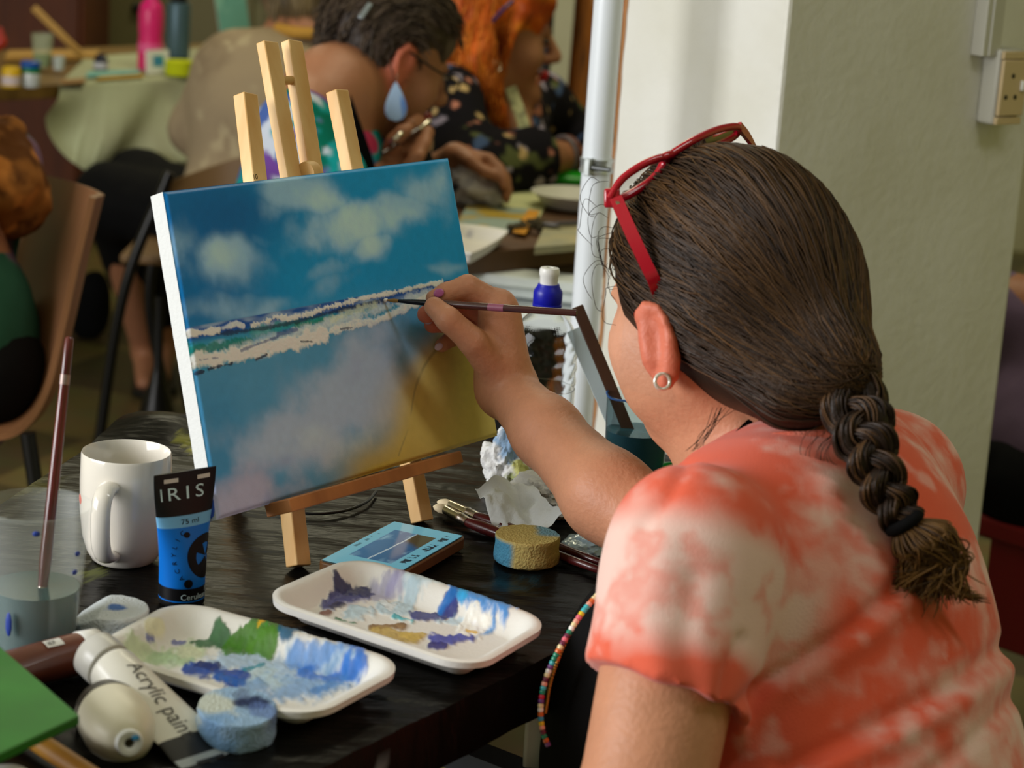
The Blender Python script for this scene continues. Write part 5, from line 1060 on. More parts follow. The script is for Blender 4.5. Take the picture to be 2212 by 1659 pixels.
# ================================================================== the people and tables behind
def axes_of(f): 
    f = nrm(f); l = nrm(np.cross(Z, f)); return np.stack([f, l, np.cross(f, l)])
def head(B, C, A, s=1.0, sk=SK, skl=SKL, lip=S(176, 70, 70), ears=(1, -1), mouth=True):
    p = lambda f, l, u: C+(A[0]*f+A[1]*l+A[2]*u)*s; r = lambda *a: tuple(x*s for x in a)
    B.ell(p(-.005, 0, .008), r(.093, .073, .090), A, .01, sk).ell(p(.034, 0, -.045), r(.058, .058, .078), A, .03, sk)
    for t_ in (1, -1):
        B.cap(p(-.005, .050*t_, -.070), p(.070, .010*t_, -.114), .020*s, .017*s, .03, sk).ell(p(.057, .034*t_, -.045), r(.030, .026, .030), A, .02, skl)
    B.cap(p(.088, -.032, .004), p(.088, .032, .004), .010*s, .010*s, .015, sk).cap(p(.096, 0, -.004), p(.119, 0, -.044), .0075*s, .0115*s, .010, skl).ell(p(.105, 0, -.050), r(.012, .016, .009), A, .008, sk)
    for t_ in (1, -1): B.ell(p(.096, .030*t_, -.016), r(.012, .017, .010), A, .010, sk, op=-1)
    for t_ in (1, -1): B.ell(p(.079, .030*t_, -.016), r(.0115, .0125, .0115), A, .003, skl)
    if mouth: B.cap(p(.100, -.018, -.074), p(.103, 0, -.074), .006*s, .0065*s, .004, lip).cap(p(.103, 0, -.074), p(.100, .018, -.074), .0065*s, .006*s, .004, lip).cap(p(.098, -.014, -.083), p(.098, .014, -.083), .0065*s, .0065*s, .004, lip)
    B.ell(p(.080, 0, -.114), r(.018, .020, .014), A, .02, sk)
    for t_ in ears:
        q = [p(.008, .074*t_, -.012), p(.002, .078*t_, .012), p(-.012, .082*t_, .016), p(-.024, .084*t_, .0), p(-.022, .082*t_, -.022), p(-.008, .077*t_, -.044)]
        B.chain(q, [r_*s for r_ in (.005, .006, .0065, .007, .0075, .0075)], .004, SKR); B.ell(p(-.006, .073*t_, -.014), r(.016, .006, .024), A, .006, SKR)
    return p
def hand_(B, w_, d, n, L=.17, curl=.6, sk=SK, flip=1):
    """palm from the wrist along d, palm facing n, five fingers bent towards n"""
    d = nrm(d); n = nrm(n-d*(np.asarray(n)@d)); s_ = np.cross(n, d)*flip; w_ = np.asarray(w_)
    for k, o in enumerate((-.030, -.010, .010, .029)):
        m = w_+d*L*.46+s_*o*L/.17; B.cap(w_+s_*o*.5, m, .017, .0115, .012, sk); len_ = L*(.40, .46, .44, .34)[k]; a = curl*(1+.15*k); q = [m]; dd = d
        for j in range(3):
            dd = nrm(dd*math.cos(a*(.6+.2*j))+n*math.sin(a*(.6+.2*j))); q.append(q[-1]+dd*len_*(.45, .31, .24)[j])
        B.chain(q, [.0112, .0100, .0090, .0078], .003, sk)
    t0 = w_+d*L*.14-s_*.022+n*.004; t1 = t0+d*L*.20-s_*.024+n*.014; t2 = t1+d*L*.17+n*.012+s_*.004; B.chain([t0, t1, t2, t2+d*L*.12+s_*.008], [.017, .0125, .0105, .0085], .006, sk)
def pattern(V, base, L, seed=0):
    """printed or dyed cloth: (noise scale, threshold, softness, srgb, octaves)"""
    C = np.tile(SA(base), (len(V), 1))
    for i, (sc, th, so, c, oc) in enumerate(L):
        a = sstep(th, th+so, fbm(V, sc, oc, seed+i*2.3))[:, None]; C = C*(1-a)+SA(c)*a
    return C
mcot = mat('printed_cotton', attr=True, rough=.9, spec=.15, bump=.1, bscale=300)
mdir = mat('wavy_hair', attr=True, rough=.5, spec=.3, bump=.5, bscale=60, bstretch=(1, 1, .25))
def hairs(name, root, Vsurf, n, col, col2, ln, seed, rad=.0014, flow=None):
    rg = np.random.default_rng(seed); P = []; C = []; R_ = []
    for i in rg.choice(len(Vsurf), n): 
        p0 = Vsurf[i]; d = flow(p0); m = 9; q = np.array([p0+d*ln*t_ + rg.normal(size=3)*.0015 for t_ in np.linspace(-.5, .5, m)]); P.append(q+.002*nrm(p0-Vsurf.mean(0))); g_ = rg.random(); C.append(np.array(S(*col))*(1-g_)+np.array(S(*col2))*g_); R_.append(rad*(.5+rg.random()))
    G, c = strands(P, R_, C); return mk(name, G, mhair, root, cols=c, autos=False)
def legs(B, pel, f, r, sk=SK, ra=.075):
    LEGS.clear()
    for t_ in (-1, 1):
        hip = pel+r*.08*t_; kn = hip+nrm([f[0], f[1], 0])*.40+np.array([0, 0, .02]); an = kn+np.array([0, 0, -(kn[2]-.07)])-nrm([f[0], f[1], 0])*.05
        LEGS.append((hip, kn, an)); B.cap(hip, kn, ra, .056, .04, sk).cap(kn, an, .050, .034, .03, sk).cap(an, an+nrm([f[0], f[1], 0])*.14+np.array([0, 0, -.035]), .034, .024, .02, sk)
# ------------------------------------------------ woman with the drop earring
f1 = nrm([.80, .44, -.30]); A1 = axes_of(f1); c1_ = at(842, 112, 3.70); B = Blob(); s1 = 1.02
dk = np.array(S(162, 110, 80)); dkl = np.array(S(172, 120, 90))
p1 = head(B, c1_, A1, s1, dk, dkl)
sR, sL = at(640, 285, 3.46), at(790, 250, 3.86); nb = at(720, 195, 3.62)
B.cap(p1(-.02, 0, -.05), nb, .052, .062, .04, dk).cap(nb, sR, .055, .052, .05, dk).cap(nb, sL, .055, .052, .05, dk)
t1_ = at(672, 460, 3.64); pe1 = np.array([t1_[0]-.02, t1_[1], .46]); rr1 = nrm(sR-sL)
B.ell(t1_, (.17, .11, .22), np.stack([rr1, nrm(np.cross(Z, rr1)), Z]), .05, dk).ell(pe1, (.17, .14, .10), np.stack([rr1, nrm(np.cross(Z, rr1)), Z]), .05, dk)
e1R = at(770, 470, 3.42); w1R = at(848, 366, 3.66); B.cap(sR, e1R, .048, .040, .03, dk).cap(e1R, w1R, .038, .027, .02, dk)
e1L = at(905, 400, 3.98); w1L = at(985, 340, 3.92); B.cap(sL, e1L, .045, .038, .03, dk).cap(e1L, w1L, .037, .027, .02, dk)
# fist with the brush
kk = [at(905, 290, 3.68), at(893, 300, 3.66), at(880, 312, 3.645), at(866, 324, 3.635)]
for q_ in kk: B.cap(w1R, q_, .024, .0155, .014, dk)
B.chain([at(905, 290, 3.68), at(903, 262, 3.66), at(888, 268, 3.63), at(876, 285, 3.62)], [.0140, .0125, .0112, .0095], .004, dk)
B.chain([at(893, 300, 3.66), at(922, 285, 3.64), at(918, 312, 3.615), at(902, 322, 3.61)], [.0140, .0125, .0112, .0095], .004, dk)
B.chain([at(880, 312, 3.645), at(915, 312, 3.62), at(905, 338, 3.60), at(890, 342, 3.60)], [.0135, .0120, .0105, .009], .004, dk)
B.chain([at(866, 324, 3.635), at(898, 335, 3.61), at(892, 354, 3.60), at(876, 356, 3.60)], [.0125, .011, .0098, .0085], .004, dk)
B.chain([at(838, 340, 3.63), at(850, 305, 3.60), at(868, 285, 3.595), at(885, 275, 3.60)], [.017, .0135, .0115, .0095], .006, dk)
hand_(B, w1L, at(1040, 352, 3.90)-w1L, at(1040, 420, 3.88)-at(1040, 352, 3.9), .165, .75, dk, flip=-1)
legs(B, pe1, f1, rr1); L1 = list(LEGS)
r1_ = thing('person', 'woman with dark pinned-up hair and a blue drop earring, bending over her brush', 'person', [pe1[0], pe1[1], 0])
G, c = B.mesh(.0058, smooth=2); mk('body', G, mskin, r1_, cols=mottl(G[0], c), autos=False)
H1 = Blob(); H1.ell(p1(-.014, 0, .022), (.106*s1, .087*s1, .093*s1), A1, .02).ell(p1(-.045, 0, -.012), (.064, .074, .072), A1, .04).ell(p1(-.08, 0, .05), (.045, .06, .05), A1, .03).cap(p1(.055, .0, .075), p1(.078, 0, .045), .040, .030, .03)
H1.ell(p1(-.004, -.085, -.018), (.030, .030, .050), A1, .01, op=-1).ell(p1(-.004, .085, -.018), (.030, .030, .050), A1, .01, op=-1)
for t_ in (1, -1): H1.ell(p1(.070, .080*t_, -.012), (.056, .036, .060), A1, .01, op=-1)
H1.ell(p1(.125, 0, -.020), (.040, .07, .066), A1, .01, op=-1)
G, _ = H1.mesh(.006, smooth=2); qv = (G[0]-c1_)@A1.T; mk('hair', G, mdir, r1_, cols=pattern(G[0], (52, 40, 32), [(30, .45, .3, (78, 62, 48), 4), (18, .6, .2, (100, 86, 76), 3)]), autos=False)
fq = (G[0]-c1_)@A1.T; hairs('hair_strands', r1_, G[0][(fq[:, 0] < .01) | (fq[:, 2] > .07)], 900, (40, 30, 24), (104, 88, 72), .07, 4, flow=lambda p: nrm(np.cross(A1[1]+.2*A1[0], nrm(p-c1_))))
TP = Blob(); BA1 = np.stack([rr1, nrm(np.cross(Z, rr1)), Z]); TP.ell(t1_, (.180, .122, .20), BA1, .05).cap(sR+[0, 0, -.03], sL+[0, 0, -.05], .068, .062, .05).cap(sR+[0, 0, .006], e1R*.55+sR*.45, .064, .060, .03).cap(sL+[0, 0, -.02], e1L*.5+sL*.5, .055, .052, .03).ell(pe1+[0, 0, .08], (.185, .15, .14), BA1, .05)
G, _ = TP.mesh(.0065, smooth=2, nz=.008, nsc=12)
mk('floral_top', G, mcot, r1_, cols=pattern(G[0], (196, 204, 216), [(13, .50, .03, (20, 150, 150), 3), (11, .56, .03, (112, 70, 150), 3), (17, .60, .03, (0, 104, 84), 3), (15, .63, .02, (178, 50, 84), 2), (20, .62, .02, (70, 96, 160), 2)], 3), autos=False)
mk('apron_strap', strap([at(728, 108, 3.66), at(722, 140, 3.585), at(733, 190, 3.545), at(752, 250, 3.525), at(780, 330, 3.52), at(806, 420, 3.52)], .030, .003, -FW), mapr, r1_)
BB = Blob(); BB.ell(at(838, 300, 3.86), (.10, .05, .11), BA1, .03).ell(at(820, 430, 3.80), (.13, .10, .14), BA1, .04); G, _ = BB.mesh(.008); mk('apron', G, mapr, r1_, autos=False)
trousers(r1_, pe1, L1, mat('grey_trousers', S(54, 54, 60), .85), .009); stool(pe1, pe1[2]-.115, 'stool under the dark-haired woman')
ea = at(855, 176, 3.58); t = thing('drop_earring', 'blue marbled teardrop earring of the dark-haired woman', 'earring', ea)
mk('hook', tube([at(860, 158, 3.60), ea], .0009, 8), msil, t)
pf = [(0, 0), (.004, -.006), (.0095, -.018), (.0150, -.032), (.0172, -.043), (.0160, -.053), (.0105, -.061), (0, -.064)]
xx, yy = nrm(RT*.96+FW*.28), nrm(np.cross(RT, UP)); V, Fq = lathe([(r, h) for r, h in pf[::-1]], ea, UP, 40); o_ = V-ea; V = ea+np.outer(o_@UP, UP)+np.outer(o_@nrm(RT), nrm(RT))*1.05+np.outer(o_@FW, FW)*.12
mk('drop', (V, Fq), mat('marbled_resin', attr=True, rough=.25), t, cols=pattern(V, (90, 128, 190), [(60, .52, .06, (150, 176, 206), 3), (90, .62, .04, (196, 196, 150), 2)]))
t = thing('eyeglasses', 'thin dark-framed spectacles on the dark-haired woman', 'glasses', p1(.10, 0, 0))
for t_ in (1, -1):
    cc = p1(.112, .033*t_, -.016); lp = [cc+A1[1]*.024*math.cos(a)+A1[2]*.018*math.sin(a) for a in np.linspace(0, 2*np.pi, 28, endpoint=False)]; mk('rim', ring(np.array(lp), .0016, 8), mbk, t)
    mk('temple_arm', tube(catmull([p1(.112, .058*t_, -.010), p1(.05, .078*t_, -.004), p1(-.005, .083*t_, .008)], 14), .0021, 8), mbk, t)
mk('bridge', tube([p1(.114, -.009, -.012), p1(.118, 0, -.010), p1(.114, .009, -.012)], .0015, 8), mbk, t)
tag(mk('hair_clip', beam(at(778, 40, 3.575), at(800, 8, 3.585), .009, .005, RT), mat('grey_clip', S(150, 160, 166), .3, .6), bevel=.0015), "grey clip in the dark-haired woman's hair", 'hair clip')
tag(mk('ring', ring([at(856, 296, 3.585)+.0115*(math.cos(a)*nrm(RT*.75+UP*.6)+math.sin(a)*nrm(FW*.9+UP*.2)) for a in np.linspace(0, 2*np.pi, 24, endpoint=False)], .0042, 8), msil), "broad silver ring on the dark-haired woman's finger", 'ring')
brush('paintbrush', "thin dark brush held upright in the dark-haired woman's hand", at(930, 258, 3.64), at(925, 263, 3.638), at(905, 279, 3.625), at(826, 333, 3.57), .0042, hand=mdk, taper=.9)
# ------------------------------------------------ woman with orange hair
f2 = nrm([.95, .16, -.05]); A2_ = axes_of(f2); s2 = 1.10; c2_ = at(1066, 55, 4.30); B = Blob()
p2 = head(B, c2_, A2_, s2, dk, dkl, lip=S(190, 40, 48))
s2R, s2L = at(962, 210, 4.16), at(1165, 215, 4.60); nb = at(1036, 205, 4.36)
rr2 = nrm(s2R-s2L); BA2 = np.stack([rr2, nrm(np.cross(Z, rr2)), Z]); t2_ = at(1050, 380, 4.40); pe2 = np.array([t2_[0]-.04, t2_[1], .47])
B.cap(p2(-.02, 0, -.05), nb, .054, .062, .04, dk).cap(nb, s2R, .055, .05, .05, dk).cap(nb, s2L, .055, .05, .05, dk).ell(t2_, (.17, .10, .16), BA2, .05, dk).ell(pe2, (.18, .15, .10), BA2, .05, dk).ell(at(1100, 305, 4.32), (.045, .05, .06), BA2, .04, dkl)
e2R = at(1020, 372, 4.06); w2R = at(1232, 338, 4.22); B.cap(s2R, e2R, .050, .044, .03, dk).cap(e2R, at(1170, 340, 4.14), .044, .038, .02, dk).cap(at(1170, 340, 4.14), w2R, .036, .028, .02, dk)
hand_(B, w2R, at(1300, 345, 4.26)-w2R, -Z, .165, .5, dk)
e2L = at(1240, 300, 4.72); w2L = at(1330, 350, 4.5); B.cap(s2L, e2L, .047, .042, .03, dk).cap(e2L, w2L, .038, .028, .02, dk); hand_(B, w2L, at(1390, 360, 4.4)-w2L, -Z, .165, .5, dk)
legs(B, pe2, f2, rr2); L2_ = list(LEGS)
r2_ = thing('person', 'woman with long orange hair and a black flowered blouse at the far table', 'person', [pe2[0], pe2[1], 0])
G, c = B.mesh(.0060, smooth=2); mk('body', G, mskin, r2_, cols=mottl(G[0], c), autos=False)
for t_ in (1, -1): 
    q = p2(.0895, .030*t_, -.016); mk('eye', ball(q, (.010, .012, .006), 14, A2_), mat('eye_dark', S(44, 32, 26), .3), r2_)
    mk('eyebrow', tube(catmull([p2(.094, .014*t_, .008), p2(.092, .032*t_, .013), p2(.082, .050*t_, .007)], 10), [.001]+[.0026]*8+[.001], 8), mat('brow_brown', S(110, 64, 40), .8), r2_)
H2 = Blob(); H2.ell(p2(-.010, 0, .024), (.106*s2, .088*s2, .094*s2), A2_, .02).cap(p2(.050, -.04, .078), p2(.088, .02, .050), .028, .016, .03).cap(p2(.050, .04, .078), p2(.088, -.02, .050), .028, .016, .03)
H2.chain([p2(-.06, -.02, .04), at(985, 60, 4.32), at(962, 130, 4.30), at(936, 190, 4.28), at(915, 235, 4.30)], [.085, .062, .052, .040, .016], .04)
H2.chain([p2(-.03, -.080, .02), at(1032, 130, 4.18), at(1048, 190, 4.19), at(1072, 245, 4.21), at(1092, 300, 4.24)], [.034, .030, .024, .018, .006], .02).chain([p2(.035, -.080, .03), at(1094, 100, 4.21), at(1086, 150, 4.21)], [.016, .010, .004], .015)
H2.ell(p2(-.008, -.098, -.022), (.022, .018, .034), A2_, .01, op=-1)
for t_ in (1, -1): H2.ell(p2(.066, .078*t_, -.038), (.050, .036, .060), A2_, .01, op=-1)
H2.ell(p2(.120, 0, -.040), (.036, .07, .066), A2_, .01, op=-1)
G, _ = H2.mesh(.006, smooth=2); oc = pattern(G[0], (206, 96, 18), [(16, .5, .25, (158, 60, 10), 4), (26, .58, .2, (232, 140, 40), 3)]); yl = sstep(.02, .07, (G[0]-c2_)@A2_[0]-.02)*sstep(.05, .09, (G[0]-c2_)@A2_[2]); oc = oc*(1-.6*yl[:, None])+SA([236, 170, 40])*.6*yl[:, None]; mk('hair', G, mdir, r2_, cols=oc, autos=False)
fq = (G[0]-c2_)@A2_.T; hairs('hair_strands', r2_, G[0][(fq[:, 0] < .015*s2) | (G[0][:, 2] < c2_[2]-.16)], 1300, (176, 70, 12), (240, 150, 50), .07, 6, flow=lambda p: nrm(np.array([-.25*(p[0] < c2_[0]-.05), 0, -1.0])+.5*np.cross(A2_[1], nrm(p-c2_))*(p[2] > c2_[2]+.05)))
TP = Blob(); TP.ell(t2_, (.185, .125, .19), BA2, .05).cap(s2R+[0, 0, -.015], s2L+[0, 0, -.015], .060, .058, .05).cap(s2R, e2R, .062, .060, .04).cap(e2R, at(1166, 342, 4.135), .062, .062, .04, pl=(at(1166, 342, 4.135), nrm(w2R-e2R))).cap(s2L, e2L, .060, .056, .04).cap(e2L, e2L*.4+w2L*.6, .056, .05, .03).ell(pe2+[0, 0, .06], (.20, .17, .16), BA2, .05)
TP.ell(at(1122, 235, 4.26), (.035, .08, .10), None, .02, op=-1)
G, _ = TP.mesh(.0065, smooth=2, nz=.008, nsc=14)
mk('flowered_blouse', G, mcot, r2_, cols=pattern(G[0], (22, 20, 26), [(26, .70, .03, (196, 130, 110), 2), (30, .71, .03, (160, 150, 170), 2), (24, .72, .03, (90, 96, 60), 2), (34, .73, .02, (200, 170, 120), 2), (22, .73, .02, (70, 90, 130), 2)], 8), autos=False)
mk('neck_strap', strap([at(1103, 190, 4.27), at(1116, 225, 4.245), at(1130, 265, 4.22), at(1138, 305, 4.20)], .022, .003, -FW), mat('pale_strap', S(196, 200, 150), .7, col2=S(120, 124, 96), nscale=60), r2_)
trousers(r2_, pe2, L2_, mapr, .009); stool(pe2, pe2[2]-.115, 'stool under the orange-haired woman')
t = thing('eyeglasses', 'purple-armed glasses pushed up on the orange hair', 'glasses', p2(.03, 0, .1))
mk('temple_arm', tube(catmull([at(1062, 48, 4.165), at(1086, 22, 4.168), at(1108, 2, 4.18)], 12), .0042, 8), mat('purple_acetate', S(66, 36, 84), .3), t)
for t_ in (1, -1):
    cc = p2(.085, .034*t_, .098); mk('rim', ring(np.array([cc+A2_[1]*.026*math.cos(a)+nrm(A2_[0]-A2_[2]*.6)*.02*math.sin(a) for a in np.linspace(0, 2*np.pi, 26, endpoint=False)]), .0026, 8), MATS['purple_acetate'], t)
tag(mk('hoop_earring', ring([at(1074, 142, 4.175)+.011*(math.cos(a)*nrm(RT*.5+FW*.8)+math.sin(a)*UP) for a in np.linspace(0, 2*np.pi, 22, endpoint=False)], .0022, 8), msil), 'silver hoop earring of the orange-haired woman', 'earring')
for k, (m_, dx) in enumerate([(mat('grey_bead', S(120, 112, 120), .4), 0), (mat('brown_bead', S(110, 60, 46), .4), 10)]):
    c = at(1218+dx, 335, 4.205); d_ = nrm(w2R-e2R); x, y, _ = frame_of(d_); tag(mk('bracelet', ring([c+.0345*(math.cos(a)*x+math.sin(a)*y) for a in np.linspace(0, 2*np.pi, 30, endpoint=False)], .0042, 8), m_), ('grey' if k == 0 else 'brown')+' bracelet on the wrist of the orange-haired woman', 'bracelet')
# ------------------------------------------------ person in beige with the back turned
f3 = nrm([-.10, 1.0, -.25]); A3 = axes_of(f3); c3_ = at(646, -62, 4.90); B = Blob(); p3 = head(B, c3_, A3, 1.0, dk, dkl)
s3L, s3R = at(500, 150, 4.86), at(760, 130, 4.9); t3_ = at(610, 290, 4.86); pe3 = np.array([t3_[0]-.02, t3_[1]-.03, .47]); rr3 = nrm(s3R-s3L); BA3 = np.stack([rr3, nrm(np.cross(Z, rr3)), Z])
B.cap(p3(-.02, 0, -.05), at(650, 90, 4.86), .052, .062, .04, dk).cap(at(650, 90, 4.86), s3L, .055, .05, .05, dk).cap(at(650, 90, 4.86), s3R, .055, .05, .05, dk).ell(t3_, (.17, .11, .2), BA3, .05, dk).ell(pe3, (.18, .15, .10), BA3, .05, dk)
e3 = at(430, 275, 4.92); w3 = at(478, 235, 5.16); B.cap(s3L, e3, .045, .040, .03, dk).cap(e3, w3, .036, .026, .02, dk); hand_(B, w3, [.3, 1, 0], -Z, .165, .4, dk)
e3R = at(800, 250, 5.0); w3R = at(770, 200, 5.25); B.cap(s3R, e3R, .045, .040, .03, dk).cap(e3R, w3R, .036, .026, .02, dk); hand_(B, w3R, [-.3, 1, 0], -Z, .165, .4, dk)
kL, kR = at(240, 430, 5.05), at(300, 400, 5.2); aL_, aR_ = at(318, 668, 5.45), at(352, 690, 5.5)
for k_, a_2 in ((kL, aL_), (kR, aR_)):
    a_2[2] = .075; B.cap(pe3, k_, .08, .056, .04, dk).cap(k_, a_2, .05, .034, .03, dk).cap(a_2, a_2+np.array([.02, -.13, -.045]), .034, .022, .02, dk)
r3_ = thing('person', 'person in a beige top and black trousers seen from behind', 'person', [pe3[0], pe3[1], 0])
G, c = B.mesh(.0072, smooth=2); mk('body', G, mskin, r3_, cols=mottl(G[0], c), autos=False)
H3 = Blob(); H3.ell(p3(-.012, 0, .02), (.110, .092, .100), A3, .02).cap(p3(-.05, 0, -.02), p3(-.065, 0, -.075), .074, .060, .03); G, _ = H3.mesh(.008, smooth=2); mk('hair', G, mdir, r3_, cols=pattern(G[0]*[1, 1, .15], (120, 104, 74), [(50, .5, .2, (70, 58, 40), 3)]), autos=False)
hairs('hair_strands', r3_, G[0], 700, (84, 70, 50), (150, 132, 100), .09, 8, flow=lambda p: np.array([.05, 0, -1.0]))
TP = Blob(); TP.ell(t3_, (.20, .14, .23), BA3, .06).cap(s3L, s3R, .066, .066, .06).cap(s3L, e3, .066, .062, .05).cap(e3, e3*.5+w3*.5, .058, .05, .03).cap(s3R, e3R, .06, .056, .05).ell(pe3+[0, 0, .06], (.20, .17, .15), BA3, .06)
G, _ = TP.mesh(.0078, smooth=2, nz=.014, nsc=10); mk('beige_top', G, mcot, r3_, cols=pattern(G[0], (158, 140, 112), [(9, .5, .25, (134, 116, 92), 4), (30, .62, .1, (176, 160, 128), 3)]), autos=False)
TP = Blob()
for k_, a_2 in ((kL, aL_), (kR, aR_)): TP.cap(pe3, k_, .10, .076, .05).cap(k_, a_2+[0, 0, .10], .074, .056, .05)
TP.ell(pe3, (.20, .17, .12), BA3, .05); G, _ = TP.mesh(.0085, smooth=2, nz=.01); mk('black_trousers', G, mapr, r3_, autos=False)
for a_2 in (aL_, aR_): mk('sandal', prism([a_2+np.array([x_, y_, -a_2[2]+.002]) for x_, y_ in ((-.035, .05), (.04, .05), (.065, -.16), (.035, -.19), (-.005, -.16))], Z*.02), mbk, r3_, bevel=.004)
mk('yellow_collar', tube(catmull([at(600, 62, 4.80), at(640, 70, 4.765), at(690, 72, 4.77), at(720, 66, 4.80)], 24), .013, 12, flat=1.0), mat('ochre_collar', S(186, 138, 52), .8), r3_)
# ------------------------------------------------ person on the chair at the left edge (only the back shows)
f4 = nrm([-1, .35, -.05]); A4 = axes_of(f4); t4_ = at(-130, 700, 3.36); pe4 = np.array([t4_[0]-.02, t4_[1], .53]); B = Blob(); c4_ = t4_+np.array([-.10, .03, .47]); p4 = head(B, c4_, A4, 1.0, dk, dkl)
rr4 = -A4[1]; BA4 = np.stack([rr4, A4[0], Z]); s4R, s4L = t4_+rr4*.16+Z*.22, t4_-rr4*.16+Z*.22
B.cap(p4(-.02, 0, -.05), t4_+Z*.26, .052, .06, .04, dk).cap(s4R, s4L, .055, .055, .05, dk).ell(t4_, (.16, .10, .23), BA4, .05, dk).ell(pe4, (.17, .13, .09), BA4, .05, dk)
for s_, sh in ((1, s4R), (-1, s4L)): 
    e_ = sh+np.array([-.06, .0, -.26]); w_ = e_+A4[0]*.22; B.cap(sh, e_, .045, .04, .03, dk).cap(e_, w_, .036, .026, .02, dk); hand_(B, w_, A4[0], -Z, .16, .5, dk)
legs(B, pe4, f4, rr4); L4 = list(LEGS)
r4_ = thing('person', 'person in a green and purple top on the brown chair at the left edge', 'person', [pe4[0], pe4[1], 0])
G, c = B.mesh(.0085, smooth=2); mk('body', G, mskin, r4_, cols=mottl(G[0], c), autos=False)
TP = Blob(); TP.ell(t4_+[.01, 0, -.03], (.172, .112, .20), BA4, .05).cap(s4R, s4L, .062, .062, .05).ell(pe4+[0, 0, .05], (.18, .14, .12), BA4, .05)
for sh in (s4R, s4L): TP.cap(sh, sh+np.array([-.03, 0, -.14]), .058, .056, .03)
G, _ = TP.mesh(.008, smooth=2, nz=.008); mk('dyed_top', G, mcot, r4_, cols=pattern(G[0], (40, 84, 66), [(7, .48, .15, (112, 84, 104), 3), (9, .56, .12, (26, 110, 76), 3)], 2), autos=False)
trousers(r4_, pe4, L4, mapr, .010); H4 = Blob(); H4.ell(p4(-.012, 0, .02), (.108, .09, .10), A4, .02).ell(p4(-.05, 0, -.08), (.07, .085, .10), A4, .04); G, _ = H4.mesh(.009); mk('hair', G, mdir, r4_, cols=pattern(G[0], (90, 62, 34), [(20, .5, .2, (60, 40, 22), 3)]), autos=False)
Sh = Blob(); Sh.chain([at(-80, 300, 3.45), at(-10, 330, 3.42), at(30, 385, 3.40), at(40, 440, 3.42), at(0, 490, 3.46)], [.05, .048, .045, .04, .03], .03).chain([at(-40, 330, 3.38), at(0, 400, 3.36), at(10, 470, 3.40)], [.04, .04, .03], .02); G, _ = Sh.mesh(.007, smooth=1, nz=.03, nsc=26); mk('shawl', G, mcot, r4_, cols=pattern(G[0], (140, 88, 40), [(22, .5, .1, (92, 54, 24), 3), (26, .56, .08, (176, 110, 50), 3)], 4), autos=False)
# brown plastic chair
mchair = mat('brown_plastic', S(146, 100, 68), .38, col2=S(132, 90, 58), nscale=6); mtub = mat('black_tube', S(24, 23, 21), .35, .4)
def shell_chair(name, label, prof, Wv, dfr, legs_at, group=None, m=mchair):
    pr = catmull(prof, 46); nu, nv = 26, 46
    def fn(u, v):
        i = np.clip((v*(nv-1)).round().astype(int), 0, nv-1); P = pr[i]+u[:, None]*Wv; edge = np.minimum(u, 1-u); P = P+dfr*((1-sstep(0, .14, edge))*.022-.020*np.sin(u*np.pi))[:, None]; return P
    V, Fq = grid(fn, nu, nv); T = np.gradient(pr, axis=0); nn = np.cross(T, Wv); nn /= np.linalg.norm(nn, axis=1)[:, None]; V, Fq = shell(V, Fq, nu, nv, np.repeat(nn, nu, 0)*.010)
    t = thing(name, label, 'chair', [*(pr[-8]+Wv/2)[:2], 0], group); mk('seat_shell', (V, Fq), m, t)
    for a_, b_ in legs_at: mk('leg', tube(catmull([a_, a_*.5+b_*.5+[0, 0, .01], b_], 14), .0115, 10), mtub, t)
    return t
np4 = at(225, 425, 3.25); Wv = at(60, 370, 3.62)-np4
prof = [np4, at(192, 560, 3.25), at(156, 720, 3.25), at(122, 850, 3.245), at(66, 926, 3.235), at(-30, 944, 3.22), at(-180, 965, 3.2)]
q0 = at(60, 935, 3.24); q1 = at(-170, 972, 3.2); fl = lambda p, dx, dy: np.array([p[0]+dx, p[1]+dy, .0])
shell_chair('plastic_chair', 'brown moulded plastic chair with its back to the black-covered table', prof, Wv, nrm(at(0, 700, 3.25)-at(150, 700, 3.25)), [(q0, fl(q0, .08, -.03)), (q0+Wv, fl(q0+Wv, .06, .03)), (q1, fl(q1, -.04, -.03)), (q1+Wv, fl(q1+Wv, -.04, .03))])
# brown chair behind the canvas, of the person in beige
a = at(368, 392, 4.62); b = at(560, 330, 4.62); tch = thing('tube_chair', 'brown-backed chair with a black tube frame, half hidden behind the canvas', 'chair', [a[0], a[1], 0])
V, Fq = grid(lambda u, v: a+np.outer(u, b-a)+np.outer(v, [0, 0, -.17])+np.outer(np.sin(u*np.pi), [0, .03, 0]), 16, 8); V, Fq = shell(V, Fq, 16, 8, np.array([0, .012, 0])); mk('backrest', (V, Fq), mat('brown_board', S(116, 88, 54), .5), tch)
st0 = np.array([(a[0]+b[0])/2, a[1]+.24, .45]); mk('seat', box(st0, (.40, .40, .02), (RT*[1, 1, 0], [0, 1, 0], Z)), MATS['brown_board'], tch, bevel=.006)
for p_, q_ in ((a+[0, -.01, .02], np.array([a[0]-.14, a[1]-.03, .0])), (b+[0, -.01, .02], np.array([b[0]+.03, b[1]-.03, .0])), (st0+[-.18, .18, 0], np.array([a[0]-.06, a[1]+.46, 0])), (st0+[.18, .18, 0], np.array([b[0], b[1]+.46, 0]))): mk('leg', tube(catmull([p_, p_*.6+q_*.4+[-.03, -.02, 0], q_], 16), .012, 10), mtub, tch)
pb = at(345, 640, 4.95); pb = np.array([pb[0], pb[1], 0]); hh_ = at(345, 640, 4.95)[2]
tag(mk('floor_stand', lathe([(0, 0), (.052, 0), (.05, .02), (.035, .08), (.018, .13), (.014, .15), (.011, .16), (.011, hh_), (0, hh_)], pb, n=24), mtub), 'dark upright stand with a flared foot on the floor left of the canvas', 'stand')
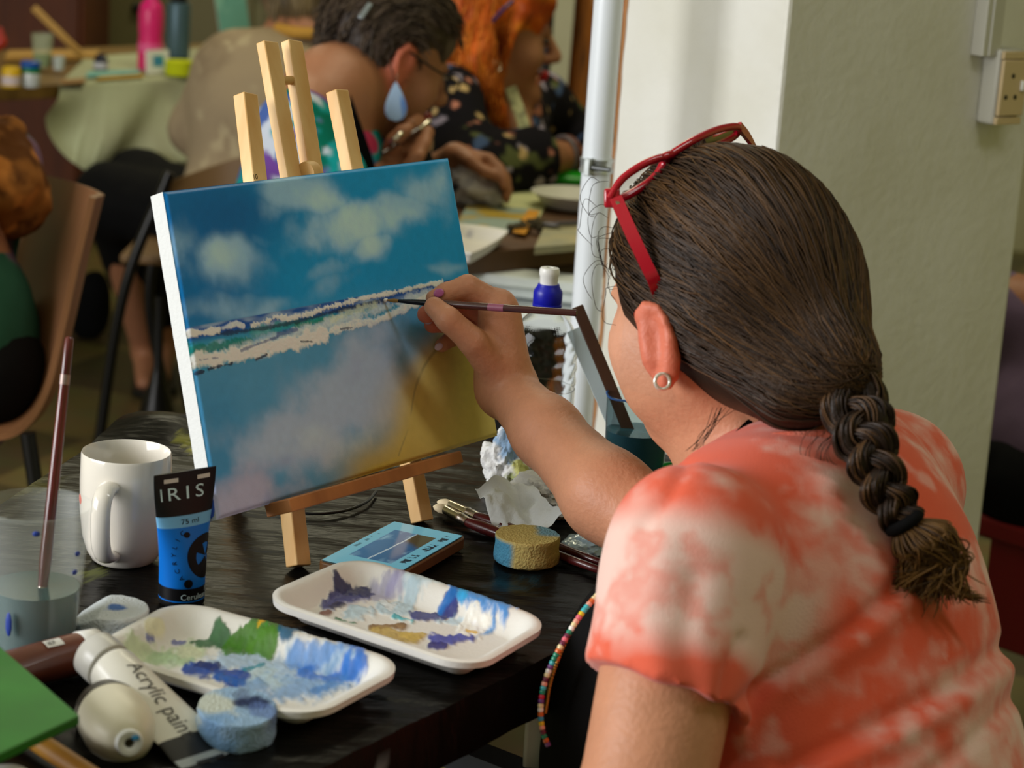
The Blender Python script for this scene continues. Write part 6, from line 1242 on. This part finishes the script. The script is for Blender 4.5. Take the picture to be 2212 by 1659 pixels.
# dark bag under the far table
bg = at(190, 735, 5.9); B = Blob(); bg[2] = .08; B.ell(bg, (.06, .05, .09), None, .02).ell(bg+[.02, -.02, .05], (.04, .04, .06), None, .02); G, _ = B.mesh(.01); tag(mk('handbag', G, mapr, autos=False), 'small black bag on the floor behind the brown plastic chair', 'bag')
# ------------------------------------------------ far table with the cloth
mwood = mat('table_wood', S(122, 92, 40), .5, col2=S(100, 74, 32), nscale=5, stretch=(1, 6, 1))
tl = [onz(-420, 205), onz(620, 158), onz(620, 86), onz(-330, 118)]; t = thing('trestle_table', 'far table with a brown wooden edge, half covered by a pale cloth', 'table', np.array([*(sum(tl)/4)[:2], 0]))
mk('table_top', prism([p_-Z*.034 for p_ in tl], Z*.032), mwood, t, bevel=.002)
for p_ in tl: 
    q = p_*.9+(sum(tl)/4)*.1; mk('leg', box([q[0], q[1], .352], (.045, .045, .704)), mtub, t, bevel=.003)
mcl = mat('pale_cloth', S(176, 182, 150), .9, spec=.1, col2=S(160, 160, 132), nscale=4, bump=.15, bscale=200)
e0, e1_ = onz(128, 187), onz(520, 164); b0, b1 = onz(185, 128), onz(560, 96); low = [(112, 262), (150, 350), (205, 378), (290, 352), (390, 336), (480, 318), (530, 300)]
def cloth(u, v):
    P = np.zeros((len(u), 3)); lw = catmull([at(x, y, 5.0+.08*k) for k, (x, y) in enumerate(low)], 80); top = v < .45; s = v/.45
    fr_ = e0+np.outer(u, e1_-e0); bk_ = b0+np.outer(u, b1-b0); P[top] = (bk_+(fr_-bk_)*s[:, None])[top]; h = (v-.45)/.55; L_ = lw[(u*79).astype(int)]
    hang = fr_+(L_-fr_)*h[:, None]; fold = .028*np.sin(u*16+h*3.0+1.2)*h+.03*np.sin(u*7-h*2.5)*h; dn = nrm(np.cross(e1_-e0, Z)); hang = hang+np.outer(fold+.02*h, dn); P[~top] = hang[~top]; P[top, 2] += .003+.004*fbm(P[top], 7, 3, 2); P[~top, 2] += .004; return P
V, Fq = grid(cloth, 80, 64); V, Fq = shell(V, Fq, 80, 64, np.array([0, .0015, -.002])); tag(mk('tablecloth', (V, Fq), mcl), 'pale greenish cloth hanging in folds off the far table', 'tablecloth')
def lz(name, px, py, prof, m, label, cat, z=TZ+.006, parts=(), n=28, sc=None):
    c = onz(px, py, z); 
    if not parts: return tag(mk(name, lathe(prof, c, n=n), m), label, cat)
    t = thing(name, label, cat, c); mk('body', lathe(prof, c, n=n), m, t)
    for pn, pp, pm in parts: mk(pn, lathe(pp, c, n=n), pm, t)
    return t
mpk = mat('pink_plastic', S(226, 40, 116), .35); 
lz('drinks_bottle', 324, 150, [(0, 0), (.030, 0), (.031, .004), (.0305, .05), (.0285, .085), (.0305, .10), (.0310, .140), (.028, .150), (0, .150)], mpk, 'bright pink drinking bottle standing on the far table', 'bottle', parts=[('lid', [(.029, .150), (.026, .160), (.016, .172), (.0135, .185), (.015, .20), (.012, .21), (0, .21)], mat('pink_lid', S(232, 30, 122), .4)), ('logo', [(.0311, .044), (.0311, .066)], mat('pink_band', S(236, 90, 150), .4))])
lz('drinks_bottle', 383, 124, [(0, 0), (.030, 0), (.0315, .005), (.0315, .135), (.029, .142), (0, .142)], mat('slate_metal', S(74, 100, 112), .4, .3), 'slate grey drinking bottle beside the pink bottle', 'bottle', parts=[('lid', [(.020, .142), (.022, .145), (.022, .17), (.018, .175), (0, .175)], mbk)])
lz('paint_jar', 66, 187, [(0, 0), (.020, 0), (.021, .003), (.021, .034), (.019, .037), (0, .037)], mat('jar_glass', S(190, 196, 196), .2), 'jar with a blue and green lid on the far table edge', 'jar', parts=[('green_ring', [(.0225, .033), (.0225, .043), (0, .043)], mat('jar_green', S(0, 120, 40), .4)), ('blue_lid', [(.022, .043), (.0225, .056), (.020, .058), (0, .058)], mat('jar_blue', S(10, 76, 160), .4))])
lz('paint_bottle', 24, 188, [(0, 0), (.020, 0), (.021, .003), (.021, .040), (.016, .046), (0, .046)], mat('yellow_plastic', S(214, 172, 20), .4), 'yellow paint pot on the far table next to the blue-lidded jar', 'pot', parts=[('label_patch', [(.0213, .006), (.0213, .026)], mat('pot_label', S(206, 190, 190), .6))])
lz('plastic_cup', 91, 146, [(0, .002), (.020, 0), (.0225, .026), (.0265, .082), (.0255, .082), (.0215, .026), (.019, .003), (0, .003)], mat('cup_clear', S(200, 212, 180), .3, alpha=.22), 'clear cup of green water on the far table', 'cup', parts=[('water', [(0, .003), (.0188, .003), (.0212, .026), (.0220, .032), (0, .032)], mat('green_water', S(96, 130, 40), .2))])
lz('plastic_cup', 127, 151, [(0, .001), (.012, 0), (.015, .032), (.014, .032), (.0112, .002), (0, .002)], mat('cup_white', S(186, 196, 190), .4), 'small white cup beside the cup of green water', 'cup')
lz('ink_bottle', 218, 150, [(0, 0), (.017, 0), (.0175, .002), (.0175, .026), (.012, .030), (.012, .037), (0, .037)], mat('ink_dark', S(26, 26, 44), .3), 'small dark bottle with a white label on the far table', 'bottle', parts=[('label_patch', [(.0177, .004), (.0177, .018)], mat('ink_label', S(190, 190, 200), .6))])
lz('blue_tube', 462, 122, [(0, 0), (.011, 0), (.012, .004), (.009, .044), (0, .046)], mat('navy_plastic', S(24, 34, 90), .4), 'dark blue paint tube standing near the small green canvas', 'paint tube')
def slab(name, pts, z, th, m, label, cat, cols=None):
    P = [onz(*p, z) for p in pts]; return tag(mk(name, prism([p-Z*th for p in P], Z*th), m, smooth=False), label, cat)
slab('paper', [(185, 166), (300, 158), (305, 150), (190, 154)], TZ+.012, .002, mat('teal_paper', S(70, 160, 160), .7, col2=S(150, 186, 170), nscale=14), 'teal painted paper lying on the far table', 'paper')
slab('card', [(205, 172), (310, 165), (310, 160), (215, 166)], TZ+.011, .002, mat('ochre_card', S(190, 150, 40), .7), 'ochre strip of card in front of the teal paper', 'card')
slab('card', [(130, 180), (184, 176), (184, 168), (134, 171)], TZ+.012, .004, mat('tan_card', S(150, 112, 64), .7), 'brown square of card near the corner of the pale cloth', 'card')
# leaning white tablet with a picture, and lime sponge
a = onz(318, 161, TZ+.007); u = nrm(onz(384, 157, TZ+.007)-a); v = nrm(Z+np.array([-.10, .30, 0])); c = a+u*.036+v*.030
t = thing('picture_card', 'white card with a small blue picture propped against the pink bottle', 'card', a); nn = np.cross(u, v); nn = nn if nn@FW < 0 else -nn
mk('card', prism(rrect(c, u, v, .036, .0295, .006, 5), -nn*.005), mwh, t); mk('picture', prism([c+u*x+v*y+nn*.0004 for x, y in ((-.016, -.012), (.018, -.012), (.018, .015), (-.016, .015))], nn*.0003), mat('print_blue', S(70, 130, 200), .5, col2=S(60, 170, 150), nscale=60), t, smooth=False)
o = sponge('sponge', '', onz(387, 163, TZ+.007), .034, .036, lambda V: np.tile(SA([196, 206, 30]), (len(V), 1))); tag(o, 'lime green sponge in front of the white picture card', 'sponge')
mst = mat('honey_wood', S(190, 148, 78), .5)
a = onz(182, 124, TZ+.02); b = at(72, 16, np.dot(a-CAM, FW)-.05); tag(mk('wooden_bar', beam(a, b, .016, .014, RT), mst, bevel=.002), 'honey-coloured wooden bar slanting up from the far table', 'wooden bar')
slab('wooden_board', [(10, 122), (210, 118), (214, 108), (20, 108)], TZ+.016, .012, mst, 'flat honey-coloured board lying behind the cups on the far table', 'board')
c = onz(0, 108, TZ+.03); B = Blob(); B.cap(c+[-.02, 0, 0], c+[.004, 0, .02], .016, .012, .01).cap(c+[.004, 0, .02], c+[.0, 0, .05], .012, .007, .01); G, _ = B.mesh(.003); tag(mk('ornament', G, mat('red_plastic', S(170, 40, 24), .35), autos=False), 'red rounded object at the left edge of the far table', 'ornament')
# small green canvas leaning up at the end of the far table
a = onz(478, 88, TZ+.02); t = thing('canvas_board', 'small sea-green canvas leaning on the far table beside the person in beige', 'painting', a); u = nrm([1, .25, 0]); v = nrm([-.24, .35, 1]); nn = np.cross(u, v); nn = nn if nn@FW < 0 else -nn
W_, H2_ = .085, .15; mk('board', prism([a, a+u*W_, a+u*W_+v*H2_, a+v*H2_], -nn*.014), mcan, t, smooth=False)
V, Fq = grid(lambda uu, vv: a+np.outer(uu*W_, u)+np.outer(vv*H2_, v)+nn*.0006, 40, 60); gv2 = np.repeat(np.linspace(0, 1, 60), 40); cc = pattern(V, (84, 140, 124), [(20, .5, .2, (110, 160, 140), 3)]); cc = np.where((gv2 < .2)[:, None], SA([20, 140, 150]), cc); cc = np.where((gv2 < .07)[:, None], SA([120, 160, 100]), cc); mk('painted_front', (V, Fq), mpt, t, cols=cc, autos=False)
a2 = onz(520, 40, TZ); mk('strut', beam(a+u*.04-nn*.02+v*.1, a+u*.04-nn*.08, .012, .012, u), mst, t)
# cupboard and door against the back wall
mcup = mat('olive_cupboard', S(140, 134, 92), .6, col2=S(108, 104, 72), nscale=3)
q = ray(300, 60); yb_ = 7.45; cL, cR = -1.62, -.58; t = thing('cupboard', 'olive grey cupboard with a pale top along the back wall', 'cupboard', [(cL+cR)/2, yb_+.2, 0])
mk('carcass', box([(cL+cR)/2, yb_+.22, .44], (cR-cL, .42, .88)), mcup, t, bevel=.004); mk('counter_top', box([(cL+cR)/2, yb_+.20, .90], (cR-cL+.08, .5, .045)), mat('pale_worktop', S(178, 174, 120), .5), t, bevel=.004)
for k in range(3): d_ = mk('door', box([cL+(k+.5)*(cR-cL)/3, yb_-.0, .45], ((cR-cL)/3-.025, .022, .74)), mat('olive_door', S(104, 98, 64), .55), t, bevel=.003); mk('knob', ball([cL+(k+.5)*(cR-cL)/3+(.12 if k < 2 else -.12), yb_-.02, .72], .016, 14), mbk, d_)
mk('door_1', merge(box([-2.02, 7.97, 1.02], (.74, .05, 2.04)), box([-2.02, 7.94, .55], (.5, .02, .7)), box([-2.02, 7.94, 1.5], (.5, .02, .8))), mat('dark_door', S(72, 34, 14), .5, col2=S(58, 28, 10), nscale=4, stretch=(6, 1, 1)), kind='structure', smooth=False)
t = thing('wardrobe', 'dark brown wooden cabinet at the back left', 'cabinet', [-1.72, 7.0, 0]); mk('carcass', box([-1.68, 7.0, .9], (.62, .4, 1.8)), mat('red_brown_wood', S(92, 42, 8), .6, col2=S(76, 32, 5), nscale=4, stretch=(6, 1, 1)), t, bevel=.006)
for s_ in (-1, 1): d_ = mk('door', box([-1.68+s_*.15, 6.79, .9], (.29, .02, 1.7)), mat('red_brown_wood', S(92, 42, 8), .6, col2=S(76, 32, 5), nscale=4, stretch=(6, 1, 1)), t, bevel=.004); mk('knob', ball([-1.68+s_*.03, 6.775, .9], .014, 12), msil, d_)
# striped sheet standing in for slanted easel legs behind the orange-haired woman
def cur(u, v):
    x = .10+u*.42; y = 5.35+.035*np.sin(u*34+v*1.2)+.015*np.sin(u*71); return np.stack([x+.05*v*(u-.5), y, 1.75-1.72*v], 1)
V, Fq = grid(cur, 120, 30); V, Fq = shell(V, Fq, 120, 30, np.array([0, .004, 0])); uv_ = np.tile(np.repeat([0], 1), 1); st_ = fbm(np.stack([V[:, 0]*1.0+.25*V[:, 2], V[:, 2]*.06, V[:, 0]*0], 1), 30, 3, 4); cc = SA([128, 76, 26])*np.ones((len(V), 1)); 
for th_, c in ((.52, (92, 56, 24)), (.60, (196, 176, 120)), (.66, (176, 80, 30))): a = sstep(th_, th_+.03, st_)[:, None]; cc = cc*(1-a)+SA(c)*a
t = thing('easel_stand_in', 'orange-brown striped sheet in place of slanting easel legs behind the orange-haired woman', 'easel_stand_in', [.31, 5.35, 0]); mk('cloth', (V, Fq), mcot, t, cols=cc); mk('rod', tube([[.0, 5.35, 1.77], [.62, 5.35, 1.77]], .012, 12), mbk, t)
for x_ in (.03, .59): mk('post', tube([[x_, 5.35, 0], [x_, 5.35, 1.77]], .012, 12), mbk, t)
# ------------------------------------------------ the two women's table
tw = [onz(640, 585), onz(1420, 508), onz(1560, 352), onz(900, 372)]; t = thing('trestle_table', 'brown table between the canvas and the pillar, where the two women paint', 'table', np.array([*(sum(tw)/4)[:2], 0]))
mk('table_top', prism([p_-Z*.035 for p_ in tw], Z*.035), mat('brown_top', S(104, 72, 44), .45, col2=S(84, 56, 34), nscale=5), t, bevel=.002)
mk('side_panel', beam(tw[0]*.97+tw[1]*.03+[0, .03, -.085], tw[1]*.97+tw[0]*.03+[0, .03, -.085], .018, .10, FW), mat('brown_panel', S(66, 42, 24), .5), t)
for p_ in tw: q = p_*.9+(sum(tw)/4)*.1; mk('leg', box([q[0], q[1], .352], (.045, .045, .704)), mtub, t, bevel=.003)
slab('paper', [(1055, 452), (1165, 470), (1200, 402), (1088, 404)], TZ+.003, .002, mat('cream_paper', S(214, 214, 160), .8, col2=S(196, 200, 150), nscale=10), 'pale yellow sheets of paper in front of the orange-haired woman', 'paper')
slab('leaflet', [(985, 486), (1100, 497), (1158, 452), (1010, 442)], TZ+.006, .003, mat('leaflet_print', S(190, 160, 60), .5, col2=S(150, 170, 160), nscale=9, lo=.45, hi=.52), 'leaflet with ochre and grey patches behind the white tray', 'leaflet')
slab('card', [(1108, 500), (1135, 504), (1166, 456), (1142, 452)], TZ+.009, .002, mat('orange_card', S(220, 150, 20), .5), 'orange strip of card lying on the leaflet', 'card')
slab('wooden_board', [(1155, 534), (1300, 522), (1310, 478), (1180, 480)], TZ+.014, .012, mat('grey_board', S(150, 148, 120), .6, col2=S(176, 164, 120), nscale=14), 'small pale painting board lying at the table edge beside the pipe', 'board')
def tray2(name, label, cor, Ht=.024, blot=None):
    c = [onz(*p, TZ+Ht) for p in cor]; nu, nv = 60, 40
    def fn(u, v):
        a, b = u*2-1, v*2-1; k = .46; x = a*np.sqrt(1-k*b*b/2*a*a); y = b*np.sqrt(1-k*a*a/2*b*b); uu_, vv_ = (x+1)/2, (y+1)/2
        P = (1-uu_)[:, None]*((1-vv_)[:, None]*c[0]+vv_[:, None]*c[3])+uu_[:, None]*((1-vv_)[:, None]*c[1]+vv_[:, None]*c[2]); m = np.maximum(np.abs(a), np.abs(b)); P[:, 2] = TZ+.004+(Ht-.004)*sstep(.72, .97, m); return P
    V, Fq = grid(fn, nu, nv); C = np.tile(SA([226, 222, 214]), (len(V), 1))
    if blot: C = blotch(V, (226, 222, 214), [(onz(*p, TZ+.006), r, cc_, .95) for p, r, cc_ in blot], 60)
    V, Fq = shell(V, Fq, nu, nv, np.array([0, 0, -.003])); return tag(mk(name, (V, [f[::-1] for f in Fq]), MATS['foam_tray_paint'], cols=np.concatenate([C, C])), label, 'paint tray')
tray2('foam_tray', 'white tray with a dab of dark blue on the women\'s table, half behind the canvas', [(900, 515), (1020, 552), (1112, 496), (960, 478)], blot=[((1045, 507), .022, (40, 46, 110)), ((1015, 512), .012, (60, 70, 130))])
lz('paper_plate', 1238, 452, [(0, .004), (.040, .002), (.054, .006), (.072, .028), (.077, .030), (.071, .031), (.052, .010), (0, .008)], mat('plate_white', S(208, 206, 196), .5), 'white bowl-shaped plate beside the pipe on the women\'s table', 'plate', z=TZ, n=40)
B = Blob(); c = onz(1225, 398); B.ell(c+[0, 0, .012], (.075, .05, .018), None, .01).ell(c+[-.03, 0, .02], (.03, .03, .016), None, .01); G, _ = B.mesh(.006, smooth=1); tag(mk('plastic_bag', G, mat('green_bag', S(20, 150, 24), .3), autos=False), 'bright green bag under the forearm of the orange-haired woman', 'bag')
cg = onz(1012, 440); crumple('rag', cg, (.062, .05, .050), lambda V: pattern(V, (232, 230, 238), [(30, .60, .06, (70, 70, 84), 2)]), 'grey spotted rag crumpled beside the canvas on the women\'s table', 4, sc=22)
bpy.data.objects['rag']['category'] = 'rag'
cg = onz(1140, 502); B = Blob()
for k in range(12): q = cg+np.array([random.uniform(-.035, .035), random.uniform(-.03, .03), random.uniform(.006, .02)]); B.ell(q, (.014, .006, .005), axes_of([random.uniform(-1, 1), random.uniform(-1, 1), random.uniform(-.3, .6)]), .003)
G, _ = B.mesh(.003, smooth=1); tag(mk('leaf_bunch', G, mat('dry_leaves', S(66, 58, 34), .8), autos=False), 'little bunch of dark dried leaves between leaflet and board', 'leaves')
tag(mk('spoon', merge(tube([onz(1195, 484, TZ+.02), onz(1300, 480, TZ+.02)], .004, 8), ball(onz(1192, 485, TZ+.02), (.016, .010, .004), 12)), mat('grey_steel', S(90, 88, 96), .4, .8)), 'dark grey spoon lying on the pale painting board', 'spoon')
# white boards and the white table in front of it
mbd = mat('board_white', S(222, 226, 224), .6, col2=S(204, 212, 208), nscale=6)
wt = [onz(880, 652, .66), onz(1330, 700, .66), onz(1330, 632, .66), onz(900, 596, .66)]; t = thing('side_table', 'white side table with boards on it behind the water bottle', 'table', np.array([*(sum(wt)/4)[:2], 0]))
mk('table_top', prism([p_-Z*.022 for p_ in wt], Z*.022), mat('white_laminate', S(224, 230, 230), .4), t, bevel=.004)
for p_ in wt: q = p_*.86+(sum(wt)/4)*.14; mk('leg', tube([[q[0], q[1], 0], [q[0], q[1], .64]], .014, 10), mat('grey_leg', S(120, 132, 130), .4), t)
for k, (y0_, y1_, zz_, lab) in enumerate([(604, 640, .683, 'lower'), (584, 616, .705, 'upper')]):
    a, b = onz(900, y0_-8+0*k, zz_), onz(1330, y1_+4, zz_); dd_ = nrm(np.cross(Z, b-a)); dd_ = dd_ if dd_[1] > 0 else -dd_
    tag(mk('drawing_board', prism([a-Z*.018, b-Z*.018, b+dd_*.07-Z*.018, a+dd_*.07-Z*.018], Z*.018), mbd, bevel=.004), lab+' of the two white boards stacked on the white side table', 'board', 'white boards on the side table')
brush('paintbrush', 'long pinkish brush lying on the white boards behind the water bottle', onz(1062, 602, .692), onz(1070, 603, .692), onz(1092, 606, .692), onz(1300, 632, .692), .0045, hand=mat('pink_brown_lacquer', S(150, 96, 90), .35), ferr=mbk, bris=mbk)
# ------------------------------------------------ purple sitter at the right edge
t5_ = at(2308, 930, 3.45); pe5 = np.array([t5_[0]+.02, t5_[1], .46]); f5 = nrm([.7, .7, -.1]); A5 = axes_of(f5); rr5 = -A5[1]; BA5 = np.stack([rr5, A5[0], Z]); B = Blob(); c5_ = t5_+A5[0]*.06+Z*.42; p5 = head(B, c5_, A5, 1.0, dk, dkl)
B.cap(p5(-.02, 0, -.05), t5_+Z*.22, .05, .06, .04, dk).cap(t5_+rr5*.15+Z*.17, t5_-rr5*.15+Z*.17, .055, .055, .05, dk).ell(t5_, (.15, .10, .2), BA5, .05, dk).ell(pe5, (.16, .13, .09), BA5, .05, dk); legs(B, pe5, f5, rr5); L5 = list(LEGS)
for s_ in (1, -1): sh = t5_+rr5*.16*s_+Z*.16; e_ = sh+np.array([.0, .0, -.24])+rr5*.04*s_; w_ = e_+A5[0]*.22; B.cap(sh, e_, .045, .04, .03, dk).cap(e_, w_, .036, .026, .02, dk); hand_(B, w_, A5[0], -Z, .16, .5, dk)
r5_ = thing('person', 'person in a purple shirt seated beyond the pillar, cut by the right edge', 'person', [pe5[0], pe5[1], 0]); G, c = B.mesh(.0085, smooth=2); mk('body', G, mskin, r5_, cols=mottl(G[0], c), autos=False)
TP = Blob(); TP.ell(t5_+[0, 0, -.02], (.165, .115, .20), BA5, .05).cap(t5_+rr5*.15+Z*.16, t5_-rr5*.15+Z*.16, .062, .062, .05).ell(pe5+[0, 0, .07], (.17, .14, .10), BA5, .05)
for s_ in (1, -1): sh = t5_+rr5*.16*s_+Z*.16; TP.cap(sh, sh+np.array([0, 0, -.22])+rr5*.04*s_, .06, .056, .03)
G, _ = TP.mesh(.008, smooth=2, nz=.012, nsc=12); mk('purple_shirt', G, mat('purple_cotton', S(104, 84, 110), .9, bump=.15, bscale=300), r5_, autos=False)
trousers(r5_, pe5, L5, mapr, .010); H5 = Blob(); H5.ell(p5(-.012, 0, .02), (.108, .09, .10), A5, .02); G, _ = H5.mesh(.009); mk('hair', G, mdir, r5_, cols=np.tile(SA([60, 46, 34]), (len(G[0]), 1)), autos=False)
ch = at(2262, 1150, 3.42); t = thing('folding_chair', 'black-framed chair with a red seat under the person in purple', 'chair', [ch[0], ch[1], 0])
cx0 = at(2186, 1150, 3.32)
mk('seat', box([cx0[0]+.20, cx0[1]+.12, .40], (.40, .38, .035), (rr5, A5[0]*[1, 1, 0]/np.linalg.norm(A5[0][:2]), Z)), mat('red_vinyl', S(120, 12, 16), .5), t, bevel=.008)
mk('back_panel', box([cx0[0]+.10, cx0[1]-.02, .40-.10], (.30, .02, .17), (rr5, A5[0]*[1, 1, 0]/np.linalg.norm(A5[0][:2]), Z)), MATS['red_vinyl'], t, bevel=.004)
for k in range(4): 
    q = np.array([cx0[0]+.20, cx0[1]+.12, 0])+rr5*(.19 if k % 2 else -.19)+nrm([f5[0], f5[1], 0])*(.17 if k > 1 else -.17); mk('leg', tube([q, q+Z*(.40 if k > 1 else .62)], .013, 10), mtub, t)
